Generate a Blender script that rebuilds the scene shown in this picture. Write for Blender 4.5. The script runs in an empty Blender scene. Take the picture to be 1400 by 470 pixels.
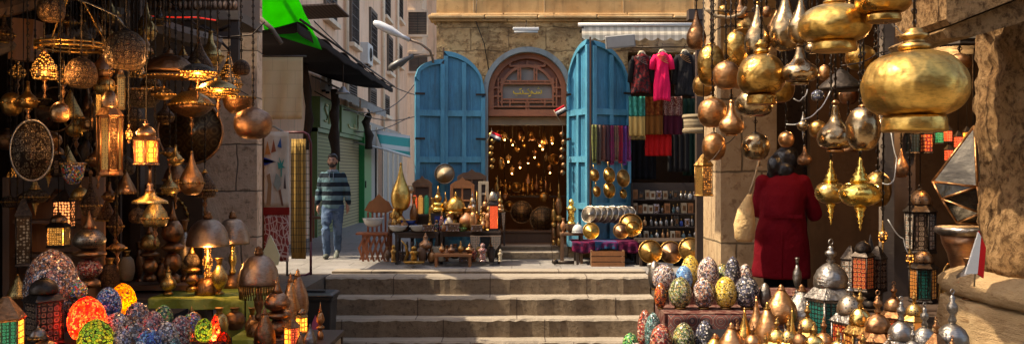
import bpy, math, random
from mathutils import Vector, Matrix
R = math.radians
random.seed(7)
S = bpy.context.scene
COL = S.collection
F, H = 1224.0, 1.46          # focal length in photo pixels, eye height above the plaza

def at(px, py, D):
    return Vector(((px - 700) / F * D, D, H + (235 - py) / F * D))
def mm(p, D):
    return p * D / F

# ------------------------------------------------------------------ mesh helper
class MB:
    def __init__(s):
        s.v = []; s.f = []; s.mi = []; s.sm = []
    def add(s, vs, fs, mi=0, sm=False):
        b = len(s.v)
        s.v += [tuple(v) for v in vs]
        for f in fs:
            s.f.append([b + i for i in f]); s.mi.append(mi); s.sm.append(sm)
        return s
    def box(s, x0, x1, y0, y1, z0, z1, mi=0, M=None):
        vs = [Vector(p) for p in ((x0,y0,z0),(x1,y0,z0),(x1,y1,z0),(x0,y1,z0),(x0,y0,z1),(x1,y0,z1),(x1,y1,z1),(x0,y1,z1))]
        if M is not None: vs = [M @ v for v in vs]
        return s.add(vs, [(3,2,1,0),(4,5,6,7),(0,1,5,4),(1,2,6,5),(2,3,7,6),(3,0,4,7)], mi)
    def lathe(s, prof, n=24, o=(0,0,0), mi=0, sm=True, sx=1, sy=1, rot=0, M=None):
        vs = []; k = len(prof)
        for (r, z) in prof:
            r = max(r, 0.0004)
            for i in range(n):
                a = rot + 2*math.pi*i/n
                v = Vector((r*math.cos(a)*sx, r*math.sin(a)*sy, z))
                if M is not None: v = M @ v
                vs.append(v + Vector(o))
        fs = []
        for j in range(k-1):
            for i in range(n):
                i2 = (i+1) % n
                fs.append((j*n+i, j*n+i2, (j+1)*n+i2, (j+1)*n+i))
        fs.append(tuple(range(n-1, -1, -1))); fs.append(tuple((k-1)*n+i for i in range(n)))
        return s.add(vs, fs, mi, sm)
    def tube(s, pts, r, n=6, mi=0, sm=True):
        pts = [Vector(p) for p in pts]
        rr = r if isinstance(r, (list, tuple)) else [r]*len(pts)
        vs = []; k = len(pts); up = Vector((0.13, 0.21, 0.97))
        for j, p in enumerate(pts):
            d = (pts[min(j+1,k-1)] - pts[max(j-1,0)])
            if d.length < 1e-9: d = Vector((0,0,1))
            d.normalize()
            u = d.cross(up)
            if u.length < 0.15: u = d.cross(Vector((1,0,0)))
            u.normalize(); w = d.cross(u)
            for i in range(n):
                a = 2*math.pi*i/n
                vs.append(p + (u*math.cos(a) + w*math.sin(a))*rr[j])
        fs = []
        for j in range(k-1):
            for i in range(n):
                i2 = (i+1) % n
                fs.append((j*n+i, (j+1)*n+i, (j+1)*n+i2, j*n+i2))
        fs.append(tuple(range(n))); fs.append(tuple((k-1)*n+i for i in range(n-1,-1,-1)))
        return s.add(vs, fs, mi, sm)
    def prism(s, out, y0, y1, mi=0, M=None):
        n = len(out)
        vs = [Vector((x, y0, z)) for x, z in out] + [Vector((x, y1, z)) for x, z in out]
        if M is not None: vs = [M @ v for v in vs]
        fs = [tuple(range(n)), tuple(range(2*n-1, n-1, -1))]
        for i in range(n):
            j = (i+1) % n
            fs.append((i, i+n, j+n, j))
        return s.add(vs, fs, mi)
    def sheet(s, fn, nu, nv, mi=0, sm=True, thick=0.004):
        vs = []
        for j in range(nv+1):
            for i in range(nu+1):
                vs.append(Vector(fn(i/nu, j/nv)))
        fs = [(j*(nu+1)+i, j*(nu+1)+i+1, (j+1)*(nu+1)+i+1, (j+1)*(nu+1)+i) for j in range(nv) for i in range(nu)]
        b = len(s.v)
        s.add(vs, fs, mi, sm)
        s.thick = thick
        return s
    def torus(s, c, R0, r, axis='z', n=24, m=6, mi=0, sx=1, sy=1):
        pts = []
        vs = []; 
        for i in range(n):
            a = 2*math.pi*i/n
            for j in range(m):
                b = 2*math.pi*j/m
                q = R0 + r*math.cos(b)
                x, y, z = q*math.cos(a)*sx, q*math.sin(a)*sy, r*math.sin(b)
                if axis == 'y': x, y, z = x, z, y
                if axis == 'x': x, y, z = z, x, y
                vs.append((x+c[0], y+c[1], z+c[2]))
        fs = [(i*m+j, ((i+1)%n)*m+j, ((i+1)%n)*m+(j+1)%m, i*m+(j+1)%m) for i in range(n) for j in range(m)]
        return s.add(vs, fs, mi, True)
    def build(s, name, mats, parent=None, loc=None, bevel=0, rz=0):
        me = bpy.data.meshes.new(name)
        me.from_pydata(s.v, [], s.f)
        if not isinstance(mats, (list, tuple)): mats = [mats]
        for m in mats: me.materials.append(m)
        me.polygons.foreach_set('material_index', s.mi)
        me.polygons.foreach_set('use_smooth', s.sm)
        me.update()
        o = bpy.data.objects.new(name, me); COL.objects.link(o)
        if parent: o.parent = parent
        if loc is not None: o.location = loc
        if rz: o.rotation_euler = (0,0,rz)
        if getattr(s, 'thick', 0):
            md = o.modifiers.new('t', 'SOLIDIFY'); md.thickness = s.thick
        if bevel:
            md = o.modifiers.new('b', 'BEVEL'); md.width = bevel; md.segments = 2; md.limit_method = 'ANGLE'
        return o

def tag(o, label, cat, group=None, kind=None):
    if label: o['label'] = label
    if cat: o['category'] = cat
    if group: o['group'] = group
    if kind: o['kind'] = kind
    return o
def thing(name, label, cat, loc=(0,0,0), group=None, rz=0):
    o = bpy.data.objects.new(name, None); COL.objects.link(o)
    o.location = loc; o.rotation_euler = (0,0,rz); o.empty_display_size = 0.1
    return tag(o, label, cat, group)
def copy_tree(o, parent=None):
    c = o.copy(); COL.objects.link(c)
    if parent: c.parent = parent
    for ch in list(o.children): copy_tree(ch, c)
    return c

# ------------------------------------------------------------------ materials
class NT:
    def __init__(s, name):
        s.m = bpy.data.materials.new(name); s.m.use_nodes = True
        s.t = s.m.node_tree; s.n = s.t.nodes; s.b = s.n['Principled BSDF']
        s.tc = s.n.new('ShaderNodeTexCoord'); s.co = s.tc.outputs['Object']
        s.out = s.n['Material Output']
    def node(s, typ, ins=None, **kw):
        n = s.n.new(typ)
        for k, v in kw.items(): setattr(n, k, v)
        for k, v in (ins or {}).items():
            if isinstance(v, bpy.types.NodeSocket): s.t.links.new(v, n.inputs[k])
            else: n.inputs[k].default_value = v
        return n
    def mapping(s, scale=(1,1,1), rot=(0,0,0), co=None, loc=(0,0,0)):
        return s.node('ShaderNodeMapping', {'Vector': co or s.co, 'Scale': scale, 'Rotation': rot, 'Location': loc}).outputs[0]
    def noise(s, scale, detail=6, rough=.55, co=None, dist=0):
        return s.node('ShaderNodeTexNoise', {'Vector': co or s.co, 'Scale': scale, 'Detail': detail, 'Roughness': rough, 'Distortion': dist}).outputs['Fac']
    def vor(s, scale, feature='F1', co=None, out='Distance', rnd=1):
        return s.node('ShaderNodeTexVoronoi', {'Vector': co or s.co, 'Scale': scale, 'Randomness': rnd}, feature=feature).outputs[out]
    def ramp(s, fac, stops, interp='LINEAR'):
        n = s.node('ShaderNodeValToRGB', {'Fac': fac}); r = n.color_ramp; r.interpolation = interp
        while len(r.elements) > 1: r.elements.remove(r.elements[-1])
        r.elements[0].position = stops[0][0]; r.elements[0].color = (*stops[0][1], 1) if len(stops[0][1]) == 3 else stops[0][1]
        for p, c in stops[1:]:
            e = r.elements.new(p); e.color = (*c, 1)
        return n.outputs[0]
    def mix(s, fac, a, b, mode='MIX'):
        n = s.node('ShaderNodeMix', data_type='RGBA', blend_type=mode)
        for i, v in ((0, fac), (6, a), (7, b)):
            if isinstance(v, bpy.types.NodeSocket): s.t.links.new(v, n.inputs[i])
            else: n.inputs[i].default_value = v if i == 0 else (*v, 1) if len(v) == 3 else v
        return n.outputs[2]
    def math(s, op, a, b=0.0, c=0.0):
        n = s.node('ShaderNodeMath', operation=op)
        for i, v in enumerate((a, b, c)):
            if isinstance(v, bpy.types.NodeSocket): s.t.links.new(v, n.inputs[i])
            else: n.inputs[i].default_value = v
        return n.outputs[0]
    def bump(s, h, strength=.5, dist=.01, prev=None):
        ins = {'Height': h, 'Strength': strength, 'Distance': dist}
        if prev: ins['Normal'] = prev
        return s.node('ShaderNodeBump', ins).outputs[0]
    def set(s, **kw):
        names = {'color': 'Base Color', 'rough': 'Roughness', 'metal': 'Metallic', 'normal': 'Normal', 'alpha': 'Alpha', 'trans': 'Transmission Weight',
                 'emit': 'Emission Color', 'estr': 'Emission Strength', 'coat': 'Coat Weight', 'sheen': 'Sheen Weight', 'spec': 'Specular IOR Level', 'sss': 'Subsurface Weight'}
        for k, v in kw.items():
            i = s.b.inputs[names[k]]
            if isinstance(v, bpy.types.NodeSocket): s.t.links.new(v, i)
            else: i.default_value = (*v, 1) if isinstance(v, (tuple, list)) and len(v) == 3 else v
        return s.m
    def rnd(s):
        return s.node('ShaderNodeObjectInfo').outputs['Random']

def sc(c, k): return tuple(min(1, x*k) for x in c)

def m_metal(name, col, rough=.25, bump=.35, scale=45, tarnish=.5, dark=.25, eng=0):
    t = NT(name)
    n1 = t.noise(9, 5, .6); n2 = t.vor(scale, 'SMOOTH_F1')
    c = t.mix(t.ramp(n1, [(.38, (0,0,0)), (.68, (1,1,1))]), sc(col, dark + .3), col)
    r = t.math('MULTIPLY_ADD', t.ramp(n1, [(.35, (1,1,1)), (.65, (0,0,0))]), .3*tarnish, rough)
    nm = t.bump(n2, bump, .006)
    nm = t.bump(t.noise(7, 3), .5, .03, nm)
    scr = t.noise(30, 6, .7, t.mapping(scale=(1,1,5)))
    c = t.mix(t.ramp(scr, [(.5,(0,0,0)),(.72,(.75,)*3)]), c, sc(col, .25))
    if eng:
        w = t.vor(eng, 'DISTANCE_TO_EDGE')
        e = t.ramp(w, [(.0, (0,0,0)), (.07, (1,1,1))]); e = t.mix(t.ramp(t.noise(3,2), [(.42,(0,0,0)),(.6,(1,1,1))]), (1,1,1), e)
        c = t.mix(e, sc(col, .18), c)
        nm = t.bump(e, .5, .003, nm)
    return t.set(color=c, rough=r, metal=1.0, normal=nm)

def m_pierced(name, col, scale=60, hole=(.01,.008,.006), emit=None, estr=0, rough=.4, th=.32):
    t = NT(name)
    d = t.vor(scale, 'F1', rnd=.35)
    h = t.ramp(d, [(th-.05, (1,1,1)), (th+.05, (0,0,0))])
    n1 = t.noise(12)
    c = t.mix(h, t.mix(n1, sc(col,.45), col), emit if emit else hole)
    kw = dict(color=c, rough=rough, metal=t.math('SUBTRACT', 1.0, h), normal=t.bump(h, -.7, .004))
    if emit:
        kw['emit'] = t.mix(h, (0,0,0), emit); kw['estr'] = estr
    return t.set(**kw)

def m_mosaic(name, cols, scale=62, grout=(.012,.01,.01), rough=.12, emit=None, estr=0, edge=.07, trans=False):
    t = NT(name); scale = scale*1.35
    v = t.node('ShaderNodeTexVoronoi', {'Vector': t.co, 'Scale': scale}, feature='F1')
    sep = t.node('ShaderNodeSeparateColor', {'Color': v.outputs['Color']})
    stops = [(i/len(cols), c) for i, c in enumerate(cols)]
    c = t.ramp(sep.outputs[0], stops, 'CONSTANT')
    c = t.mix(t.ramp(sep.outputs[1], [(.0,(0,0,0)),(.84,(0,0,0)),(.86,(.85,)*3)], 'CONSTANT'), c, (.015,.012,.012))
    e = t.ramp(t.vor(scale, 'DISTANCE_TO_EDGE'), [(edge*.6, (0,0,0)), (edge*1.4, (1,1,1))])
    cc = t.mix(e, grout, c)
    kw = dict(color=cc, rough=rough, normal=t.bump(e, .6, .004), spec=.6)
    if emit and trans:
        tr = t.node('ShaderNodeBsdfTranslucent', {'Color': t.mix(t.math('MULTIPLY',e,.92), (0,0,0), c)})
        ad = t.node('ShaderNodeMixShader', {0: .8}); t.t.links.new(t.b.outputs[0], ad.inputs[1]); t.t.links.new(tr.outputs[0], ad.inputs[2]); t.t.links.new(ad.outputs[0], t.out.inputs[0])
    elif emit:
        low = t.node('ShaderNodeSeparateXYZ', {'Vector': t.co}).outputs[2]
        kw['emit'] = t.mix(e, sc(emit,.12), t.mix(t.math('MULTIPLY',sep.outputs[1],.9), emit, sc(emit,.25))); kw['estr'] = estr
    return t.set(**kw)

def m_wood(name, col, rough=.6, scale=9, axis=0, bump=.3, worn=None):
    t = NT(name)
    s_ = [1,1,1]; s_[axis] = .12
    co = t.mapping(scale=tuple(s_))
    n1 = t.noise(scale*5, 8, .65, co, .6); n2 = t.noise(2.5, 4)
    c = t.mix(n1, sc(col,.45), sc(col,1.25))
    c = t.mix(t.ramp(n2, [(.4,(0,0,0)),(.7,(1,1,1))]), c, sc(col,.6))
    if worn:
        c = t.mix(t.ramp(t.noise(16,6,.7,co), [(.56,(0,0,0)),(.64,(1,1,1))]), c, worn)
        zz = t.node('ShaderNodeSeparateXYZ', {'Vector': t.co}).outputs[2]
        gm = t.math('MULTIPLY', t.ramp(t.math('MULTIPLY', zz, .3), [(.0,(1,1,1)),(.3,(0,0,0))]), t.ramp(t.noise(5,6,.7), [(.4,(0,0,0)),(.6,(.9,)*3)]))
        c = t.mix(gm, c, (.07,.06,.05))
        c = t.mix(t.ramp(t.noise(3.2,7,.7,t.mapping(scale=(1,1,.3))), [(.52,(0,0,0)),(.62,(.55,)*3)]), c, sc(col,.42))
    return t.set(color=c, rough=rough, normal=t.bump(n1, bump, .004))

def m_cloth(name, col, rough=.9, fold=.3, weave=400, col2=None, cscale=8, trans=0):
    t = NT(name)
    n1 = t.noise(4, 5); 
    c = t.mix(n1, sc(col,.72), sc(col,1.15))
    if col2: c = t.mix(t.ramp(t.noise(cscale, 4, .6), [(.48,(0,0,0)),(.53,(1,1,1))]), c, col2)
    m = t.set(color=c, rough=rough, spec=.1, normal=t.bump(t.noise(weave, 2), .25, .001, t.bump(t.noise(14,3), fold, .02)))
    if trans:
        tr = t.node('ShaderNodeBsdfTranslucent', {'Color': c})
        mx = t.node('ShaderNodeMixShader', {0: trans})
        t.t.links.new(t.b.outputs[0], mx.inputs[1]); t.t.links.new(tr.outputs[0], mx.inputs[2]); t.t.links.new(mx.outputs[0], t.out.inputs[0])
    return m

def m_stripe(name, cols, scale, axis=2, rough=.9, soft=False, bump=.2):
    t = NT(name)
    x = t.node('ShaderNodeSeparateXYZ', {'Vector': t.co}).outputs[axis]
    fr = t.math('FRACT', t.math('MULTIPLY', x, scale))
    c = t.ramp(fr, [(i/len(cols), q) for i, q in enumerate(cols)], 'LINEAR' if soft else 'CONSTANT')
    c = t.mix(t.math('MULTIPLY', t.noise(30, 4), .35), c, (.03,.03,.03))
    return t.set(color=c, rough=rough, spec=.1, normal=t.bump(t.noise(18,3), bump, .02))

def m_plain(name, col, rough=.5, metal=0, emit=None, estr=0, bump=0, **kw):
    t = NT(name)
    c = t.mix(t.noise(11, 5, .6), sc(col,.75), sc(col,1.1))
    k = dict(color=c, rough=rough, metal=metal, **kw)
    if emit: k['emit'] = emit; k['estr'] = estr
    if bump: k['normal'] = t.bump(t.noise(30,5), bump, .01)
    return t.set(**k)

def m_stone(name, a, b, brick=(1.1,.42), rough=.9, bump=.8, mortar=.5, pits=(.12,.06,.03), plane='XZ', soot=.25, wob=.07, cav=0):
    """ashlar: irregular blocks, pitted faces, open joints"""
    t = NT(name)
    x = t.node('ShaderNodeSeparateXYZ', {'Vector': t.co})
    w = t.noise(1.7, 3)
    cx = t.math('ADD', x.outputs[0 if plane[0] == 'X' else 1], x.outputs[1] if plane == 'XZ' else 0.0)
    u = t.math('MULTIPLY_ADD', w, .12, cx)
    z = t.math('MULTIPLY_ADD', t.noise(2.3, 3), wob, x.outputs[2])
    co = t.node('ShaderNodeCombineXYZ', {'X': u, 'Y': z}).outputs[0]
    br = t.node('ShaderNodeTexBrick', {'Vector': co, 'Scale': 1.0, 'Mortar Size': .012, 'Mortar Smooth': .5, 'Bias': -.2, 'Brick Width': brick[0], 'Row Height': brick[1],
                'Color1': (0,0,0,1), 'Color2': (1,1,1,1), 'Mortar': (.5,.5,.5,1)}, offset=.43, squash=.8, squash_frequency=3)
    n1 = t.noise(2.2, 8, .65); n2 = t.noise(11, 8, .7); n3 = t.noise(45, 6, .7)
    c = t.mix(t.ramp(n1, [(.35,(0,0,0)),(.65,(1,1,1))]), a, b)
    c = t.mix(t.math('MULTIPLY', br.outputs[0], .35), c, sc(a,.62))
    c = t.mix(t.ramp(n2, [(.53,(0,0,0)),(.66,(1,1,1))]), c, pits)
    c = t.mix(t.ramp(t.noise(1.1, 6, .7), [(.5,(0,0,0)),(.75,(soot,)*3)]), c, (.03,.02,.014))
    c = t.mix(t.math('MULTIPLY', br.outputs['Fac'], mortar), c, sc(a,.22))
    if cav:
        cv = t.ramp(t.noise(1.6, 9, .72, t.mapping(scale=(1,1,1.7), loc=(3.1,0,1.7))), [(.50,(0,0,0)),(.58,(cav,)*3),(.72,(1,1,1))])
        c = t.mix(cv, c, sc(pits, .8))
        gr = t.ramp(t.noise(.9, 6, .6, t.mapping(loc=(7,2,5))), [(.5,(0,0,0)),(.62,(.6,)*3)])
        c = t.mix(gr, c, (.42,.34,.24))
    h = t.math('ADD', t.math('MULTIPLY', n2, .7), t.math('MULTIPLY', n3, .3))
    if cav: h = t.math('SUBTRACT', h, cv)
    nm = t.bump(h, bump, .05)
    nm = t.bump(t.math('SUBTRACT', 1.0, br.outputs['Fac']), .8, .02, nm)
    return t.set(color=c, rough=rough, normal=nm, spec=.2)

def m_plaster(name, a, b, stain=(.12,.08,.05), rough=.9, bump=.3, st=.6, sc_=1.3):
    t = NT(name)
    n1 = t.noise(sc_, 8, .65); n2 = t.noise(9, 8, .7)
    drip = t.noise(2.2, 6, .6, t.mapping(scale=(2.2,2.2,.22)))
    c = t.mix(t.ramp(n1, [(.38,(0,0,0)),(.62,(1,1,1))]), a, b)
    c = t.mix(t.ramp(drip, [(.52,(0,0,0)),(.75,(st,)*3)]), c, stain)
    c = t.mix(t.ramp(n2, [(.58,(0,0,0)),(.68,(.7,)*3)]), c, sc(a,.5))
    return t.set(color=c, rough=rough, spec=.2, normal=t.bump(n2, bump, .03))

M = {}
BR = (.86,.58,.20)
M['brass'] = m_metal('brass', (.76,.42,.11), .25, .75, 26, .5, .12, eng=26)
M['brass_clean'] = m_metal('brass_clean', (.88,.53,.14), .33, .5, 22, .4, .2)
M['brass_eng'] = m_metal('brass_engraved', (.85,.56,.18), .2, .3, 50, .5, .4, eng=38)
M['brass_old'] = m_metal('brass_old', (.58,.32,.10), .3, .6, 40, .7, .25)
M['copper'] = m_metal('copper', (.66,.33,.14), .3, .5, 40, .6, .3)
M['silvered'] = m_metal('silvered_glass', (.62,.42,.22), .17, .7, 20, .6, .15)
M['bronze'] = m_metal('bronze', (.38,.19,.09), .34, .6, 40, .6, .3, eng=40)
M['bronze_smooth'] = m_metal('bronze_smooth', (.46,.25,.14), .36, .4, 26, .5, .35)
M['silver'] = m_metal('silver', (.36,.32,.28), .33, .5, 50, .6, .25, eng=55)
M['iron'] = m_metal('iron', (.07,.055,.045), .45, .3, 60, .5, .4)
M['gold'] = m_metal('gold_leaf', (1.0,.68,.16), .22, .3, 60, .3, .6)
M['steel'] = m_metal('steel', (.62,.54,.44), .28, .2, 30, .5, .35)
M['p_bronze'] = m_pierced('pierced_bronze', (.46,.26,.13), 55)
M['p_silver'] = m_pierced('pierced_silver', (.46,.36,.26), 60)
M['p_brass'] = m_pierced('pierced_brass', (.8,.52,.18), 75)
def m_filigree(name, a, b, dark=(.02,.012,.008), scale=24, metal=.75):
    t = NT(name); d = t.vor(scale, rnd=.35); e = t.vor(scale, 'DISTANCE_TO_EDGE', rnd=.35)
    ring = t.ramp(t.math('FRACT', t.math('MULTIPLY', d, 4.2)), [(0,(0,0,0)),(.35,(1,1,1)),(.7,(0,0,0))])
    small = t.ramp(t.vor(scale*3.3, 'DISTANCE_TO_EDGE'), [(.05,(0,0,0)),(.16,(1,1,1))])
    c = t.mix(ring, a, b); c = t.mix(t.math('MULTIPLY', t.math('SUBTRACT', 1.0, small), .8), c, dark)
    c = t.mix(t.ramp(e, [(.03,(1,1,1)),(.09,(0,0,0))]), c, dark)
    c = t.mix(t.math('MULTIPLY', t.noise(7,4), .5), c, sc(a,.4))
    return t.set(color=c, rough=.38, metal=metal, normal=t.bump(t.math('ADD', ring, small), .7, .005))
M['p_shell'] = m_filigree('shell_filigree', (.22,.11,.05), (.55,.34,.16))
M['filigree_silver'] = m_filigree('silver_filigree', (.12,.08,.05), (.5,.38,.25), scale=30, metal=.8)
M['filigree_bronze'] = m_filigree('bronze_filigree', (.20,.10,.05), (.42,.24,.12), scale=34, metal=.9)
M['lbrass'] = m_metal('lantern_brass', (.52,.29,.09), .3, .6, 40, .6, .2, eng=60)
M['lcopper'] = m_metal('lantern_copper', (.42,.20,.09), .33, .6, 40, .6, .2, eng=60)
M['p_amber'] = m_pierced('pierced_amber', (.4,.24,.12), 60, emit=(1,.36,.06), estr=1.1)
M['p_amber_dim'] = m_pierced('pierced_amber_dim', (.4,.24,.12), 60, emit=(1,.36,.06), estr=.3)
M['bulb'] = m_plain('bulb', (1,.8,.5), .3, emit=(1,.48,.14), estr=11)
M['bulb_soft'] = m_plain('bulb_soft', (1,.7,.4), .3, emit=(1,.42,.10), estr=7)
W=(.55,.5,.45)
M['mo_grey'] = m_mosaic('mosaic_grey', [(.75,.68,.6),(.55,.42,.36),(.14,.09,.09),(.7,.52,.4),(.32,.30,.40),(.55,.3,.22)])
M['mo_brown'] = m_mosaic('mosaic_brown', [(.5,.28,.18),(.7,.58,.48),(.16,.09,.06),(.4,.18,.12),(.2,.22,.3)], 50)
M['mo_multi'] = m_mosaic('mosaic_multi', [(.7,.6,.5),(.6,.08,.05),(.12,.2,.5),(.65,.42,.08),(.1,.35,.18),(.3,.2,.2)], 58)
M['mo_blue'] = m_mosaic('mosaic_blue', [(.06,.13,.45),(.1,.3,.55),(.35,.4,.5),(.03,.05,.2)], 60)
M['mo_skyblue'] = m_mosaic('mosaic_sky', [(.12,.32,.62),(.2,.45,.75),(.3,.5,.7),(.08,.2,.5)], 70, grout=(.06,.1,.2))
M['mo_yellow'] = m_mosaic('mosaic_yellow', [(.72,.45,.04),(.8,.55,.08),(.55,.35,.05),(.85,.65,.2)], 62, grout=(.10,.06,.01))
M['mo_green'] = m_mosaic('mosaic_green', [(.08,.35,.1),(.2,.5,.12),(.45,.5,.2),(.03,.12,.05)], 58)
M['mo_olive'] = m_mosaic('mosaic_olive', [(.3,.35,.12),(.45,.32,.1),(.12,.15,.06),(.5,.45,.3)], 58)
M['mo_teal'] = m_mosaic('mosaic_teal', [(.08,.22,.2),(.3,.4,.38),(.1,.12,.1)], 62)
M['mo_red'] = m_mosaic('mosaic_red', [(.5,.07,.04),(.55,.2,.1),(.25,.03,.03),(.6,.4,.3)], 62)
M['mo_pink'] = m_mosaic('mosaic_pink', [(.6,.2,.16),(.5,.32,.28),(.3,.08,.08),(.55,.45,.4)], 62)
M['mo_dark'] = m_mosaic('mosaic_dark', [(.05,.05,.07),(.12,.12,.18),(.03,.03,.03),(.45,.40,.36)], 60)
M['mo_orangelit'] = m_mosaic('mosaic_orange_lit', [(.9,.22,.005),(.95,.32,.015),(.7,.12,.005)], 60, emit=(1,.36,.02), estr=.75, edge=.05, trans=True)
M['mo_redlit'] = m_mosaic('mosaic_red_lit', [(.85,.015,.008),(.9,.04,.015),(.5,.004,.006),(.9,.10,.03)], 60, emit=(1,.05,.02), estr=1.0, edge=.05, trans=True)
M['mo_greenlit'] = m_mosaic('mosaic_green_lit', [(.3,.5,.05),(.5,.5,.05),(.15,.35,.05)], 50, emit=(.75,.75,.05), estr=.25, trans=True)
M['mo_multi_lit'] = m_mosaic('mosaic_multi_lit', [(.5,.2,.05),(.6,.3,.2),(.2,.1,.3)], 52, emit=(1,.4,.12), estr=.35, trans=True)
def m_pane(name, base, a, b, estr=0, scale=28):
    t = NT(name)
    d = t.vor(scale, 'F1', rnd=.15)
    rings = t.ramp(t.math('FRACT', t.math('MULTIPLY', d, 3.2)), [(.0,a),(.45,b),(.7,base)], 'CONSTANT')
    ed = t.ramp(t.vor(scale, 'DISTANCE_TO_EDGE', rnd=.15), [(.07,(0,0,0)),(.13,(1,1,1))])
    rings = t.mix(ed, (.012,.008,.005), rings)
    rings = t.mix(t.math('MULTIPLY', t.noise(25, 4), .7), rings, sc(base, .3))
    kw = dict(color=rings, rough=.15, normal=t.bump(d, .3, .004))
    if estr: kw['emit'] = rings; kw['estr'] = estr
    return t.set(**kw)
M['pn_red'] = m_pane('pane_red', (.30,.025,.015), (.5,.18,.04), (.4,.03,.02), .12, 40)
M['pn_teal'] = m_pane('pane_teal', (.004,.05,.045), (.02,.13,.10), (.005,.07,.06), .02, 45)
M['pn_orange'] = m_pane('pane_orange', (.30,.09,.02), (.5,.24,.05), (.3,.05,.02), .12, 40)
M['pn_white'] = m_pane('pane_white', (.4,.36,.3), (.25,.13,.08), (.45,.42,.36), 0)
M['pn_brown'] = m_pane('pane_brown', (.08,.05,.04), (.30,.2,.12), (.12,.07,.06), 0)
M['pn_amber'] = m_pane('pane_amber', (.8,.22,.02), (1,.36,.04), (.6,.12,.01), 2.2, 30)
M['pn_redlit'] = m_pane('pane_red_lit', (.6,.05,.02), (.9,.15,.05), (.5,.03,.01), .7, 55)
M['pn_greenlit'] = m_pane('pane_green_lit', (.01,.2,.09), (.05,.35,.18), (.01,.12,.06), .2, 55)
M['pn_yellowlit'] = m_pane('pane_yellow_lit', (.6,.26,.05), (.8,.4,.1), (.4,.14,.02), .45, 55)
t = NT('old_glass'); t.set(color=(.55,.52,.45), rough=.08, trans=.85, normal=t.bump(t.noise(8), .4, .02)); M['glass'] = t.m
t = NT('window_glass'); t.set(color=(.04,.045,.05), rough=.12, metal=.2, spec=.8); M['wglass'] = t.m
M['pn_mirror'] = m_metal('mirror_glass', (.7,.7,.68), .06, .1, 8, .2, .7)
M['wood_dark'] = m_wood('dark_wood', (.055,.032,.02))
M['wood_brown'] = m_wood('brown_wood', (.15,.075,.035), axis=2)
M['wood_red'] = m_wood('red_brown_wood', (.32,.10,.04), .5, axis=0)
M['wood_orange'] = m_wood('orange_wood', (.38,.15,.05), .5, axis=2)
M['wood_pale'] = m_wood('pale_wood', (.42,.3,.17), axis=0)
M['wood_grey'] = m_wood('grey_wood', (.16,.115,.08), .8, axis=0, bump=.6)
M['blue_paint'] = m_wood('blue_paint', (.045,.23,.36), .5, 7, 2, .8, worn=(.03,.12,.18))
M['blue_paint_pale'] = m_wood('blue_paint_pale', (.075,.31,.44), .5, 7, 2, .8, worn=(.04,.17,.25))
M['black_fabric'] = m_cloth('black_fabric', (.012,.012,.014))
M['black_plastic'] = m_plain('black_plastic', (.018,.02,.022), .4, bump=.15)
M['white'] = m_plain('white_paint', (.62,.60,.55), .5)
M['ceramic'] = m_plain('ceramic', (.5,.5,.47), .2)
M['cream'] = m_plain('cream', (.5,.40,.26), .6)
M['blue_glaze'] = m_plain('blue_glaze', (.03,.06,.25), .15)
M['red_glass'] = m_plain('red_glass', (.5,.02,.02), .15, emit=(1,.04,.02), estr=.25)
# ------------------------------------------------------------------ world, sun, camera
w = bpy.data.worlds.new('World'); S.world = w; w.use_nodes = True
nt = w.node_tree; sky = nt.nodes.new('ShaderNodeTexSky'); sky.sky_type = 'NISHITA'; sky.sun_disc = False
SUN = Vector((-.56, -.045, .82)).normalized()
sky.sun_elevation = math.asin(SUN.z); sky.sun_rotation = math.atan2(SUN.x, SUN.y)
sky.dust_density = 3.0; sky.air_density = .8; sky.altitude = 50
bg = nt.nodes['Background']; nt.links.new(sky.outputs[0], bg.inputs[0]); bg.inputs[1].default_value = .15
sl = bpy.data.lights.new('sun', 'SUN'); sl.energy = 3.0; sl.angle = R(.5); sl.color = (1, .90, .74)
so = bpy.data.objects.new('sun', sl); COL.objects.link(so); so.rotation_euler = (-SUN).to_track_quat('-Z', 'Y').to_euler()
cd = bpy.data.cameras.new('camera'); cam = bpy.data.objects.new('camera', cd); COL.objects.link(cam)
cam.location = (0, 0, H); cam.rotation_euler = (R(90), 0, 0); cd.sensor_width = 36; cd.lens = F/1400*36; cd.clip_end = 500; cd.clip_start = .05
S.camera = cam
vs = S.view_settings; vs.view_transform = 'Standard'; vs.look = 'None'; vs.exposure = 1.45; vs.gamma = 1; vs.use_white_balance = True; vs.white_balance_temperature = 7400; vs.white_balance_tint = 10
def point(loc, e, col=(1,.55,.22), r=.04):
    l = bpy.data.lights.new('bulb_light', 'POINT'); l.energy = e; l.color = col; l.shadow_soft_size = r
    o = bpy.data.objects.new('bulb_light', l); COL.objects.link(o); o.location = loc

# ------------------------------------------------------------------ setting
def m_paving(name, a, b, bw=.75, rh=.5, joint=.5):
    t = NT(name)
    br = t.node('ShaderNodeTexBrick', {'Vector': t.co, 'Scale': 1.0, 'Mortar Size': .012, 'Mortar Smooth': .4, 'Brick Width': bw, 'Row Height': rh,
                'Color1': (0,0,0,1), 'Color2': (1,1,1,1), 'Mortar': (.5,.5,.5,1)}, offset=.4)
    n1 = t.noise(1.4, 8, .7); n2 = t.noise(14, 8, .7)
    c = t.mix(t.ramp(n1, [(.35,(0,0,0)),(.65,(1,1,1))]), a, b)
    c = t.mix(t.math('MULTIPLY', br.outputs[0], .3), c, sc(a,.6))
    c = t.mix(t.ramp(n2, [(.52,(0,0,0)),(.7,(.6,)*3)]), c, sc(a,.45))
    c = t.mix(t.math('MULTIPLY', br.outputs['Fac'], joint), c, sc(a,.25))
    r = t.ramp(n1, [(.3,(.45,)*3),(.7,(.75,)*3)])
    return t.set(color=c, rough=r, normal=t.bump(t.math('SUBTRACT', n2, br.outputs['Fac']), .5, .012))
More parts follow.
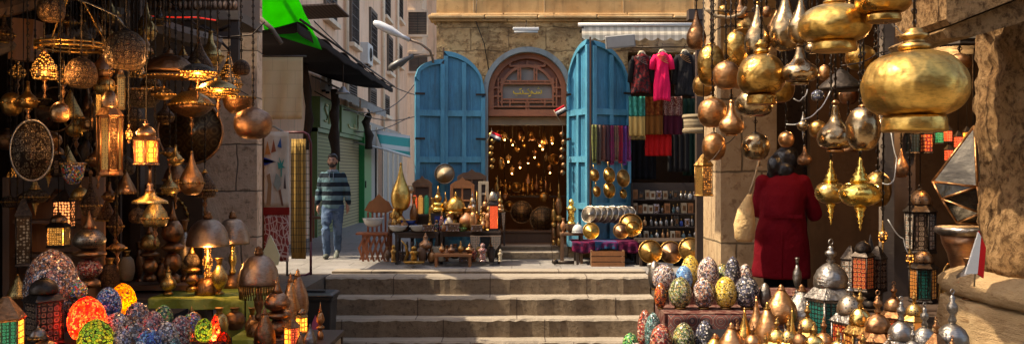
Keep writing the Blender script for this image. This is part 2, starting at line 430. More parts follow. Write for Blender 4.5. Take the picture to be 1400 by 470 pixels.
M['paving'] = m_paving('plaza_paving', (.19,.175,.16), (.27,.25,.23))
M['lower'] = m_paving('lower_paving', (.12,.10,.075), (.16,.135,.10), .5, .5)
t = NT('step_stone')
n1 = t.noise(2.0, 8, .7, t.mapping(scale=(.6,1,1.6))); n2 = t.noise(16, 8, .7); x = t.node('ShaderNodeSeparateXYZ', {'Vector': t.co})
br = t.node('ShaderNodeTexBrick', {'Vector': t.node('ShaderNodeCombineXYZ', {'X': t.math('ADD', x.outputs[0], t.math('MULTIPLY', t.math('FLOOR', t.math('MULTIPLY', x.outputs[2], 4.0)), .37)), 'Y': 0.3}).outputs[0],
      'Scale': 1.0, 'Mortar Size': .008, 'Brick Width': 1.35, 'Row Height': 50.0, 'Color1': (0,0,0,1), 'Color2': (1,1,1,1), 'Mortar': (.5,.5,.5,1)})
c = t.mix(t.ramp(n1, [(.35,(0,0,0)),(.65,(1,1,1))]), (.14,.10,.062), (.24,.175,.11))
c = t.mix(t.ramp(n2, [(.5,(0,0,0)),(.66,(.75,)*3)]), c, (.06,.038,.02))
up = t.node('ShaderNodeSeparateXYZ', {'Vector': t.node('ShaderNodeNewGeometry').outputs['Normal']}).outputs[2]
c = t.mix(t.ramp(up, [(.3,(0,0,0)),(.8,(.8,)*3)]), c, t.mix(n1, (.24,.20,.15), (.36,.31,.25)))  # upward faces paler: worn dust, plus sunlight on the treads put into the colour
c = t.mix(t.math('MULTIPLY', br.outputs[0], .3), c, (.16,.11,.06))
c = t.mix(t.math('MULTIPLY', br.outputs['Fac'], .8), c, (.05,.03,.02))
t.set(color=c, rough=.85, normal=t.bump(n2, .7, .02, t.bump(n1, .4, .04))); M['step'] = t.m

def struct(name, mb, mat, bevel=0):
    o = mb.build(name, mat, bevel=bevel); o['kind'] = 'structure'; return o
b = MB(); b.add([(-60,-60,-1.25),(60,-60,-1.25),(60,120,-1.25),(-60,120,-1.25)], [(0,1,2,3)]); struct('ground', b, M['lower'])
b = MB(); b.box(-12,6,12.9,70,-1.2,0); struct('plaza_paving', b, M['paving'])
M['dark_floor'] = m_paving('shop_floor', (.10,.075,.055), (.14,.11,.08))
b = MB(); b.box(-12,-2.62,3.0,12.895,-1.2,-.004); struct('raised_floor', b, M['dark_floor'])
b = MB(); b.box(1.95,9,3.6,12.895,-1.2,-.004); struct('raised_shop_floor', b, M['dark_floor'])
# steps: five worn stone steps
def step_mesh(y0, y1, z1):
    b = MB(); n = 60; x0, x1 = -2.6, 1.93
    rnd = [random.uniform(-1, 1) for _ in range(n+1)]
    vs = []
    for i in range(n+1):
        x = x0 + (x1-x0)*i/n; k = .014*(rnd[i] + rnd[max(i-1,0)] + rnd[min(i+1,n)])/1.5
        c = .018 + .022*abs(rnd[i])
        vs += [(x, y0+k, -1.24), (x, y0+k, z1-c), (x, y0+c+k, z1-.003*abs(rnd[i])), (x, y1, z1), (x, y1, -1.24)]
    fs = []
    for i in range(n):
        for j in range(4):
            fs.append((i*5+j, (i+1)*5+j, (i+1)*5+j+1, i*5+j+1))
    fs += [tuple(range(5)), tuple(n*5+j for j in range(4,-1,-1))]
    b.add(vs, fs, 0, False); return b
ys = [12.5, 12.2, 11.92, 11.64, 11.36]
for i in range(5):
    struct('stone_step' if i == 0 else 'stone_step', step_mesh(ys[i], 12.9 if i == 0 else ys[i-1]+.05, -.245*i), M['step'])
# low kerb line along plaza front
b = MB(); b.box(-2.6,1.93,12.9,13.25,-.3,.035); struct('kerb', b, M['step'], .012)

# ------------------------------------------------------------------ golden stone shop building (faces the camera)
YF = 15.3
M['facade'] = m_stone('golden_stone', (.60,.40,.19), (.50,.29,.12), (.8,.4), bump=1.0, mortar=.5, pits=(.18,.09,.04), soot=.35, wob=.16, cav=.5)
M['facade_top'] = m_plaster('golden_plaster', (.56,.34,.14), (.42,.23,.085), stain=(.12,.065,.03), bump=.25, st=.75)
M['cornice'] = m_plaster('cornice_stone', (.58,.40,.2), (.42,.24,.1), stain=(.16,.08,.04), bump=.6)
bld = thing('stone_shop_building', 'golden stone shop building with blue doors and arched lattice doorway', 'building', (0, YF, 0))
ax0, ax1, zs = -.44, .97, 2.83; ar = (ax1-ax0)/2; acx = (ax0+ax1)/2
out = [(-1.29,0),(ax0,0),(ax0,zs)]
out += [(acx - ar*math.cos(a), zs + ar*math.sin(a)) for a in [math.pi*i/24 for i in range(1,24)]]
out += [(ax1,zs),(ax1,0),(1.98,0),(1.98,3.5),(3.35,3.5),(3.35,0),(6.5,0),(6.5,4.02),(-1.29,4.02)]
b = MB(); b.prism(out, 0, .5); b.build('wall', M['facade'], bld)
b = MB(); b.box(-1.29,6.5,-.02,.5,4.16,7.5); b.build('upper_wall', M['facade_top'], bld)
b = MB()
for k, (d0, z0, z1) in enumerate(((.07,4.022,4.06),(.13,4.06,4.12),(.09,4.12,4.158))):
    x = -1.29-d0
    while x < 6.4:
        x2 = min(6.5, x + random.uniform(.7,1.3)); j = random.uniform(-.015,.015); b.box(x, x2-.01, -d0+j, .4, z0, z1); x = x2
b.build('cornice', M['cornice'], bld, bevel=.02)
b = MB()
for x in (-.66,.55,1.9,3.1): b.box(x-.01,x+.01,-.035,-.021,4.17,7.4)
b.box(-1.2,6.4,-.035,-.021,4.62,4.65); b.build('upper_moulding', M['cornice'], bld)
# back rooms
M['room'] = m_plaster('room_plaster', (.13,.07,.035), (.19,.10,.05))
b = MB()
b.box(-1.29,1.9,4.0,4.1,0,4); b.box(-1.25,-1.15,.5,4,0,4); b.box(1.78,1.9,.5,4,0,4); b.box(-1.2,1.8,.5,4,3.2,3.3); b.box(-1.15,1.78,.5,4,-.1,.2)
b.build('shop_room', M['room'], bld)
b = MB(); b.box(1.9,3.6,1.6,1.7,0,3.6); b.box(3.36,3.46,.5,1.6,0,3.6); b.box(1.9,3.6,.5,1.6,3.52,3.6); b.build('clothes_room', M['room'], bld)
# arch ring
b = MB()
M['arch_trim'] = m_plaster('arch_paint', (.20,.23,.23), (.26,.28,.27), stain=(.1,.08,.06))
pr = []
N = 32
for (r0, r1, y0, y1) in ((ar-.03, ar+.055, -.05, .1),):
    o_ = [(acx - r1*math.cos(math.pi*i/N), zs + r1*math.sin(math.pi*i/N)) for i in range(N+1)]
    i_ = [(acx - r0*math.cos(math.pi*i/N), zs + r0*math.sin(math.pi*i/N)) for i in range(N, -1, -1)]
    b.prism(o_ + i_, y0, y1)
b.box(ax0-.055, ax0+.03, -.05,.1, .2, zs); b.box(ax1-.03, ax1+.055, -.05,.1, .2, zs)
b.build('arch_surround', M['arch_trim'], bld)
# lattice fanlight
fan = MB(); zb = 2.46
rr = ar - .035
for (r0, r1, y0, y1) in ((rr-.09, rr, .1, .2), (rr-.24, rr-.19, .12, .18)):
    o_ = [(acx - r1*math.cos(math.pi*i/N), zs + r1*math.sin(math.pi*i/N)) for i in range(N+1)]
    i_ = [(acx - r0*math.cos(math.pi*i/N), zs + r0*math.sin(math.pi*i/N)) for i in range(N, -1, -1)]
    fan.prism(o_ + i_, y0, y1)
fan.box(acx-rr, acx-rr+.09, .1,.2, zb, zs-.001); fan.box(acx+rr-.09, acx+rr, .1,.2, zb, zs-.001)
fan.box(acx-rr, acx+rr, .08,.22, zb-.04, zb+.07); fan.box(acx-rr+.09, acx+rr-.09, .1,.19, zb+.11, zb+.135)
def hb(z, x0, x1, w_=.014): fan.box(x0, x1, .115,.175, z-w_, z+w_)
def vb(x, z0, z1, w_=.014): fan.box(x-w_, x+w_, .113,.177, z0, z1)
for z in (zb+.2, zb+.25, zb+.52, zb+.565, zb+.82): hb(z, acx-.46, acx+.46) if z < zb+.7 else hb(z, acx-.3, acx+.3)
for x in (-.50,-.44,.44,.50): vb(acx+x, zb+.135, zb+.62)
for x in (-.16,-.12,.12,.16): vb(acx+x, zb+.57, zb+.85)
for x in (-.02,.02): vb(acx+x, zb+.07, zb+.2)
for x in (-.3,0,.3): vb(acx+x, zb+.11, zb+.25); vb(acx+x, zb+.52,zb+.57); vb(acx+x, zb+.82, zb+.92)
for z in (zb+.3,zb+.45): hb(z, acx-.6, acx-.44); hb(z, acx+.44, acx+.6)
for (x,z) in [(-.46,.2),(.46,.2),(-.46,.54),(.46,.54),(0,.54),(-.14,.7),(.14,.7),(-.14,.57),(.14,.57),(-.14,.83),(.14,.83),(-.47,.38),(.47,.38),(0,.22),(-.25,.22),(.25,.22),(.3,.83),(-.3,.83),(0,.1)]:
    fan.lathe([(0,-.028),(.016,-.024),(.026,-.01),(.026,.01),(.016,.024),(0,.028)], 8, (acx+x,.145,zb+z))
fo = fan.build('lattice_fanlight', m_wood('fanlight_wood',(.42,.14,.055),.5,axis=0), bld)
b = MB(); b.prism([(acx-rr+.02, zb)] + [(acx - (rr-.02)*math.cos(math.pi*i/24), zs + (rr-.02)*math.sin(math.pi*i/24)) for i in range(25)] + [(acx+rr-.02, zb)], .20, .215)
M['fan_back'] = m_plain('frosted_back', (.30,.25,.20), .5)
b.build('fanlight_panel', M['fan_back'], fo)
b = MB()  # solid wood backing outside inner arc
o_ = [(acx - (rr-.03)*math.cos(math.pi*i/N), zs + (rr-.03)*math.sin(math.pi*i/N)) for i in range(N+1)]
i_ = [(acx - (rr-.2)*math.cos(math.pi*i/N), zs + (rr-.2)*math.sin(math.pi*i/N)) for i in range(N, -1, -1)]
b.prism(o_ + i_, .185, .198); b.box(acx-rr+.03, acx-.50, .185,.198, zb+.07, zs-.002); b.box(acx+.50, acx+rr-.03, .185,.198, zb+.07, zs-.002)
b.build('fanlight_border', M['wood_red'], fo)
# arabic lettering in gold strokes
tb = MB(); zt = zb+.355; X0 = acx
def stroke(pts, r=.011): tb.tube([(X0+x, .105, zt+z) for x, z in pts], r, 6)
stroke([(.24,.05),(.245,0),(.22,-.012),(.20,.0),(.20,.03),(.198,0),(.18,-.012),(.165,0),(.165,.03),(.162,0),(.14,-.012),(.10,-.012)])
stroke([(.10,-.012),(.085,.015),(.07,.03),(.055,.015),(.07,-.005),(.055,-.045),(.02,-.06)])
stroke([(.03,.07),(.0,.055),(.04,.03),(.03,-.012),(-.05,-.012),(-.075,-.005),(-.08,.045)])
stroke([(-.08,-.012),(-.12,-.012),(-.125,.03),(-.128,-.012),(-.2,-.012),(-.235,.0),(-.24,.035)])
stroke([(-.10,.075),(-.14,.055)], .009)
for x, z in ((.18,.075),(.20,.075),(.19,.095),(-.18,-.045),(-.2,-.045),(-.225,-.012)): tb.lathe([(0,-.009),(.009,0),(0,.009)], 6, (X0+x,.105,zt+z))
tb.build('gold_lettering', m_plain('gold_paint', (.75,.5,.04), .4, emit=None), fo)
b = MB(); b.box(acx-rr, acx+rr, .24,.30, 2.27, 2.41); b.box(acx-rr+.5, acx-rr+.53, .225,.24, 2.27,2.41); b.build('header_board', M['wood_pale'], bld)
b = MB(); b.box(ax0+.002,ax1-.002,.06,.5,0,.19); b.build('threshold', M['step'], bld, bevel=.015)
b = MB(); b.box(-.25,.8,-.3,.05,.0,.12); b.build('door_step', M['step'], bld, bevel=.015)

# blue door leaves
def leaf(w_, zlow, zhi, z0=.2, flip=False, split=True):
    """half-arch leaf in local XZ, x=0 at hinge (low side of the curve), x=w_ free edge"""
    def top(x): 
        u = max(0, min(1, x/w_)); return zlow + (zhi-zlow)*math.sqrt(max(0, 1-(1-u)**2))
    d = thing('x', None, None); bpy.data.objects.remove(d)
    pl = MB(); n = 12
    pl.prism([(0,z0)] + [(w_*i/n, top(w_*i/n)) for i in range(n+1)] + [(w_,z0)], -.015, .015)
    fr = MB()
    e = .07
    o_ = [(w_*i/n, top(w_*i/n)) for i in range(n+1)]; i_ = [(max(e,min(w_-e,w_*i/n)), top(w_*i/n)-e*1.15) for i in range(n,-1,-1)]
    fr.prism(o_+i_, -.065,-.016)
    fr.box(0,e,-.065,-.016,z0,top(0)-e*1.15-.001); fr.box(w_-e,w_,-.065,-.016,z0,top(w_)-e*1.15-.001)
    for z in (z0, .85, 1.62, 2.4): fr.box(e+.001,w_-e-.001,-.06,-.016,z,z+.10)
    if w_ > .6:
        for a_,b_ in ((z0+.101,.849),(.951,1.619),(1.721,2.399),(2.501,top(w_*.5)-.09)): fr.box(w_*.46,w_*.56,-.058,-.016,a_,b_)
    for z in (z0+.1,.95,1.72,2.5):
        for xx in ((.33,.66) if w_ > .6 else (.5,)):
            zt_ = min({round(z0+.1,3):.85,.95:1.62,1.72:2.4,2.5:9}.get(round(z,3),9), top(w_*xx)-.09)
            fr.box(w_*xx-.004,w_*xx+.004,-.019,-.0155,z,zt_)
    return pl, fr
def door(w_, zlow, zhi, hinge, free, label, pale=False):
    hx, hy = hinge; fx, fy = free
    ang = math.atan2(fy-hy, fx-hx)
    pl, fr = leaf(w_, zlow, zhi)
    o = pl.build('door', M['blue_paint'], bld, (hx, hy, 0), rz=ang); o['label'] = label
    # frame must face the camera: mirror when leaf runs to the left
    if math.cos(ang) < 0:
        for me in (o.data,): pass
        fr.v = [(x, -y, z) for x, y, z in fr.v]; fr.f = [f[::-1] for f in fr.f]
    f = fr.build('door_frame', M['blue_paint_pale'], o, bevel=.006)
    h = MB(); s_ = 1 if math.cos(ang) < 0 else -1
    for z in (.6, 2.0, 2.75): h = MB(); h.box(-.01,.16,.066 if s_>0 else -.074, .074 if s_>0 else -.066, z,z+.035); h.build('hinge', M['iron'], o)
    return o
door(.70, 2.80, 3.50, (-.46,-.04), (-1.155,-.10), 'blue door leaf with half arch top, folded back beside the doorway', True)
d2 = door(.50, 3.05, 3.36, (-1.63,-.30), (-1.165,-.13), 'narrow outer blue door leaf at the building corner')
door(.71, 2.84, 3.62, (.99,-.04), (1.27,-.66), 'blue door leaf swung out towards the steps')
door(.76, 2.72, 3.60, (1.96,-.28), (1.285,-.655), 'wide blue door leaf hung with scarves', True)
b = MB(); b.box(-1.175,-1.15,-.16,-.10,.3,3.56); b.box(1.262,1.292,-.70,-.665,.3,3.66); b.build('door_edge_bar', M['wood_brown'], bld)

# striped awning over the clothes
aw = thing('shop_awning', 'cream and grey checked awning with scalloped edge over the clothes', 'awning', at(873, 34, 14.75))
wd = mm(155,14.75)/2
M['awn'] = None
t = NT('awning_check'); x = t.node('ShaderNodeSeparateXYZ', {'Vector': t.co})
s1 = t.math('GREATER_THAN', t.math('FRACT', t.math('MULTIPLY', x.outputs[0], 8.5)), .5); s2 = t.math('GREATER_THAN', t.math('FRACT', t.math('MULTIPLY', x.outputs[2], 11)), .55)
c = t.mix(t.math('MULTIPLY', s1, .75), (.66,.58,.44), (.22,.19,.15)); c = t.mix(t.math('MULTIPLY', s2, .3), c, (.2,.17,.13)); c = t.mix(t.noise(5), c, (.45,.38,.28))
t.set(color=c, rough=.9); M['awn'] = t.m
b = MB(); n = 40
def aw_fn(u, v):
    x = -wd + 2*wd*u
    if v < .55: return (x, .02 - .2*(v/.55)*.3, -.01 - (v/.55)*.15)
    k = (v-.55)/.45
    return (x, -.04, -.16 - k*(.06 + .05*abs(math.sin(u*math.pi*9))))
b.sheet(aw_fn, 72, 8, 0, False, .004); b.build('canopy', M['awn'], aw)
b = MB(); b.tube([(-wd-.06,.0,0),(wd+.05,.0,0)], .032, 10); b.build('roller', M['white'], aw)
for x in (-wd,wd-.03): b = MB(); b.box(x,x+.03,-.02,.5,-.06,-.03); b.build('bracket', M['iron'], aw)
# two floodlight boxes
def flood(px,py,D,w_,h_,label,tilt):
    g = thing('floodlight', label, 'floodlight', at(px,py,D))
    b = MB(); hw, hh = mm(w_,D)/2, mm(h_,D)/2
    Mx = Matrix.Rotation(tilt,4,'X') @ Matrix.Rotation(R(-5),4,'Y')
    b.box(-hw,hw,-.06,.06,-hh,hh,M=Mx); b.build('housing', m_plain('grey_metal',(.28,.27,.25),.5,.3), g, bevel=.01)
    b = MB(); b.box(-hw*.9,hw*.9,-.066,-.062,-hh*.75,hh*.75,M=Mx); b.build('lens', m_plain('dusty_lens',(.35,.33,.30),.3), g)
    b = MB(); b.tube([(0,.05,0),(0,.25,.05),(0,.5,.05)],.015); b.build('bracket', M['iron'], g)
flood(848,57,14.4,40,17,'grey floodlight box hanging below the checked awning', R(12))
g = thing('tube_light', 'old white fluorescent tube light above the lattice arch', 'light', at(719,38,15.1))
b = MB(); b.box(-.22,.22,-.05,.05,-.05,.0); b.build('housing', M['white'], g, bevel=.01)
b = MB(); b.tube([(-.2,-.03,-.075),(.2,-.03,-.075)],.02,8); b.build('tube', M['ceramic'], g)
b = MB(); b.tube([(0,.02,0),(.01,.1,.12),(.0,.2,.2)],.008); b.build('cable', M['iron'], g)
# cables on facade
for (pts, r, lb) in (([(652,0),(650,28),(662,60),(668,95)],.008,'dark cable trailing down the stone beside the arch'), ([(598,20),(640,28),(700,26),(780,28)],.007,'thin cable running along under the cornice')):
    b = MB(); b.tube([at(px,py,15.25) for px,py in pts], r, 5); tag(b.build('cable', M['iron']), lb, 'cable')

# ------------------------------------------------------------------ street lamps on bracket
def street_lamp(h0, h1, arm, label, wt):
    g = thing('street_lamp', label, 'street lamp', at(*h0, 14.7))
    o = at(*h0,14.7); e = at(*h1,14.7) - o
    d = e.normalized(); L_ = e.length
    Mx = Matrix.Rotation(math.atan2(-d.z, d.x),4,'Y')
    b = MB(); pr = [(0,0),(.05,.02),(.085,.1),(.09,.3),(.06,.42),(.045,.5),(.045,.62)]
    MM = Mx @ Matrix.Rotation(R(90),4,'Y')
    b.lathe([(r*1.05, z/.62*L_) for r,z in pr], 14, M=MM, sx=.75, sy=1.1); b.build('lamp_head', m_plain('lamp_head'+wt,(.5,.5,.5) if wt=='w' else (.07,.065,.06),.4), g)
    b = MB(); b.lathe([(0,.05*L_/.6),(.06,.1*L_/.6),(.075,.25*L_/.6),(.03,.4*L_/.6)], 12, (0,-.0,-.04), M=MM, sx=.5, sy=1); b.build('lens', m_plain('lamp_lens'+wt,(.45,.4,.3),.25), g)
    b = MB(); b.tube([at(px,py,14.7+q)-o for px,py,q in arm], .022, 8); b.build('arm', m_plain('arm'+wt,(.22,.15,.1),.6), g)
street_lamp((510,30),(560,55),[(556,53,0),(575,60,.05),(588,70,.1),(592,82,.3),(592,100,.6)],'white headed street lamp on a curved arm at the building corner','w')
street_lamp((531,95),(565,76),[(562,78,0),(578,76,.1),(592,76,.6)],'dark old street lamp below the white one, drooping','d')

# ------------------------------------------------------------------ street buildings
M['pink'] = m_plaster('pink_plaster', (.90,.60,.40), (.82,.50,.31), stain=(.28,.18,.12), st=.6, bump=.2, sc_=.6)
M['creamwall'] = m_plaster('cream_plaster', (.86,.70,.52), (.78,.60,.42), stain=(.3,.22,.15), st=.5, bump=.2, sc_=.6)
XW = -4.5
ap = thing('apartment_building', 'tall pink plaster building lining the narrow street', 'building', (XW, 14, 0))
b = MB(); b.box(-6,0,1.5,24.5,0,15); b.build('wall', M['pink'], ap)
def win(px, ytop, ybot, hpx_w=.95, shutter=False):
    D = -XW*F/(700-px); z1 = H+(235-ytop)/F*D; z0 = H+(235-ybot)/F*D
    y = D-14; hw = hpx_w/2
    w0 = MB()
    for (ya,yb,za,zb_) in ((y-hw-.08,y-hw,z0,z1),(y+hw,y+hw+.08,z0,z1),(y-hw-.08,y+hw+.08,z1+.001,z1+.12)): w0.box(.001,.07,ya,yb,za,zb_)
    f = w0.build('window', M['wood_grey'], ap)
    p = MB(); p.box(.001,.02,y-hw+.001,y+hw-.001,z0+.001,z1-.001); p.build('pane', M['wglass'], f)
    g = MB(); k = 7
    for i in range(k): yy = y-hw+ (i+.5)*2*hw/k; g.box(.045,.06,yy-.012,yy+.012,z0,z1)
    for i in range(8): zz = z0+(i+.5)*(z1-z0)/8; g.box(.0605,.07,y-hw,y+hw,zz-.012,zz+.012)
    g.build('grille', M['wood_dark'], f)
    s_ = MB(); s_.box(.001,.16,y-hw-.14,y+hw+.14,z0-.12,z0-.001); s_.build('sill', M['creamwall'], f, bevel=.01)
for a in ((450,-40,28,1.2),(483,-60,62,1.1),(509,20,80,1.2),(532,55,100,1.1),(480,112,140,1.1),(508,125,150,1.2),(527,135,158,1.1),(545,65,90,1.3),(546,-20,28,1.3),(528,-30,25,1.3)): win(*a)
for (px) in (470,521,541): b = MB(); D = -XW*F/(700-px); b.tube([(.08,D-14,2.8),(.08,D-14,12)],.06,8); b.build('drainpipe', M['creamwall'], ap)
# ground floor shopfronts
def front(p0,p1,ztop): 
    return -XW*F/(700-p0)-14, -XW*F/(700-p1)-14
M['shutter_g'] = m_stripe('green_shutter', [(.30,.30,.13),(.24,.25,.10),(.12,.13,.05)], 12, 2, .5)
M['shutter_y'] = m_stripe('yellow_shutter', [(.42,.34,.17),(.34,.27,.13),(.17,.13,.06)], 12, 2, .5)
M['green_sign'] = m_plain('green_sign', (.10,.19,.06), .5)
M['green_door'] = m_plain('green_door', (.01,.24,.06), .4)
M['sign_letters'] = m_plain('sign_letters', (.65,.6,.3), .5)
def shop(p0,p1,mat,label,letters):
    y0,y1 = front(p0,p1,0)
    g = thing('shopfront', label, 'shopfront', (XW+.02, 14+y0, 0)); L_ = y1-y0
    b = MB(); b.box(.0,.06,.06,L_-.06,.0,2.35); b.build('roller_shutter', mat, g)
    b = MB(); b.box(.0,.14,0,.06,0,2.6); b.box(.0,.14,L_-.06,L_,0,2.6); b.box(0,.16,0,L_,2.36,2.45); b.build('frame', M['green_sign'], g)
    s_ = MB(); s_.box(.0,.2,.02,L_-.02,2.46,3.15); so_ = s_.build('sign_board', M['green_sign'], g)
    l = MB(); xx = .215
    L0 = L_*.18
    def st(pts): l.tube([(xx, L0+a*L_*.6, 2.58+c*.45) for a,c in pts], .022, 5)
    for s2 in letters: st(s2)
    l.build('lettering', M['sign_letters'], so_)
SAI = [[(.28,.9),(.1,.95),(.02,.75),(.15,.55),(.27,.35),(.2,.08),(0,.1)], [(.38,0),(.5,1),(.62,0)], [(.43,.35),(.58,.35)], [(.76,0),(.76,1)], [(.7,0),(.95,0)]]
LA = [[(.8,1),(.8,.1),(.2,.1),(.1,.25)], [(.55,.1),(.52,.35)]]
shop(424,452,M['shutter_g'],'closed olive roller shutter shop with lettered green sign board',SAI)
shop(455,488,M['shutter_y'],'closed yellowish roller shutter shop with green sign further down the street',LA)
y0,y1 = front(487,497,0)
g = thing('green_door', 'bright green metal door panel standing at the end of the shutters', 'door', (XW+.02,14+y0,0))
b = MB(); b.box(0,.22,0,y1-y0,0,2.65); b.build('panel', M['green_door'], g); b = MB(); b.box(.221,.25,.1,.16,1,1.2); b.build('handle', M['iron'], g)
y0,y1 = front(500,545,0)
g = thing('shopfront', 'pale closed shop wall beyond the green door', 'shopfront', (XW+.02,14+y0,0))
M['pale_door'] = m_plain('pale_door', (.36,.33,.28), .6)
b = MB(); b.box(0,.08,0,y1-y0,0,3.0); b.build('wall_panel', M['pale_door'], g)
b = MB()
for i in range(7): yy = (y1-y0)*i/6.; b.box(.08,.14,yy,yy+.1,0,2.9)
b.build('pilaster', M['creamwall'], g)
b = MB(); b.box(.085,.12,1.2,2.8,.6,2.3); b.build('display_window', M['wglass'], g)
# little fringed awnings above the shops
for (p0,p1,lb) in ((422,455,'small grey fringed awning above the olive shutter'),(458,498,'small grey fringed awning above the yellowish shutter')):
    y0,y1 = front(p0,p1,0)
    g = thing('fringed_awning', lb, 'awning', (XW+.02,14+y0,3.25)); L_ = y1-y0
    b = MB(); b.sheet(lambda u,v: (.02+.62*v, L_*u, .35-.3*v-.02*math.sin(u*20)), 20, 6, 0, True, .01); b.build('canopy', m_cloth('awning_grey'+lb[-5:-2],(.16,.15,.14)), g)
    b = MB()
    for i in range(40): yy = L_*i/40; b.prism([(.64,.06),(.645,.06),(.645,-.12-.05*random.random()),(.64,-.12)], yy, yy+L_/52)
    b.build('fringe', m_cloth('fringe_pale'+lb[-5:-2],(.38,.36,.33)), g)
# dark cloths hanging beside shutters
for (px,w_,z0,z1,lb) in ((420,.35,1.9,3.6,'dark cloth bundle hanging before the olive shutter'),(456,.5,1.7,3.3,'dark cloth bundle hanging between the two shutters'),(503,.5,2.1,3.2,'black bundle hanging past the green door')):
    D = 4.0*F/(700-px); b = MB(); p = (-4.0, D, 0)
    b.tube([(p[0]+random.uniform(-.06,.06), p[1]+random.uniform(-.05,.05), z1-(z1-z0)*i/6) for i in range(7)], [w_*k for k in (.16,.2,.24,.17,.26,.2,.22)], 9)
    M.setdefault('bundle_cloth', m_cloth('bundle_cloth',(.06,.045,.035),fold=.8))
    tag(b.build('cloth_bundle', M['bundle_cloth']), lb, 'cloth')
# teal awning
g = thing('teal_awning', 'turquoise striped awning at the far end of the street', 'awning')
A, B_, C_, D_ = at(513,178,27), at(560,186,30), at(560,214,29), at(522,203,25)
b = MB(); b.sheet(lambda u,v: A.lerp(B_,u).lerp(D_.lerp(C_,u),v), 8, 4, 0, True, .02); b.build('canopy', m_stripe('teal_stripe',[(.03,.28,.24),(.03,.28,.24),(.5,.5,.45)],2.2,2), g)
b = MB(); b.tube([D_, C_], .04, 6); b.tube([D_, D_+Vector((-.9,0,.2))],.03); b.build('bar', M['white'], g)
# AC units
def ac(px,py,D,w_,lb,x=None):
    p = at(px,py,D); g = thing('air_conditioner', lb, 'air conditioner', p)
    h = w_*.7
    b = MB(); b.box(-.15,.15,-w_/2,w_/2,-h/2,h/2); b.build('casing', M['white'], g, bevel=.02)
    b = MB(); b.torus((.155,0,0), h*.3, .02, 'x', 20); b.torus((.155,0,0), h*.15, .015, 'x', 16); b.box(.151,.16,-.01,.01,-h*.3,h*.3); b.build('fan_grille', M['iron'], g)
    for q in (-.28,.28): b = MB(); b.box(-.4,.12,w_*q-.02,w_*q+.02,-h/2-.05,-h/2); b.build('bracket', M['iron'], g)
ac(500,75,27,.9,'white air conditioner on the pink wall beside the tall windows')
ac(441,108,21.4,.8,'white air conditioner under the dark awning')
ac(565,128,39.5,.9,'white air conditioner on the far cream building')
# far buildings closing the street
def far_building(x0,x1,y,h,mat,label,wins):
    g = thing('distant_building', label, 'building', (0,y,0))
    b = MB(); b.box(x0,x1,0,6,0,h); b.build('wall', mat, g)
    for (px,ya,yb,w_) in wins:
        c = at(px,ya,y); z0 = at(px,yb,y).z; x = c.x; z1 = c.z
        f = MB(); f.box(x-w_/2-.06,x+w_/2+.06,-.06,-.001,z1,z1+.1); f.box(x-w_/2-.06,x+w_/2+.06,-.12,-.001,z0-.1,z0); f.box(x-w_/2-.06,x-w_/2,-.06,-.001,z0-.01,z1+.01); f.box(x+w_/2,x+w_/2+.06,-.06,-.001,z0-.01,z1+.01); fo_ = f.build('window', M['creamwall'], g)
        p = MB(); p.box(x-w_/2,x+w_/2,-.02,-.001,z0,z1); p.build('pane', M['wglass'], fo_)
        q = MB()
        for i in range(14): zz = z0+(i+.5)*(z1-z0)/14; q.box(x-w_/2,x-.01,-.04,-.021,zz-.015,zz+.02); q.box(x+.01,x+w_/2,-.04,-.021,zz-.015,zz+.02)
        q.build('shutter', M['wood_grey'], fo_)
far_building(-6.5,-3.9,39,14,M['creamwall'],'cream building closing the end of the street with shuttered windows',[(571,17,48,.8),(572,74,98,.8),(571,-30,-5,.8)])
far_building(-3.9,1,41,12,M['pink'],'pinkish building at the street end behind the lamps',[(590,90,125,.8)])
b = MB()
for k,(a,c) in enumerate((((420,20),(600,135)),((400,150),(560,160)),((470,150),(575,105)),((430,125),(590,150)))):
    A = at(*a,20); B_ = at(*c,30)
    bb = MB(); bb.tube([A.lerp(B_,i/10)+Vector((0,0,-.5*math.sin(math.pi*i/10))) for i in range(11)], .014, 5)
    tag(bb.build('overhead_cable', M['iron']), ['cable sagging from the pink building to the street lamps','lowest cable strung along the shop awnings','cable rising from the awnings to the far cream building','cable crossing the street under the lamps'][k], 'cable')
# dark and green cloth canopies
g = thing('dark_awning', 'long black cloth awning stretched along the street', 'awning')
A, B_, C_, D_ = Vector((-3.1,12.9,3.62)), Vector((-3.25,24.4,3.75)), Vector((-4.45,22,3.75)), Vector((-4.6,12.9,3.5))
b = MB()
def cf(u,v):
    p = A.lerp(B_,u).lerp(D_.lerp(C_,u),v); p.z += -.1*math.sin(v*math.pi)*(1+.5*math.sin(u*25)) + (.04*math.sin(u*40) if v < .1 else 0); return p
b.sheet(cf, 50, 8, 0, True, .006); b.build('canopy', m_cloth('black_canopy',(.018,.014,.013)), g)
b = MB(); b.sheet(lambda u,v: A.lerp(B_,u)+Vector((0,0,-.02-v*(.13+.02*math.sin(u*23)+.01*math.sin(u*61)))), 60, 3, 0, True, .005); b.build('valance', m_cloth('black_valance',(.03,.022,.018)), g)
b = MB(); b.tube([B_+Vector((.05,0,.03)), A+Vector((.05,0,.03))], .02, 6); b.build('pole', M['iron'], g)
g = thing('green_awning', 'bright green translucent sheet stretched high over the street', 'awning')
A, B_, C_, D_ = at(330,-60,12.0), at(380,-60,12.2), at(440,67,14.3), at(362,42,13.0)
b = MB(); b.sheet(lambda u,v: A.lerp(B_,u).lerp(D_.lerp(C_,u),v)+Vector((0,0,-.06*math.sin(u*3.1)*math.sin(v*3.1)+.015*math.sin(v*30))), 16, 16, 0, True, .003)
b.build('canopy', m_cloth('green_sheet',(.02,.62,.04),trans=.6,fold=.2), g)
b = MB(); b.tube([at(366,-30,12.9),at(424,60,14.2)], .03, 6); b.tube([at(345,25,12.9),at(437,62,14.3)], .012, 5); b.build('pole', M['wood_brown'], g)
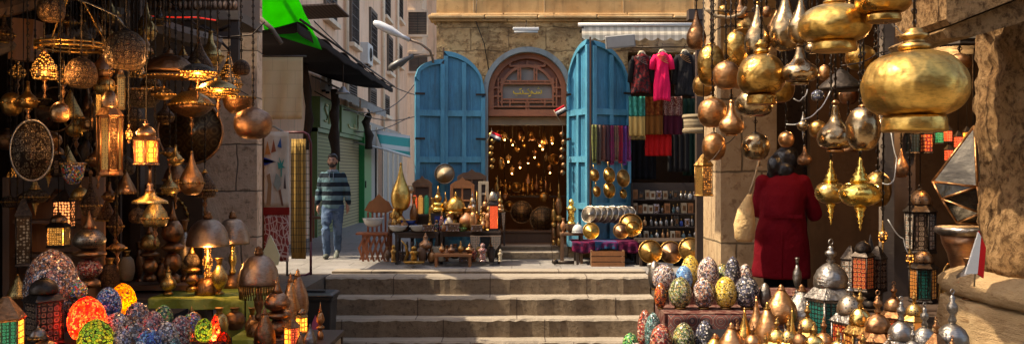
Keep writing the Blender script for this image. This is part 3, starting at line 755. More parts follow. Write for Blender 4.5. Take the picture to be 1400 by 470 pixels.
# rusty metal canopy over top
b = MB(); b.prism([(0,0),(.9,.05),(.9,.08),(0,.03)],0,1.4); tag(b.build('roof_sheet', m_stripe('rusty_sheet',[(.3,.2,.14),(.2,.13,.09)],14,0,.7), loc=at(395,10,17)),'rusty corrugated roof sheet above the green awning','roof')
# hanging bell lamp in street
g = thing('pendant_lamp','small grey conical lamp hanging before the pink building','lamp',at(469,128,17))
b = MB(); b.lathe([(.14,0),(.13,.02),(.06,.07),(.04,.12),(.01,.14)],16); b.build('shade', m_plain('greyshade',(.3,.29,.27),.4,.4), g)
b = MB(); b.tube([(0,0,.12),(0,0,.6),(-.05,0,.75),(-.3,0,.85),(-.7,0,.9)],.01); b.build('cord', M['iron'], g)
# beige canvas
g = thing('canvas_sheet','beige canvas sheet hanging beside the street entrance','canvas',at(383,78,13.1))
hw=mm(31,13.1); hh=mm(85,13.1)
b = MB(); b.sheet(lambda u,v: (-hw+2*hw*u, .03*math.sin(u*14+v*3)*v, -hh*v), 24, 12, 0, True, .004)
t = NT('canvas'); br_ = t.node('ShaderNodeTexBrick', {'Vector': t.mapping(rot=(R(90),0,0)), 'Scale': 1.0, 'Mortar Size': .006, 'Brick Width': .22, 'Row Height': .2,'Color1':(0,0,0,1),'Color2':(.2,.2,.2,1),'Mortar':(1,1,1,1)})
t.set(color=t.mix(t.math('MULTIPLY',br_.outputs['Fac'],.15), t.mix(t.noise(3,6), (.46,.33,.18),(.62,.46,.27)), (.1,.07,.04)), rough=.95); b.build('cloth', t.m, g)
b = MB(); b.tube([(-hw-.1,0,.01),(hw+.05,0,.01)],.015); b.build('rod', M['wood_dark'], g)
# ------------------------------------------------------------------ turned lamps and vessels
K = {
 'onion': [('rim',[(.56,0),(.60,0),(.61,.02),(.59,.12),(.57,.15)],0),('body',[(.57,.151),(.8,.2),(.95,.29),(1,.4),(.98,.5),(.88,.62),(.7,.71),(.42,.765),(.27,.775)],0),('collar',[(.26,.776),(.31,.80),(.30,.83),(.2,.85),(.19,.88),(.27,.90),(.27,.93),(.17,.95),(.16,.98),(.05,1)],1)],
 'tear': [('body',[(.30,0),(.55,.015),(.82,.08),(.97,.18),(1,.27),(.96,.36),(.82,.46),(.6,.56),(.38,.67),(.24,.78),(.15,.88),(.11,.95)],0),('cap',[(.12,.951),(.15,.96),(.10,.985),(.03,1)],1)],
 'gourd': [('rim',[(.40,0),(.46,0),(.46,.04),(.42,.05)],1),('body',[(.42,.051),(.8,.09),(.98,.2),(1,.28),(.93,.38),(.7,.47),(.42,.55),(.27,.65),(.2,.77),(.17,.92)],0),('cap',[(.18,.921),(.22,.935),(.14,.97),(.04,1)],1)],
 'ball': [('body',[(.35,0),(.62,.05),(.85,.17),(.98,.35),(1,.5),(.95,.66),(.8,.8),(.52,.9),(.28,.94)],0),('collar',[(.28,.941),(.3,.955),(.18,.975),(.05,1)],1)],
 'shell': [('body',[(.25,0),(.6,.03),(.88,.14),(.99,.3),(1,.46),(.93,.62),(.76,.77),(.5,.88),(.25,.93)],0),('collar',[(.2,.931),(.22,.95),(.1,.97),(.04,1)],1)],
 'dome': [('rim',[(.99,0),(1.03,.0),(1.03,.08),(1.0,.1)],1),('body',[(1.0,.101),(.98,.25),(.88,.45),(.68,.62),(.42,.73),(.2,.78)],0),('finial',[(.16,.781),(.2,.81),(.1,.85),(.13,.9),(.05,.95),(.02,1)],1)],
 'saucer': [('bowl',[(.3,0),(.6,.08),(.9,.22),(1,.33)],2),('body',[(1.02,.331),(1.0,.38),(.8,.55),(.5,.68),(.2,.76)],0),('cap',[(.18,.761),(.16,.82),(.06,.9),(.02,1)],1)],
 'bowl': [('bowl',[(.2,0),(.5,.05),(.82,.35),(.97,.8),(1.0,.93)],0),('rim',[(1.02,.931),(1.04,.94),(1.04,1),(.98,1)],1)],
 'cone': [('body',[(.95,0),(1,.02),(.99,.12),(.8,.3),(.5,.55),(.25,.78),(.1,.92)],0),('finial',[(.08,.921),(.12,.94),(.05,.97),(.01,1)],1)],
 'spindle': [('drop',[(.01,0),(.07,.06),(.04,.08),(.13,.14),(.09,.16),(.2,.22),(.15,.24),(.28,.31),(.25,.33)],1),('body',[(.28,.331),(.6,.35),(.9,.41),(1,.48),(.97,.55),(.78,.62),(.45,.66)],0),('crown',[(.42,.661),(.46,.69),(.3,.72),(.34,.76),(.2,.79),(.22,.83),(.1,.88),(.12,.92),(.04,1)],1)],
 'egg': [('foot',[(.42,0),(.5,.0),(.5,.05),(.44,.07)],1),('body',[(.45,.071),(.7,.12),(.9,.25),(1,.42),(.98,.55),(.86,.72),(.64,.86),(.36,.95),(.14,.985),(.02,1)],0)],
 'table': [('base',[(.55,0),(.6,.01),(.62,.05),(.6,.12),(.45,.18),(.3,.2)],1),('stem',[(.16,.201),(.22,.24),(.12,.28),(.24,.36),(.24,.42),(.12,.48),(.16,.53),(.1,.58)],2),('shade',[(1.0,.581),(1.03,.6),(1.0,.64),(.92,.74),(.75,.82),(.48,.88),(.26,.9)],0),('finial',[(.2,.901),(.24,.93),(.16,.955),(.2,.97),(.05,1)],1)],
 'stacked': [('base',[(.6,0),(.7,.0),(.62,.08),(.3,.12)],1),('bulb',[(.25,.121),(.7,.18),(.8,.25),(.6,.33),(.3,.37)],2),('saucer',[(.4,.371),(1,.42),(1,.45),(.5,.49)],1),('body',[(.4,.491),(.9,.55),(1,.62),(.8,.7),(.5,.76)],0),('spire',[(.45,.761),(.3,.82),(.15,.9),(.03,1)],1)],
 'pot': [('body',[(.5,0),(.75,.06),(.98,.3),(1,.45),(.85,.68),(.5,.8)],0),('neck',[(.45,.801),(.3,.86),(.42,.95),(.5,1),(.42,1)],1)],
 'vase': [('foot',[(.5,0),(.55,.0),(.5,.06),(.25,.1)],1),('body',[(.26,.101),(.7,.25),(1,.42),(.9,.58),(.5,.7),(.3,.8)],0),('mouth',[(.3,.801),(.32,.88),(.5,.98),(.52,1),(.4,1)],1)],
 'dallah': [('foot',[(.6,0),(.65,0),(.5,.08),(.3,.12)],1),('body',[(.32,.121),(.85,.22),(1,.35),(.85,.48),(.45,.58),(.3,.68),(.38,.75)],0),('lid',[(.4,.751),(.3,.82),(.12,.88),(.16,.92),(.03,1)],1)],
 'pointed': [('body',[(.85,0),(.95,.1),(1,.25),(.9,.45),(.62,.62),(.4,.75),(.25,.84)],0),('finial',[(.24,.841),(.28,.87),(.14,.91),(.18,.94),(.03,1)],1)],
 'figurine': [('plinth',[(.8,0),(.8,.06),(.6,.1)],1),('body',[(.5,.101),(.75,.2),(.55,.35),(.7,.5),(1,.62),(.6,.72),(.35,.76)],0),('head',[(.35,.761),(.55,.82),(.5,.92),(.2,1)],1)],
 'bottle': [('body',[(.8,0),(1,.05),(1,.5),(.6,.65),(.3,.72)],0),('stopper',[(.3,.721),(.4,.8),(.3,.9),(.05,1)],1)],
 'tiered': [('base',[(.7,0),(.9,.02),(.95,.14),(.7,.2)],0),('tier',[(.6,.201),(.8,.26),(.75,.34),(.4,.4)],0),('body',[(.3,.401),(.5,.48),(.55,.55),(.3,.66)],1),('spire',[(.25,.661),(.3,.7),(.12,.78),(.15,.82),(.03,1)],1)],
 'bell': [('base',[(1,0),(1.02,.02),(.98,.06),(.6,.13),(.35,.19),(.25,.28)],0),('neck',[(.22,.281),(.28,.32),(.16,.38),(.2,.44),(.12,.5)],1),('lid',[(.12,.501),(.1,1)],1)],
}
DENT = bpy.data.textures.new('dents', 'CLOUDS'); DENT.noise_scale = .09; DENT.noise_depth = 1
FOLD = bpy.data.textures.new('folds', 'CLOUDS'); FOLD.noise_scale = .10; FOLD.noise_depth = 3
def turned(kind, label, cat, px, ytop, ybot, w_, D, mats, group=None, name=None, n=28, hang=None, tilt=0, cordmat='iron', sm=True):
    """a turned object whose outline fills ytop..ybot and is w_ wide in the photo; hang = height of the hook it hangs from"""
    o = at(px, ybot, D); h = mm(ybot-ytop, D); r = mm(w_, D)/2
    g = thing(name or kind, label, cat, o, group, rz=random.uniform(0, 6.28))
    mats = mats if isinstance(mats, tuple) else (mats,)
    if px < 345 and D < 8.5 and mats[0] in ('bronze','bronze_smooth','brass_old','p_silver') and kind != 'table' and random.random() < .75: mats = ((random.choice(('filigree_bronze','filigree_silver','p_brass','bronze')),) + (tuple(mats[1:]) or ('bronze',)))
    bz = {'dome':.02,'saucer':.34,'gourd':.28,'pointed':.25,'ball':.5,'cone':.03,'bowl':.93,'tear':.27,'spindle':.48}.get(kind)
    if px < 345 and D < 8.5 and bz is not None and w_ > 17:
        b = MB(); k_ = max(14, int(w_*.6))
        for i in range(k_):
            a = 2*math.pi*i/k_; rr_ = r*(1.04 if kind != 'bowl' else 1.0); b.lathe([(0,-.011),(.009,-.004),(.009,.004),(0,.011)], 6, (rr_*math.cos(a), rr_*math.sin(a), bz*h))
        b.torus((0,0,bz*h), r*1.01, .004, 'z', 28, 4)
        b.build('bead_band', M['brass_old'], g)
        if kind in ('ball','gourd','pointed','saucer','tear') and random.random() < .7:
            b = MB(); b.lathe([(.002,-.16),(.014,-.13),(.004,-.10),(.022,-.06),(.008,-.03),(.03,.003)], 10); b.build('drop', M['bronze'], g)
    for pn, pr, mi in K[kind]:
        b = MB(); b.lathe([(a*r, z*h) for a, z in pr], n, sm=sm)
        b.build(pn, M[mats[min(mi, len(mats)-1)]], g)
    if hang is not None and hang > o.z + h:
        b = MB(); z1 = hang - o.z
        b.tube([(0,0,h-.003),(.004,.003,h*.5+z1*.5),(0,0,z1)], .005 if cordmat=='iron' else .004, 5)
        k = int((z1-h)/.045)
        if cordmat != 'cord':
            for i in range(min(k,26)): b.torus((0,0,h+.02+i*.045), .011, .003, 'y' if i%2 else 'x', 8, 4)
        b.build('chain', M['iron'] if cordmat != 'cord' else M['white'], g)
    if w_/D > 8 and kind in ('onion','ball','tear','gourd','spindle','dome','saucer','shell') :
        for ch in g.children:
            if ch.name.startswith('body'):
                sm_ = ch.modifiers.new('sub', 'SUBSURF'); sm_.levels = 2; sm_.render_levels = 2
                dm = ch.modifiers.new('dents', 'DISPLACE'); dm.texture = DENT; dm.strength = r*.07; dm.mid_level = .5; dm.texture_coords = 'LOCAL'
    if tilt: g.rotation_euler.x = tilt
    return g
def tray(name, label, px, py, w_, D, mat, cat='tray', group=None, pitch=R(80), yaw=0, asp=1.0, rimmat=None, deep=.03):
    r = mm(w_, D)/2
    g = thing(name, label, cat, at(px, py, D), group)
    g.rotation_euler = (pitch, 0, yaw); g.scale = (1, asp, 1)
    b = MB(); b.lathe([(r*.02,.0),(r*.55,.0),(r*.74,.001),(r*.78,deep*.5),(r*.92,deep*.9)], 40); o = b.build('plate', M[mat], g)
    b = MB(); b.torus((0,0,deep*.95), r*.96, r*.045, 'z', 40, 6); b.torus((0,0,.004), r*.7, r*.012, 'z', 32, 4); b.torus((0,0,.004), r*.35, r*.01, 'z', 32, 4)
    b.build('rim', M[rimmat or mat], g)
    return g
def lantern(label, px, ytop, ybot, w_, D, n, metal, panes, name='lantern', hang=None, group=None, bodyf=.46, dome=True, lit=None, rz=None, topm=None):
    """faceted lantern: foot, glazed body, sloping roof, pierced dome, finial with ring"""
    o = at(px, ybot, D); h = mm(ybot-ytop, D); r = mm(w_, D)/2 * 1.04; metal = {'brass':'lbrass','copper':'lcopper','brass_eng':'lbrass','bronze':'lcopper'}.get(metal, metal)
    g = thing(name, label, 'lantern', o, group, rz=random.uniform(0, 6.28) if rz is None else rz)
    a0 = math.pi/n; ap_ = r*.86
    b = MB(); b.lathe([(ap_*.9,0),(ap_*1.05,.0),(ap_*1.08,h*.02),(ap_*1.0,h*.05)], n, sm=False, rot=a0); b.build('base', M[metal], g)
    z0, z1 = h*.051, h*bodyf
    for i in range(n):
        a1 = a0 + 2*math.pi*i/n; a2 = a1 + 2*math.pi/n
        q1 = Vector((math.cos(a1), math.sin(a1), 0))*ap_*.95; q2 = Vector((math.cos(a2), math.sin(a2), 0))*ap_*.95
        e = (q2-q1)*.06; p1, p2 = q1+e, q2-e; nn = -(p1+p2).normalized()*.004
        b = MB(); Z0 = Vector((0,0,z0+h*.02)); Z1 = Vector((0,0,z1-h*.02))
        b.add([p1+Z0,p2+Z0,p2+Z1,p1+Z1,p1+Z0+nn,p2+Z0+nn,p2+Z1+nn,p1+Z1+nn],[(0,1,2,3),(7,6,5,4),(0,4,5,1),(1,5,6,2),(2,6,7,3),(3,7,4,0)])
        b.build('pane', M[panes[i % len(panes)]], g)
    b = MB()
    for i in range(n):
        a1 = a0 + 2*math.pi*i/n; p = Vector((math.cos(a1), math.sin(a1), 0))*ap_*.97
        b.tube([p+Vector((0,0,z0)), p+Vector((0,0,z1))], h*.012, 5)
    for zz in (z0, z1-h*.025): b.lathe([(ap_*.99,zz),(ap_*1.01,zz+h*.004),(ap_*1.01,zz+h*.02),(ap_*.99,zz+h*.024)], n, sm=False, rot=a0)
    b.build('body_frame', M[metal], g)
    zr = z1; 
    if dome:
        b = MB(); b.lathe([(ap_*1.12,zr),(ap_*1.14,zr+h*.01),(ap_*1.1,zr+h*.02),(ap_*.72,zr+h*.10),(ap_*.66,zr+h*.10)], n, sm=False, rot=a0); b.build('roof', M[metal], g)
        b = MB(); zd = zr+h*.101; hd = h*.22; b.lathe([(ap_*.68,zd),(ap_*.72,zd+hd*.1),(ap_*.70,zd+hd*.4),(ap_*.56,zd+hd*.7),(ap_*.34,zd+hd*.9),(ap_*.16,zd+hd)], 24)
        b.build('dome', M[topm or 'p_bronze'], g)
        for i in range(8 if h > .3 else 0):
            pass
        zf = zd+hd
    else:
        b = MB(); b.lathe([(ap_*1.1,zr),(ap_*1.12,zr+h*.02),(ap_*.6,zr+h*.2),(ap_*.25,zr+h*.32),(ap_*.12,zr+h*.34)], n, sm=False, rot=a0); b.build('roof', M[metal], g)
        zf = zr+h*.34
    b = MB(); hf = h-zf-h*.06
    b.lathe([(ap_*.14,zf+.0005),(ap_*.2,zf+hf*.12),(ap_*.1,zf+hf*.3),(ap_*.24,zf+hf*.45),(ap_*.24,zf+hf*.62),(ap_*.1,zf+hf*.75),(ap_*.14,zf+hf*.86),(ap_*.03,zf+hf)], 14)
    b.torus((0,0,zf+hf+h*.028), h*.026, h*.007, 'y', 14, 5); b.build('finial', M[metal], g)
    if lit: 
        b = MB(); b.lathe([(0,h*.14),(r*.16,h*.18),(r*.16,h*.26),(0,h*.32)], 10); b.build('bulb', M['bulb'], g); point(o+Vector((0,0,h*.25)), lit)
    if hang is not None:
        b = MB(); b.tube([(0,0,h-.004),(0,0,hang-o.z)], .004, 5); b.build('chain', M['iron'], g)
    return g
def table(name, label, x0, x1, y0, y1, ztop, mat, floor=0.0, group=None, legs=True, thick=.035, apron=0):
    g = thing(name, label, 'table', ((x0+x1)/2, (y0+y1)/2, floor), group); hx, hy = (x1-x0)/2, (y1-y0)/2; h = ztop-floor
    b = MB(); b.box(-hx,hx,-hy,hy,h-thick,h); b.build('tabletop', M[mat], g, bevel=.004)
    if legs:
        for sx in (-1,1):
            for sy in (-1,1):
                b = MB(); b.box(sx*(hx-.03)-.02,sx*(hx-.03)+.02,sy*(hy-.03)-.02,sy*(hy-.03)+.02,0,h-thick-.001); b.build('leg', M[mat], g)
    if apron:
        b = MB(); b.box(-hx+.055,hx-.055,-hy+.02,-hy+.04,h-thick-apron,h-thick-.001); b.build('apron', M[mat], g)
    return g

# ------------------------------------------------------------------ goods in front of the blue doors
DP = 14.35
def zt(py, D): return at(0, py, D).z
zT = zt(316, DP)
tA = table('display_table', 'long dark carved table with bowls and brass before the blue doors', -1.86,-1.16,14.15,14.6,zT,'wood_dark',apron=.06)
b = MB()
for i in range(9):
    x = -.30 + i*.075; b.lathe([(.012,.06),(.02,.12),(.008,.2),(.02,.28),(.012,.36)], 8, (x,-.19,0))
b.build('spindle_rail', M['wood_dark'], tA)
table('display_table', 'dark display table crowded with vases under the mirror frames', -1.15,-.18,14.2,14.65,zT+.01,'wood_dark',apron=.05)
g = table('low_bench', 'low orange wooden bench with coffee pots on the paving', -1.2,-.62,13.75,14.05,zt(346,13.9),'wood_orange',thick=.04)
# backgammon style folding stool with crossed legs
g = thing('folding_stool','slatted red wood folding stool holding a white bowl','stool',at(510,356,14.3))
b = MB()
for i in range(5):
    x=-.17+i*.085; b.prism([(x+.05,.42),(x+.08,.42),(x-.015,.21),(x+.05,0),(x+.02,0),(x-.05,.21)],-.13,-.10)
    b.prism([(x-.03,.42),(x,.42),(x+.05,.21),(x-.04,0),(x-.07,0),(x+.015,.21)],.10,.13)
b.build('crossed_slats', M['wood_red'], g)
b = MB(); b.box(-.25,.25,-.16,.16,.421,.45); b.build('seat', M['wood_red'], g)
g = thing('carved_chair','carved wooden chair with pointed slatted back by the street','chair',at(518,352,14.75))
b = MB(); b.prism([(-.24,.78),(-.16,.92),(-.1,.95),(0,1.05),(.1,.95),(.16,.92),(.24,.78),(.12,.74),(-.12,.74)],.0,.04)
b.build('crest', M['wood_orange'], g)
b = MB()
for i in range(6): x=-.18+i*.072; b.box(x-.015,x+.015,0,.03,.42,.75)
b.build('back_slats', M['wood_red'], g)
b = MB(); b.box(-.22,.22,-.35,.03,.38,.42); b.build('seat', M['wood_red'], g)
for x in (-.2,.2):
    for y in (-.33,0): b = MB(); b.box(x-.02,x+.02,y-.02,y+.02,0,.379); b.build('leg', M['wood_red'], g)
TT = lambda *a, **k: turned(*a, **k)
TB = 316
TT('bowl','white bowl standing on the slatted folding stool','bowl',510,298,310,28,14.3,('ceramic',),name='bowl')
TT('bowl','shallow white bowl at the street end of the carved table','bowl',544,308,TB,26,14.2,('ceramic',),name='bowl')
TT('bowl','shallow white bowl below the blue footed bowl','bowl',572,308,TB,24,14.2,('ceramic',),name='bowl')
TT('bowl','cobalt blue footed bowl beside the tall brass teardrop','bowl',558,300,308,22,14.4,('blue_glaze','brass'),name='bowl')
TT('vase','dark stand raising the blue bowl above the white ones','stand',558,308,TB,8,14.4,('iron',),name='bowl_stand')
TT('tear','tall polished brass teardrop lamp towering over the bowls','lamp',548,222,288,27,14.5,('brass_clean','brass'),name='brass_lamp',n=20)
TT('vase','brass pedestal under the tall teardrop lamp','stand',548,288,TB,14,14.5,('brass',),name='pedestal')
TT('tiered','tiered gilt brass censer in front of the blue door','censer',599,254,290,20,14.5,('gold','brass_old'),name='censer')
b = MB(); p = at(599,TB,14.5); b.box(-.11,.11,-.08,.08,0,.30); b.box(-.05,.05,-.085,-.081,.05,.25,1); g = b.build('box',[M['black_plastic'],M['blue_glaze']],loc=p); tag(g,'dark box with blue front under the gilt censer','box')
TT('dome','greenish brass mushroom lamp before the orange mirror cabinet','lamp',623,262,292,28,14.45,('brass','brass','brass'),name='mushroom_lamp')
TT('vase','thin brass foot of the mushroom lamp','stand',623,292,TB,10,14.45,('brass',),name='brass_stand')
TT('vase','large wooden goblet vase in the middle of the crowded table','vase',639,284,TB,24,14.35,('wood_orange','brass_old'),name='vase')
TT('vase','small clay goblet with orange rim by the mushroom lamp','vase',614,292,TB,11,14.25,('cream','wood_orange'),name='vase')
TT('bottle','tiny orange clay bottle at the table edge','bottle',607,304,TB,7,14.22,('wood_orange','cream'),name='bottle')
TT('bowl','little green bowl on the front edge of the crowded table','bowl',632,311,TB,13,14.22,('mo_green','mo_green'),name='bowl')
TT('bell','brass bell shaped lamp tall beside the mirror frame','lamp',652,262,TB,14,14.4,('brass_old','brass_old','p_amber_dim'),name='bell_lamp')
TT('pot','squat brass pot at the foot of the bell lamp','pot',655,303,TB,14,14.24,('brass_eng','brass'),name='pot')
TT('stacked','small dark tiered lamp beside the candle lantern','lamp',664,262,TB,11,14.5,('bronze','bronze'),name='tiered_lamp')
TT('dallah','dark copper coffee jug hanging before the carved table','jug',582,318,344,20,14.05,('bronze_smooth','bronze_smooth'),name='jug')
for i,(px,w_,a,mt,lb) in enumerate(((604,9,332,'copper','little copper coffee pot at the street end of the low bench'),(617,12,334,'bronze_smooth','brown tea pot on the low bench'),(630,9,330,'brass_old','thin brass pot in the middle of the low bench'),(642,13,333,'bronze','dark round pot at the doorway end of the low bench'))):
    TT('dallah',lb,'coffee pot',px,a-1,346,w_,13.9,(mt,mt),name='coffee_pot',n=14)
lantern('tall silver lantern with red and cream glass glowing beside the shop doorway',674,258,TB,20,14.3,4,'iron',['pn_redlit','pn_yellowlit'],name='candle_lantern',topm='p_silver',lit=3,rz=.2,bodyf=.62)
lantern('small grey lantern with pointed top behind the crowded table',646,262,300,13,14.55,6,'silver',['pn_white','pn_brown'],topm='p_silver')
for i,(px,mt,lb) in enumerate(((567,'pn_redlit','red'),(575,'pn_yellowlit','amber'),(583,'pn_greenlit','green'))):
    b = MB(); p = at(px,292,14.6); b.lathe([(.035,0),(.04,.02),(.04,.26),(.02,.3)],8,sm=False); tag(b.build('glass_tube_lamp',M[mt],loc=p),lb+' glowing glass tube lamp on the ledge by the brass teardrop','lamp')
table('lamp_shelf','small shelf table carrying the three coloured tube lamps',at(561,0,14.6).x,at(592,0,14.6).x,14.52,14.72,at(0,292,14.6).z,'wood_dark')
# mirror frames and cabinets leaning on doors
def mirror_frame(px,ya,yb,w_,D,mat,lb,cols=2,rows=2,crest=True):
    g = thing('mirror_cabinet',lb,'cabinet',at(px,yb,D)); hw=mm(w_,D)/2; h=mm(yb-ya,D); hc = h*.85 if crest else h
    b = MB(); b.box(-hw,-hw+.05,0,.06,0,hc); b.box(hw-.05,hw,0,.06,0,hc); b.box(-hw+.051,hw-.051,0,.06,0,.05); b.box(-hw+.051,hw-.051,0,.06,hc-.05,hc)
    for i in range(1,cols): x=-hw+2*hw*i/cols; b.box(x-.015,x+.015,.005,.055,.051,hc-.051)
    for i in range(1,rows): z=hc*i/rows; b.box(-hw+.051,hw-.051,.003,.05,z-.015,z+.015)
    b.build('frame', M[mat], g, bevel=.003)
    b = MB(); b.box(-hw+.05,hw-.05,.03,.035,.05,hc-.05); b.build('backing', M['wood_dark'], g)
    if crest:
        b = MB(); b.prism([(-hw-.01,hc+.001),(-hw*.6,hc+(h-hc)*.5),(-hw*.25,hc+(h-hc)*.6),(0,h),(hw*.25,hc+(h-hc)*.6),(hw*.6,hc+(h-hc)*.5),(hw+.01,hc+.001)],0,.05); b.build('crest', M[mat], g)
    return g
mirror_frame(632,242,316,33,14.7,'wood_orange','orange wooden mirror cabinet with arched crest',2,3)
mirror_frame(645,231,300,40,14.85,'wood_brown','pale brown stepped mirror frame behind the orange cabinet',2,3)
mirror_frame(661,248,316,14,14.62,'cream','narrow cream trimmed frame next to the tall silver lantern',1,4,False)
mirror_frame(577,240,316,27,14.78,'wood_brown','tall dark mirror frame with carved crest behind the tube lamps',1,2)
tray('tambourine','round drum with dark rim leaning on the blue door',608,238,28,14.95,'wood_pale','drum',pitch=R(84),rimmat='wood_dark')
tray('medallion','small bright round medallion beside the tall brass teardrop',561,259,11,14.8,'cream','plaque',pitch=R(88),rimmat='brass')
# draped small tables by the doorway
def draped(px,ya,yb,w_,D,lb,mat='black_fabric'):
    g = thing('draped_stand',lb,'stand',at(px,yb,D)); hw=mm(w_,D)/2; h=mm(yb-ya,D)
    b = MB(); b.box(-hw,hw,-.15,.15,h-.02,h); b.build('top', M['wood_dark'], g)
    for x in (-hw+.02,hw-.02):
        b = MB(); b.box(x-.015,x+.015,-.13,-.10,0,h-.021); b.build('leg', M['wood_dark'], g)
        b = MB(); b.box(x-.015,x+.015,.10,.13,0,h-.021); b.build('leg', M['wood_dark'], g)
    b = MB()
    k=3
    for i in range(k):
        x0=-hw+2*hw*i/k; x1=-hw+2*hw*(i+1)/k
        b.prism([(x0+.005,h-.001),(x1-.005,h-.001),(x1-.01,h*.72),((x0+x1)/2,h*.45),(x0+.01,h*.72)],-.165,-.152,i%2)
    b.build('pennant_cloth',[M['pn_white'],M[mat]],g)
draped(664,322,356,42,14.1,'stand with black and cream pointed cloth before the doorway')
draped(683,290,335,16,14.6,'narrow cloth draped stand at the side of the doorway')
TT('figurine','small pink painted figurine on the paving by the low bench','figurine',660,332,357,13,13.9,('mo_pink','mo_pink'),name='figurine')
TT('figurine','tiny cream figurine on the paving before the draped stand','figurine',684,340,357,7,13.95,('cream','cream'),name='figurine')
TT('figurine','brass deer like ornament on the paving under the carved table','ornament',566,336,358,14,13.9,('brass','brass'),name='ornament')
TT('figurine','thin brass ornament on the paving near the folding stool','ornament',538,334,358,9,13.95,('brass_old','brass'),name='ornament')
b = MB(); b.lathe([(.02,0),(.14,.01),(.17,.04),(.16,.05)],18,sx=1,sy=.6); tag(b.build('brass_dish',M['brass'],loc=at(566,361,13.7)),'low brass dish on the paving in front of the carved table','dish')
b = MB(); b.tube([(0,0,.0),(.05,0,.12),(.02,0,.25),(-.05,0,.33)],[.02,.03,.02,.01],6); tag(b.build('antler_ornament',M['brass'],loc=at(553,357,14.0)),'brass antler shaped ornament below the blue bowl','ornament')
tag(MB().box(-.1,.1,-.05,.05,0,.24).build('carved_box',M['cream'],loc=at(598,357,14.2),bevel=.01),'pale carved box on the paving under the crowded table','box')

# doorway: wares hanging and stacked inside
M['inlaid_dark'] = m_filigree('dark_tray', (.34,.19,.07), (.6,.36,.13), scale=14, metal=.35)
rng = random.Random(11)
lampspots = [(690,183,15.9),(701,190,16.3),(714,184,16.0),(727,181,16.5),(738,190,16.2),(716,196,17),(742,197,16.8),(731,206,16.4),(706,201,16.6),(695,213,16.1),(722,214,17.2),(747,212,16.1),(755,187,16.4),(711,222,16.2),(737,224,16.9),(700,229,17),(752,227,16.3)]
for i,(px,py,D) in enumerate(lampspots):
    h = rng.choice((12,14,16)); lit = i%3 != 2
    g = thing('doorway_lamp','small amber brass lamp hanging in the dark shop doorway','lamp',at(px,py+h/2,D),'small lamps hanging in the shop doorway')
    r = mm(rng.uniform(5,7),D)/2; hh = mm(h*.75,D)
    b = MB(); b.lathe([(r*.5,0),(r*1.0,hh*.2),(r*1.15,hh*.42),(r*.95,hh*.62),(r*.35,hh*.72),(r*.15,hh*.85),(.004,hh)],14); b.build('shade', M['p_amber_dim' if i%3==0 else 'bronze' if i%3==1 else 'brass_old'], g)
    if lit: b = MB(); b.lathe([(0,-.03),(.012,-.024),(.015,-.012),(.0,-.001)],8); b.build('bulb', M['bulb'], g)
    b = MB(); b.tube([(0,0,hh-.002),(0,0,3.18-g.location.z)],.004,4); b.build('cord', M['iron'], g)
for x,y,z,e in ((-.1,16.3,2.05,1.6),(.35,16.8,1.9,1.8),(.6,16.2,2.0,1.6),(.2,15.9,1.2,1),(.3,17.8,1.6,1.6)): point((x,y,z), e)
g = thing('wall_shelf','long dark shelf of brassware inside the shop doorway','shelf',at(715,268,17.0))
b = MB(); b.box(-.8,.9,-.15,.15,-.02,.01); b.build('board', M['wood_dark'], g)
b = MB(); b.box(-.8,-.76,-.15,.15,-1.4,-.021); b.box(.86,.9,-.15,.15,-1.4,-.021); b.build('post', M['wood_dark'], g)
for i in range(13):
    px = 678+i*6.2; hh = rng.choice((18,26,22,30)); kd = rng.choice(('vase','dallah','bottle','stacked'))
    turned(kd,'old brass vessel on the long shelf inside the shop doorway','vessel',px,267-hh,267,rng.uniform(6,9),17.0+rng.uniform(-.08,.08),(rng.choice(('brass_old','bronze','copper','brass')),'brass_old'),group='brass vessels on the doorway shelf',name='brass_vessel',n=12)
tray('brass_tray','large round brass tray standing in the doorway, nearer the draped stands',713,290,31,16.3,'inlaid_dark',pitch=R(84))
tray('brass_tray','large round brass tray standing in the doorway, nearer the gold figure',742,300,36,16.1,'inlaid_dark',pitch=R(84))
g = table('floor_chest','low wooden chest under the brass trays in the doorway',-.35,.75,15.9,16.3,.42,'wood_brown',.2,legs=False); b = MB(); b.box(-.5,.5,-.17,.17,0,.18); b.build('body', M['wood_brown'], g)
# hanging wares at the door jambs
for i,(px,ya,yb,lb,mt) in enumerate(((672,175,232,'string of dark brass pendants at the draped side of the doorway','brass_old'),(769,172,240,'string of dark brass pendants at the gold figure side of the doorway','bronze'))):
    g = thing('pendant_string',lb,'pendants',at(px,yb,15.1))
    b = MB(); h=mm(yb-ya,15.1)
    for k in range(6): b.lathe([(0,0),(.035,.03),(.045,.06),(.0,.1)],8,(0.02*math.sin(k*2),0,k*h/6.5))
    b.build('pendants', M[mt], g); b = MB(); b.tube([(0,0,0),(0,0,h)],.005,4); b.build('cord', M['iron'], g)
def flag(px,py,D,s_,lb,ang):
    g = thing('small_flag',lb,'flag',at(px,py,D)); Mx = Matrix.Rotation(ang,4,'Y')
    for k,(nm,c) in enumerate((('red_band',(.55,.02,.03)),('white_band',(.6,.6,.58)),('black_band',(.012,.012,.012)))):
        b = MB(); b.sheet(lambda u,v: Mx @ Vector((s_*1.5*u, .03*math.sin(u*6), s_*(.5 - (k+v)/3.))), 8, 2, 0, True, .003); b.build(nm, m_cloth('flag_'+nm+str(px),c,weave=100), g)
    b = MB(); b.tube([Mx @ Vector((-.005,0,s_*.55)), Mx @ Vector((-.005,0,-s_*1.3))], .006, 5); b.build('stick', M['wood_pale'], g)
flag(671,184,14.9,.12,'small red white black flag by the draped side of the doorway',R(25))
flag(760,155,14.7,.12,'small red white black flag below the lattice arch',R(-28))
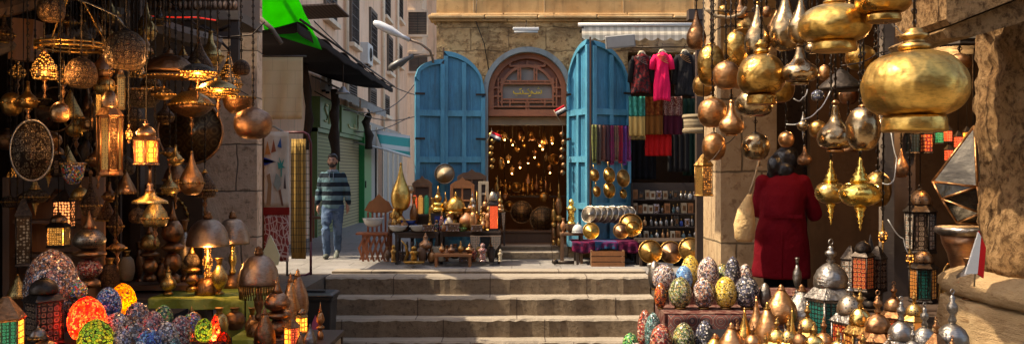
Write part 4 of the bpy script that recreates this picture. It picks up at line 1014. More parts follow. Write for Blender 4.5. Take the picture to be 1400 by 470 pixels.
# side table with gold figure
table('side_table','small table with gold figure beside the doorway',at(766,0,14.4).x,at(797,0,14.4).x,14.25,14.6,at(0,318,14.4).z,'wood_brown')
g = TT('figurine','shiny gold seated figure on the side table by the doorway','figurine',781,272,306,14,14.4,('gold','gold'),name='gold_figure',n=14)
TT('bowl','dark wooden bowl stand under the gold figure','stand',781,306,318,16,14.4,('wood_brown','wood_brown'),name='wooden_stand')
TT('dome','small white and blue covered dish on the side table','dish',790,303,318,16,14.28,('ceramic','ceramic','ceramic'),name='covered_dish')
TT('vase','thin wooden hourglass vase on the side table','vase',770,298,318,8,14.3,('wood_orange','wood_orange'),name='vase')
for px,lb in ((771,'pair of turned legs leaning under the side table'),): 
    b = MB(); b.tube([(-.12,0,.03),(.16,0,.03)],.03,8); b.lathe([(0,-.05),(.05,-.02),(.05,.02),(0,.05)],8,(-.14,0,.04)); tag(b.build('turned_foot',M['iron'],loc=at(771,361,14.0)),'dark turned foot lying on the paving by the side table','ornament')
# scarves on the blue leaf
hb0 = Vector((1.30,14.60,0)); hb1 = Vector((1.98,14.98,0)); zr_ = at(0,171,14.6).z
b = MB(); b.tube([hb0+Vector((0,-.05,zr_)), hb1+Vector((-.0,-.05,zr_))], .01, 6); tag(b.build('hanging_rail', M['iron']), 'thin rail holding the row of scarves on the blue door', 'rail')
sc_cols = [((.17,.18,.05),'olive green'),((.12,.08,.06),'dark grey'),((.22,.08,.05),'rust brown'),((.10,.04,.05),'deep maroon'),((.26,.03,.09),'magenta'),((.25,.13,.08),'tan flowered'),((.40,.02,.05),'crimson'),((.18,.05,.26),'violet'),((.35,.05,.2),'plum pink')]
for i,(c,nm) in enumerate(sc_cols):
    p = hb0.lerp(hb1,(i+.5)/9); p += Vector((0,-.06,zr_)); L_ = mm(49+3*math.sin(i*2.1),14.7); w2 = .038
    b = MB(); b.sheet(lambda u,v: ((u-.5)*2*w2*(1+.15*math.sin(v*5+i)), -.02*math.sin(u*9+i)-.01, -L_*v), 8, 12, 0, True, .004)
    b.add([( -w2,-.02,-L_),(w2,-.02,-L_),(w2*.8,-.02,-L_-.03),(-w2*.8,-.02,-L_-.03)],[(0,1,2,3)])
    tag(b.build('scarf', m_cloth('scarf_'+nm.replace(' ','_'), c, col2=tuple(min(1,x*.45+.03) for x in c), cscale=34), loc=p), nm+' scarf in the row hanging on the blue door', 'scarf', 'scarves hanging on the blue door')
# ladles and pans on leaf below scarves
for i,(px,py,w_,lb) in enumerate(((812,240,14,'small brass ladle pan nearest the doorway below the scarves'),(832,240,18,'brass pan with shiny face in the middle below the scarves'),(851,244,20,'wide round brass pan at the outer edge below the scarves'),(832,260,18,'lower brass pan under the middle one on the blue door'),(815,262,12,'small dull brass pan low on the blue door'),(851,265,11,'tiny brass pan below the wide round one'))):
    D = 14.5 if px<840 else 14.75
    g = tray('brass_pan',lb,px,py,w_,D,'brass' if i%2 else 'brass_old','pan',pitch=R(82),yaw=R(20),asp=1.25,deep=.03)
    b = MB(); b.tube([(0,mm(w_,D)*.45,.01),(0,mm(w_,D)*.85,.0)],.008,5); b.build('handle', M['brass_old'], g)
# clothes shop
zR = at(0,66,14.9).z
b = MB(); b.tube([(2.0,14.92,zR+.02),(3.3,14.92,zR+.02)],.012,6); tag(b.build('clothes_rail', M['iron']),'dark rail carrying the shirts under the awning','rail')
def garment(px,ya,yb,w_,D,mat,lb,sleeves=True,trim=None,skirt=1.0,name='shirt',coll=None):
    g = thing(name,lb,name,at(px,ya,D)); h=mm(yb-ya,D); hw=mm(w_,D)/2
    def prof(v): return hw*(.6+.4*min(1,v*14)) if v<.12 else hw*(.95-.18*math.sin(min(1,v*1.6)*3.14)+ .1*skirt*v)
    def fn(u,v):
        a=(u-.5)*2; return (a*prof(v), -.07*math.sqrt(max(0,1-a*a))*(1+.15*math.sin(v*12+a*4))-.01*math.sin(a*14+v*6)*v, -h*v+.03*abs(a)*-1)
    def fb(u,v):
        x,y,z = fn(u,v); return (x,.05-y*.2,z)
    b = MB(); b.sheet(fn,18,18,0,True,.005); b.sheet(fb,10,10,0,True,.005); b.build('body', M[mat] if isinstance(mat,str) else mat, g)
    if sleeves:
        for s_ in (-1,1):
            b = MB(); b.tube([(s_*hw*.75,0,-.05),(s_*hw*1.05,-.01,-.14),(s_*hw*1.2,-.01,-h*(.36 if sleeves!='long' else .75))],[.04,.05,.045],10); b.build('sleeve', M['black_cloth' if name=='vest' else mat] if isinstance(mat,str) else mat, g)
    b = MB(); b.lathe([(.04,-.02),(.045,.04),(.03,.05)],10,(0,0,.0)); b.torus((0,-.03,-.03),.06,.012,'y',14,5); b.build('collar', M[coll or 'cream'], g)
    if trim: 
        b = MB(); 
        for q in range(4): b.tube([(.05*math.sin(a_)*(1+.25*q), -.085-.004*q, -.03-(.05+.035*q)*math.sin(abs(a_+1.57)*.5)**.8 ) for a_ in [(-1.4+2.8*i_/8) for i_ in range(9)]], .005, 5)
        b.build('embroidery', M[trim], g)
    b = MB(); b.tube([(0,0,.04),(0,0,.11),(.02,0,.13),(0,0,.15)],.005,5); b.build('hanger', M['iron'], g)
M['pink_cloth'] = m_cloth('hot_pink_cloth',(.80,.015,.09),fold=.5)
M['plaid'] = m_cloth('plaid_cloth',(.16,.02,.02),col2=(.03,.02,.02),cscale=26,fold=.5)
M['red_cloth'] = m_cloth('red_cloth',(.48,.012,.012),fold=.6)
M['black_cloth'] = m_cloth('black_cloth',(.02,.018,.018),fold=.5)
garment(877,74,126,26,14.6,'plaid','dark red patterned vest with beads beside the pink shirt',sleeves='long',trim='silver',name='vest')
garment(905,72,136,23,14.5,'pink_cloth','bright pink short sleeved tunic with gold necklace',trim='brass_clean',skirt=.4,name='tunic')
garment(936,72,130,25,14.6,'black_cloth','black blouse with red flowered hem',sleeves='long',trim='copper',name='blouse')
garment(952,76,132,10,14.9,m_cloth('pale_pink',(.4,.25,.25)),'pale pink top squeezed against the wooden post',sleeves=False,name='top')
def hanging(px,ya,yb,w_,D,mats,lb,name='shawl',folds=3,fringe=False):
    g = thing(name,lb,name,at(px,ya,D)); hw=mm(w_,D)/2; h=mm(yb-ya,D)
    k=len(mats)
    for i,mt in enumerate(mats):
        b = MB(); b.sheet(lambda u,v: ((u-.5)*2*hw, -.03*math.sin(u*folds*6.28)*(.4+v*.6), -h*(i+v)/k), 24, 10, 0, True, .005); b.build('cloth' if i==0 else 'lower_band', mt, g)
    if fringe:
        b = MB()
        for i in range(16): x=-hw+2*hw*i/15; b.tube([(x,0,-h),(x+.004,0,-h-.06)],.004,4)
        b.build('fringe', mats[-1], g)
hanging(871,132,186,22,14.75,[m_cloth('teal_shawl',(.03,.20,.14),col2=(.05,.3,.24),cscale=14),m_cloth('gold_shawl',(.5,.32,.10))],'green shawl with golden lower band and fringe',fringe=True)
hanging(894,132,184,24,14.8,[m_cloth('rust_shawl',(.17,.035,.01),col2=(.25,.08,.02),cscale=18),m_cloth('orange_band',(.20,.07,.015))],'rust coloured shawl next to the green one')
hanging(920,132,184,26,14.85,[m_cloth('dotted_shawl',(.14,.015,.015),col2=(.38,.25,.2),cscale=60),m_cloth('maroon_band',(.07,.01,.02))],'maroon shawl with pale dots')
hanging(900,182,213,36,14.9,[M['red_cloth']],'bright red skirt hanging low among the dark clothes',name='skirt',folds=5)
hanging(928,180,235,30,15.2,[M['black_cloth']],'black cloth hanging behind the red skirt',name='cloth',folds=4)
hanging(945,135,240,22,15.3,[m_cloth('dark_green',(.012,.03,.02))],'very dark green dress against the shop post',name='dress',folds=3)
hanging(880,185,245,34,15.35,[m_cloth('charcoal_cloth',(.012,.012,.015))],'charcoal cloth at the back below the green shawl',name='cloth',folds=4)
# shelf of bottles and boxes
gx0, gx1 = at(862,0,15.0).x, at(962,0,15.0).x
g = thing('bottle_shelf','dark stepped shelf crowded with small boxes and bottles','shelf',((gx0+gx1)/2,15.05,0)); hw=(gx1-gx0)/2
rows = [(272,15.15),(291,15.05),(309,14.95),(327,14.85)]
b = MB()
for py,D in rows: z=at(0,py,D).z; b.box(-hw,hw,D-15.05-.09,D-15.05+.09,z-.02,z)
b.build('board', M['wood_dark'], g)
b = MB(); b.box(-hw,-hw+.02,-.2,.25,0,at(0,250,15).z); b.box(hw-.02,hw,-.2,.25,0,at(0,250,15).z); b.box(-hw,hw,.21,.25,0,at(0,250,15).z); b.build('frame', M['wood_dark'], g)
kinds_ = []
rng = random.Random(5)
for ri,(py,D) in enumerate(rows):
    zz = at(0,py,D).z; px = 868
    while px < 958:
        w_ = rng.uniform(5,8); p = Vector((at(px,0,D).x, D-.02, zz+.001))
        box = px < 905 and ri in (0,1) or rng.random() < .35
        if box:
            cm = rng.choice(('cream','wood_pale','wood_orange','mo_grey','pn_white')); hh = mm(rng.uniform(9,14),D); hw_ = mm(w_,D)/2*.9
            bb = MB(); bb.box(-hw_,hw_,-.05,.05,0,hh); bb.box(-hw_*.6,hw_*.6,-.053,-.051,hh*.25,hh*.75,1)
            tag(bb.build('trinket_box',[M[cm],M['bronze']],loc=p),['small inlaid box on the top tier of the bottle shelf','small inlaid box on the second tier of the bottle shelf','small inlaid box on the third tier of the bottle shelf','small inlaid box on the lowest tier of the bottle shelf'][ri],'box','boxes on the bottle shelf tier '+'abcd'[ri])
        else:
            cm = rng.choice(('steel','blue_glaze','silver','ceramic','copper','mo_teal','black_plastic','silver')); hh = mm(rng.uniform(10,15),D); r_ = mm(w_,D)/2*.75
            bb = MB(); bb.lathe([(r_*.8,0),(r_,hh*.05),(r_,hh*.5),(r_*.6,hh*.62),(r_*.28,hh*.7)],12); bb.lathe([(r_*.28,hh*.701),(r_*.4,hh*.8),(r_*.3,hh*.9),(0,hh)],10,mi=1)
            tag(bb.build('perfume_bottle',[M[cm],M['brass_old']],loc=p),['little stoppered bottle on the top tier of the bottle shelf','little stoppered bottle on the second tier of the bottle shelf','little stoppered bottle on the third tier of the bottle shelf','little stoppered bottle on the lowest tier of the bottle shelf'][ri],'bottle','bottles on the bottle shelf tier '+'abcd'[ri])
        px += w_*1.12
# silver plates fan and table with purple cloth
zP = at(0,330,14.3).z
g = table('cloth_table','table under purple and blue cloth with a fan of plates',at(786,0,14.3).x,at(872,0,14.3).x,14.1,14.75,zP,'wood_dark')
def drape(x0,x1,y,z,drop,mats,lb,nm='table_cloth'):
    g = thing(nm,lb,'cloth',((x0+x1)/2,y,z)); hw=(x1-x0)/2
    for i,mt in enumerate(mats):
        u0,u1=i/len(mats),(i+1)/len(mats)
        b = MB(); b.sheet(lambda u,v: (-hw+2*hw*(u0+(u1-u0)*u), (.55-.6*min(1,v*2)) -.02*math.sin((u0+u)*17)*max(0,v-.5)*2, .008 - max(0,v-.5)*2*drop*(1+.25*math.sin((u0+(u1-u0)*u)*9))), 20, 12, 0, True, .006)
        b.build('cloth', mt, g)
drape(at(782,0,14.1).x,at(876,0,14.1).x,14.12,zP,.14,[m_cloth('purple_cloth',(.06,.015,.045),col2=(.16,.015,.05),cscale=10),m_cloth('blue_cloth',(.02,.07,.14),col2=(.10,.02,.08),cscale=9),m_cloth('plum_cloth',(.06,.01,.03),col2=(.14,.015,.05),cscale=9)],'rumpled purple and blue cloth over the plate table')
fan_names = ['first','second','third','fourth','fifth','sixth','seventh','eighth']
for i in range(8):
    tray('silver_plate',fan_names[i]+' silver plate of the leaning fan, counted from the blue doorway side',806+i*7.6,293+(i%2)*1.0,24,14.5+i*.012,'steel','plate',group='silver plates leaning in a fan',pitch=R(72),yaw=R(-35),deep=.02)
tray('round_plate','pale gold plate at the doorway end of the plate table',808,316,23,14.1,'brass_clean','plate',pitch=R(76),deep=.02)
tray('round_plate','dull bronze plate under the middle of the fan',849,316,22,14.12,'bronze_smooth','plate',pitch=R(76),rimmat='brass_old')
tray('round_plate','shining brass plate on top of the larger one',865,312,20,14.08,'brass','plate',pitch=R(74))
tray('round_plate','large brass plate behind the shining one',862,308,33,14.25,'brass_old','plate',pitch=R(76))
g = thing('slatted_crate','slatted wooden crate under the purple cloth','crate',at(830,364,14.0)); hw=mm(45,14)/2
b = MB()
for k in range(3): b.box(-hw,hw,-.15,-.135,.01+k*.085,.08+k*.085)
b.build('front_slats', M['wood_orange'], g); b = MB(); b.box(-hw,-hw+.02,-.134,.15,0,.26); b.box(hw-.02,hw,-.134,.15,0,.26); b.box(-hw+.021,hw-.021,.13,.15,0,.25); b.build('sides', M['wood_brown'], g)
zE = at(0,361,13.8).z
for i,(px,py,w_,D,mt,lb) in enumerate(((889,344,33,13.75,'brass_old','large brass tray nearest the crate, leaning on the shop front'),(917,345,32,13.8,'bronze_smooth','dark brass tray in the middle of the leaning three'),(944,341,34,13.75,'brass_old','large brass tray behind the yellow mosaic egg'))):
    tray('brass_tray',lb,px,py,w_,D,mt,'tray',pitch=R(74),rimmat='brass')
g = table('low_platform','low dark counter behind the leaning brass trays',at(872,0,14).x,at(962,0,14).x,13.85,14.5,at(0,328,14).z,'wood_dark'); 
b = MB(); b.box(-.5,.5,-.28,-.26,0,.33); b.build('front_panel', M['black_fabric'], g)
tag(MB().tube([(0,0,.03),(.1,0,.04),(.28,.05,.035),(.4,.05,.03)],[.03,.04,.035,.02],8).build('grey_shoe',M['silver'],loc=at(885,365,13.6)),'grey bundle lying on the paving before the brass trays','bundle')
b = MB(); b.lathe([(.10,0),(.17,.02),(.18,.12),(.17,.14),(.05,.15)],20); b.torus((0,0,.14),.175,.02,'z',20,6); b.torus((0,0,.02),.175,.02,'z',20,6)
g = b.build('wicker_basket', m_stripe('wicker',[(.36,.28,.17),(.2,.15,.09)],30,2), loc=at(955,182,12.2)); g.scale=(1.15,1,1.6); tag(g,'pale wicker basket drum hanging by the stone pillar','basket')
# ------------------------------------------------------------------ shop on the street side (dark, lamps hanging)
M['ashlar'] = m_stone('ashlar', (.82,.58,.39), (.68,.42,.26), (.72,.62), bump=.55, mortar=.9, pits=(.36,.22,.13), soot=.3)
M['dark_plaster'] = m_plaster('dark_plaster', (.045,.028,.018), (.07,.04,.022), stain=(.02,.012,.008))  # near-black walls: the shade of the shop depth is put into the colour
lw = thing('stone_pier', 'pinkish ashlar pier at the mouth of the dark lamp shop', 'wall', (-3.39, 12, 0))
b = MB(); b.box(-.82,0,-.1,.15,-1.2,4.4); b.build('pier', M['ashlar'], lw)
b = MB(); b.box(-1.45,-.821,0,.6,-1.2,4.4); b.build('back_wall', M['ashlar'], lw)
b = MB(); b.box(-8,-1.451,-.4,.6,-1.2,4.4); b.build('dark_wall', M['dark_plaster'], lw)
ls = thing('lamp_shop', 'dark timber roofed lamp shop filled with hanging lamps', 'shop', (-2, 3, 0))
b = MB(); b.box(-6,.1,0,5.4,3.5,3.72); b.box(-6,-1.5,5.401,8.85,3.5,3.72); b.build('roof', M['wood_dark'], ls)
b = MB(); b.box(-6,-5.9,0,8.9,0,3.499); b.build('side_wall', M['dark_plaster'], ls)
b = MB(); b.box(-2.3,-2.2,6.6,8.9,0,3.49) ; b.build('partition', M['dark_plaster'], ls)
b = MB()
for k in range(9): b.box(-6,.05,.3+k*.6,.42+k*.6,3.36,3.499)
b.build('rafter', M['wood_grey'], ls)
def beam(p0,p1,w_,mat,lb,nm='timber_beam'):
    p0,p1 = Vector(p0),Vector(p1); b = MB(); k=10; r_=random.Random(len(lb))
    b.tube([p0.lerp(p1,i/k)+Vector((0,0,r_.uniform(-.01,.01))) for i in range(k+1)], [w_*r_.uniform(.93,1.07) for i in range(k+1)], 7, sm=False)
    return tag(b.build(nm, M[mat]), lb, 'beam')
beam(at(-20,70,7), at(128,45,7.6), .05,'wood_grey','thin grey beam over the amber lamps at the shop edge')
beam(at(150,20,9), at(300,62,9.6), .10,'wood_grey','round worn timber running to the carved balcony bracket')
beam(at(-30,20,6.8), at(130,-15,7.5), .07,'wood_brown','brown timber under the shop roof above the shell lamp')
g = tag(MB().box(-.05,.05,-.05,.05,0,3.49).build('wood_post',M['wood_dark'],loc=(at(188,0,8.8).x,8.8,0)),'dark post in the middle of the lamp shop','post')
g = thing('carved_balcony','carved wooden balcony on turned brackets over the lamp shop','balcony',(-3.04,10,3.15))
M['spooled'] = m_wood('spooled_wood',(.34,.2,.12),.6,axis=2)
b = MB(); b.box(-1.5,-.03,.03,.9,.1,1.9); b.build('box', M['wood_brown'], g)
b = MB()
for i in range(26):
    x=-1.45+i*.056
    for j in range(6): b.lathe([(.006,0),(.022,.02),(.026,.045),(.022,.07),(.006,.09)],6,(x,-.0,.13+j*.095),sm=True)
b.build('turned_lattice', M['spooled'], g)
b = MB(); b.box(-1.52,0,-.05,.9,0,.10); b.box(-1.52,0,-.05,.02,.72,.8); b.build('rail', M['wood_grey'], g)
b = MB()
for x in (-.62,-.10): 
    b.box(x,x+.09,-.02,.05,-.55,-.001); b.lathe([(0,-.1),(.05,-.08),(.055,-.03),(.03,0)],10,(x+.045,.015,-.55)) 
b.box(-.75,.0,-.03,.06,-.20,-.13)
for x in (-.53,-.25): b.tube([(x,.01,-.12),(x+.12,.01,-.06),(x+.24,.01,-.12)],.02,6); b.tube([(x,.01,-.2),(x+.12,.01,-.32),(x+.24,.01,-.2)],.02,6)
b.build('bracket', M['wood_dark'], g)
# chains/cables over left shop
for i,(pts,D,r,mt,lb) in enumerate((([(95,-5),(130,8),(160,22),(172,38)],6.2,.008,'silver','pale cable running down to the big shell filigree ball'),([(225,-5),(262,30),(300,52),(345,48),(362,30)],9.3,.008,'iron','cable sagging in front of the carved balcony bracket'),([(180,22),(240,24),(270,24),(295,28)],9.2,.007,'red_glass','thin red cord tied along the round worn timber'),([(350,20),(372,40),(385,60)],11.5,.03,'wood_grey','rope bundle at the corner of the balcony'))):
    b = MB(); b.tube([at(px,py,D) for px,py in pts], r, 6); tag(b.build('cable', M[mt]), lb, 'cable')
HK = 3.45
T = turned
T('shell','shell filigree ball lamp cut by the top edge of the view','lamp',70,-10,31,36,6.4,('p_shell','iron'),hang=HK,name='filigree_lamp')
T('shell','largest shell filigree ball lamp, hanging beside the domed lamps','lamp',172,38,96,58,6.2,('p_shell','iron'),hang=HK,name='filigree_lamp')
T('shell','round filigree ball lamp hanging under the iron ring','lamp',111,76,121,42,6.4,('p_shell','iron'),hang=HK,name='filigree_lamp')
g = thing('ring_chandelier','flat iron ring chandelier hung on three chains','chandelier',at(98,66,6.6)); r=mm(88,6.6)/2
b = MB(); b.torus((0,0,0),r,.012,'z',40,6); b.torus((0,0,.03),r,.01,'z',40,6); b.torus((0,0,.015),r*.6,.007,'z',30,5)
for i in range(12): a=i*math.pi/6; b.box(-.012,.012,-.004,.004,-.02,.05,M=Matrix.Rotation(a,4,'Z')@Matrix.Translation((r,0,0)))
b.build('ring', M['brass_old'], g)
for i in range(3):
    b = MB(); a=i*2.1+.4; b.tube([(r*math.cos(a),r*math.sin(a),.03),(0,0,.5),(0,0,HK-g.location.z)],.006,5)
    for k in range(9): q=k/9; b.torus((r*math.cos(a)*(1-q),r*math.sin(a)*(1-q),.03+.47*q),.012,.004,'x',8,4)
    b.build('chain', M['brass_old'], g)
T('pointed','amber lit copper onion lamp hanging below the iron ring','lamp',61,66,108,33,6.5,('p_amber','copper'),hang=HK,name='onion_lamp')
point(at(61,95,6.2),4); point(at(270,108,6.75),2.5); point(at(300,128,6.65),1.5); point(at(150,190,6.0),2); point(at(176,180,6.2),3)
T('pointed','unlit brown onion lamp at the far side of the iron ring','lamp',140,74,105,28,6.6,('bronze_smooth','bronze'),hang=HK,name='onion_lamp')
T('gourd','small dim amber lamp squeezed between the onion and filigree lamps','lamp',86,82,116,22,6.8,('p_amber_dim','brass_old'),hang=HK,name='gourd_lamp')
T('gourd','dull brass gourd lamp high at the outer edge of the lamp shop','lamp',38,110,150,26,6.7,('brass_old','brass_old'),hang=HK,name='gourd_lamp')
T('shell','small copper ball with amber glint before the mirror shield','lamp',82,138,167,26,6.0,('copper','brass'),hang=HK,name='ball_lamp')
T('ball','dark brass ball lamp by the wooden beam end','lamp',16,125,158,28,6.8,('brass_old','iron'),hang=HK,name='ball_lamp')
g = thing('wood_box','orange brown wooden box hanging above the amber onion lamp','box',at(36,55,7.2)); b = MB(); b.box(-.09,.09,-.08,.08,-.17,.16,M=Matrix.Rotation(R(5),4,'Y')); b.build('box_body',M['wood_orange'],g)
b = MB(); b.tube([(0,0,.15),(0,0,HK-g.location.z)],.006); b.build('cord',M['iron'],g)
g = tray('mirror_shield','round mirror in dark frame reflecting pale shapes',77,150,58,7.4,'pn_mirror','mirror',pitch=R(85),asp=1.1,rimmat='bronze',deep=.015)
g = tray('inlaid_tray','large oval tray with beaded inlaid rim hanging at the outer edge',44,206,54,6.6,'filigree_silver','tray',pitch=R(86),yaw=R(25),asp=1.6,rimmat='silver')
T('dome','flat hammered dome lamp, nearest the round worn timber','lamp',232,66,106,66,6.9,('bronze','bronze','bronze'),hang=HK,name='dome_lamp')
T('tear','slim bottle necked lamp behind the hammered domes','lamp',272,50,112,38,7.2,('bronze','bronze'),hang=HK,name='bottle_lamp')
T('saucer','wide lamp with amber glow under its lid, between two domes','lamp',270,80,110,52,6.9,('bronze','brass_old','p_amber'),hang=HK,name='saucer_lamp')
T('saucer','flat hammered saucer lamp with amber side light','lamp',298,102,134,54,6.8,('bronze','brass_old','p_amber_dim'),hang=HK,name='saucer_lamp')
T('tear','tall hammered cone lamp with two small amber windows','lamp',313,70,132,34,7.3,('p_amber_dim','bronze'),hang=HK,name='cone_lamp')
T('bowl','open hammered bowl lamp below the tall cone','lamp',326,132,156,44,6.9,('bronze','brass_old'),hang=None,name='bowl_lamp')
b = MB()
for q in (-.11,.11): b.tube([at(326,134,6.9)+Vector((q,0,0)), at(318,118,6.9), at(313,60,6.9), Vector((at(313,0,6.9).x,6.9,HK))],.004,4)
tag(b.build('chain',M['iron']),'thin chains holding the open hammered bowl lamp','chain')
T('ball','smooth brown metal ball lamp hanging at the pier corner','lamp',346,146,190,52,6.6,('bronze_smooth','bronze_smooth'),hang=3.4,name='ball_lamp')
T('saucer','beaded drum lamp between filigree ball and inlaid tray','lamp',262,112,160,58,7.2,('p_silver','bronze','bronze'),hang=HK,name='beaded_lamp')
T('bowl','pale inlaid shallow bowl hanging among the pierced lanterns','lamp',196,122,148,50,7.0,('filigree_silver','silver'),name='inlaid_bowl')
b = MB(); b.tube([at(178,124,7.0),at(196,90,7.0),Vector((at(196,0,7.0).x,7.0,HK))],.004,4); b.tube([at(214,124,7.0),at(196,90,7.0)],.004,4); tag(b.build('chain',M['iron']),'thin chain holding the pale inlaid bowl','chain')
lantern('tall pierced lantern with warm glow and fringe of rods',150,128,240,36,6.3,8,'bronze',['p_brass','p_amber_dim','p_brass','filigree_bronze'],hang=HK,bodyf=.72,lit=None)
T('ball','unlit pierced dome lamp above the fringed lantern','lamp',143,104,130,28,6.6,('p_brass','bronze'),hang=HK,name='pierced_lamp')
lantern('narrow glass lantern with coloured beads behind the iron ring',140,104,200,26,6.9,6,'iron',['pn_brown','pn_teal','p_brass'],hang=HK,bodyf=.75)
lantern('thin rectangular carved lantern hanging beside the beaded one',164,96,150,17,6.7,4,'brass_old',['p_brass'],hang=HK,bodyf=.8)
lantern('lit six sided lantern glowing amber and red in lacy panes',200,164,226,40,6.1,6,'bronze',['pn_amber','pn_amber','pn_redlit','pn_amber','pn_amber','pn_redlit'],hang=HK,bodyf=.55,rz=.3)
point(at(200,205,5.8),5)
T('cone','lit tapering foot hanging below the six sided lantern','lamp',200,205,230,30,6.1,('p_amber','bronze'),name='lamp_drop') if False else None
T('bell','dark bell mouthed lamp foot under the lit six sided lantern','lamp',205,222,278,46,6.15,('bronze_smooth','bronze_smooth'),name='bell_lamp')
T('vase','small amber lit cylinder beside the fringed lantern','lamp',176,170,196,10,6.4,('p_amber','bronze'),hang=HK,name='cylinder_lamp')
g = tray('big_tray','huge round inlaid brass tray with dark rim on the wall behind the domes',262,180,92,8.4,'brass_old','tray',pitch=R(88),rimmat='bronze_smooth',deep=.04)
t = NT('inlaid_brass'); d = t.vor(9, rnd=.1); w_ = t.ramp(t.math('FRACT', t.math('MULTIPLY', d, 4)), [(0,(.14,.09,.045)),(.35,(.42,.28,.12)),(.7,(.22,.13,.06))], 'CONSTANT')
t.set(color=t.mix(t.noise(8), w_, (.1,.06,.03)), rough=.35, metal=.6); M['inlaid'] = t.m
for c in g.children:
    if c.name.startswith('plate'): c.data.materials[0] = M['inlaid']
# shelves & vases in the shop depth
g = thing('lamp_shelf','rough wooden shelf of vases deep in the lamp shop','shelf',at(205,386,8.6)); 
b = MB(); b.box(-.55,.55,-.2,.2,-.05,0); b.build('board', M['wood_brown'], g)
b = MB(); b.box(-.5,-.44,-.15,.15,-.85,-.051); b.build('support', M['wood_brown'], g); b = MB(); b.box(.44,.5,-.15,.15,-.85,-.051); b.build('support', M['wood_brown'], g)
for (kd,lb,px,a,z_,w_,D,mt) in (
 ('pot','round pale pot alone on the rough wooden shelf',173,342,370,22,8.5,('wood_pale','brass_old')),
 ('stacked','slim dark tiered lamp beside the pale pot',205,300,384,26,8.4,('bronze','bronze','copper')),
 ('stacked','dark patterned lamp with tall spire by the lamp shop post',236,275,386,30,8.3,('p_silver','bronze','bronze')),
 ('vase','dark patterned vase behind the domed table lamps',252,300,384,22,8.7,('p_silver','bronze')),
 ('pot','dark stone pot under the row of small arches',222,352,386,18,8.5,('bronze','bronze')),
 ('vase','narrow dark vase at the post side of the shelf',190,330,386,14,8.7,('bronze','bronze')),
):
    T(kd,lb,'vase' if kd!='stacked' else 'lamp',px,a,z_ if kd!='pot' or px!=173 else 384,w_,D,mt,name={'pot':'pot','vase':'vase','stacked':'tiered_lamp'}[kd])
# mosaic mid-left standing lamps
T('stacked','tall stacked lamp with pierced silver belly and red beaded saucer','lamp',122,288,392,44,6.9,('p_silver','bronze','mo_red'),name='stacked_lamp')
T('gourd','dark ribbed teardrop lamp above the stacked lamp','lamp',124,232,300,26,7.2,('bronze','bronze'),hang=HK,name='teardrop_lamp')
T('bowl','small hanging lamp bowl with red and teal beads','lamp',100,222,252,32,6.9,('mo_multi','silver'),hang=None,name='bead_bowl')
b = MB(); b.tube([at(86,224,6.9),at(100,195,6.9),Vector((at(100,0,6.9).x,6.9,HK))],.004,4); b.tube([at(114,224,6.9),at(100,195,6.9)],.004,4); tag(b.build('chain',M['iron']),'thin chain holding the red and teal bead bowl','chain')
T('vase','dark metal candle stand next to the bead bowl','candle stand',118,180,235,18,7.4,('iron','iron'),hang=None,name='candle_stand')
lantern('small brown lantern hanging behind the bead bowl',80,190,240,22,7.5,6,'iron',['pn_brown'],hang=HK)
# lit square lantern in orange cabinet
g = thing('wooden_cabinet','open orange wooden cabinet glowing around a lit lantern','cabinet',at(70,400,8.0)); hw=mm(58,8); h=mm(158,8)
b = MB(); b.box(-hw,hw,.2,.24,-1.0,h); b.build('back', M['wood_orange'], g)
b = MB(); b.box(-hw,-hw+.06,-.1,.199,-1.0,h); b.box(hw-.06,hw,-.1,.199,-1.0,h); b.build('side', M['wood_brown'], g)
for zz in (.32,.62,.85): b = MB(); b.box(-hw+.061,hw-.061,-.05,.199,zz,zz+.03); b.build('shelf', M['wood_brown'], g)
b = MB(); b.prism([(-hw+.07,h),(hw-.07,h),(hw-.07,h-.2),(hw-.2,h-.12),(.08,h-.1),(0,h-.22),(-.08,h-.1),(-hw+.2,h-.12),(-hw+.07,h-.2)],-.09,-.06); b.build('scalloped_trim', M['wood_dark'], g)
lantern('small lit lantern with clear ribbed glass in the orange cabinet',80,286,338,36,7.3,4,'iron',['pn_yellowlit'],hang=HK,lit=8,rz=.1,bodyf=.55)
M['white_holes'] = m_pierced('pebble_pierced',(.12,.08,.05),42,hole=(.36,.30,.2),th=.4)
M['white_holes_lit'] = m_pierced('pebble_pierced_lit',(.10,.06,.04),42,emit=(.9,.30,.10),estr=.8,th=.4)
lantern('tapering lantern with pebble pattern panels at the outer edge',32,288,364,30,6.9,4,'iron',['white_holes'],hang=HK,bodyf=.9,dome=False,rz=.5)
lantern('red glowing pebble patterned lantern behind the lit ribbed one',88,268,312,36,7.7,4,'iron',['white_holes_lit'],hang=HK,bodyf=.85,dome=False,rz=.2)
# round table lamps in front of pier
M['dusty_bronze'] = m_metal('dusty_bronze', (.42,.29,.20), .42, .4, 30, .4, .5)
TG = 404; 
g = table('green_cloth_table','table under lime green cloth holding the domed lamps',at(207,0,9).x,at(336,0,9).x,8.0,9.1,at(0,400,8.4).z,'wood_dark')
M['lime'] = m_cloth('lime_cloth',(.22,.27,.045),col2=(.32,.36,.09),cscale=3,fold=.6)
x0,x1=at(205,0,8.0).x,at(336,0,8.0).x; zz=at(0,400,8.4).z
b = MB()
b.box(x0,x1,7.97,9.1,zz+.001,zz+.012)
b.sheet(lambda u,v:(x1+.01+.02*math.sin(u*15)*v, 7.97+1.1*u, zz+.01-.5*v),20,10,0,True,.006)
b.sheet(lambda u,v:(x0+(x1-x0)*u, 7.96-.02*math.sin(u*16)*v, zz+.01-(.10+.42*max(0,(u-.72)/.28)**.5*(1 if u>.72 else 0))*v),40,8,0,True,.006)
tag(b.build('green_cloth', M['lime']),'lime green cloth draped over the table of domed lamps','cloth')
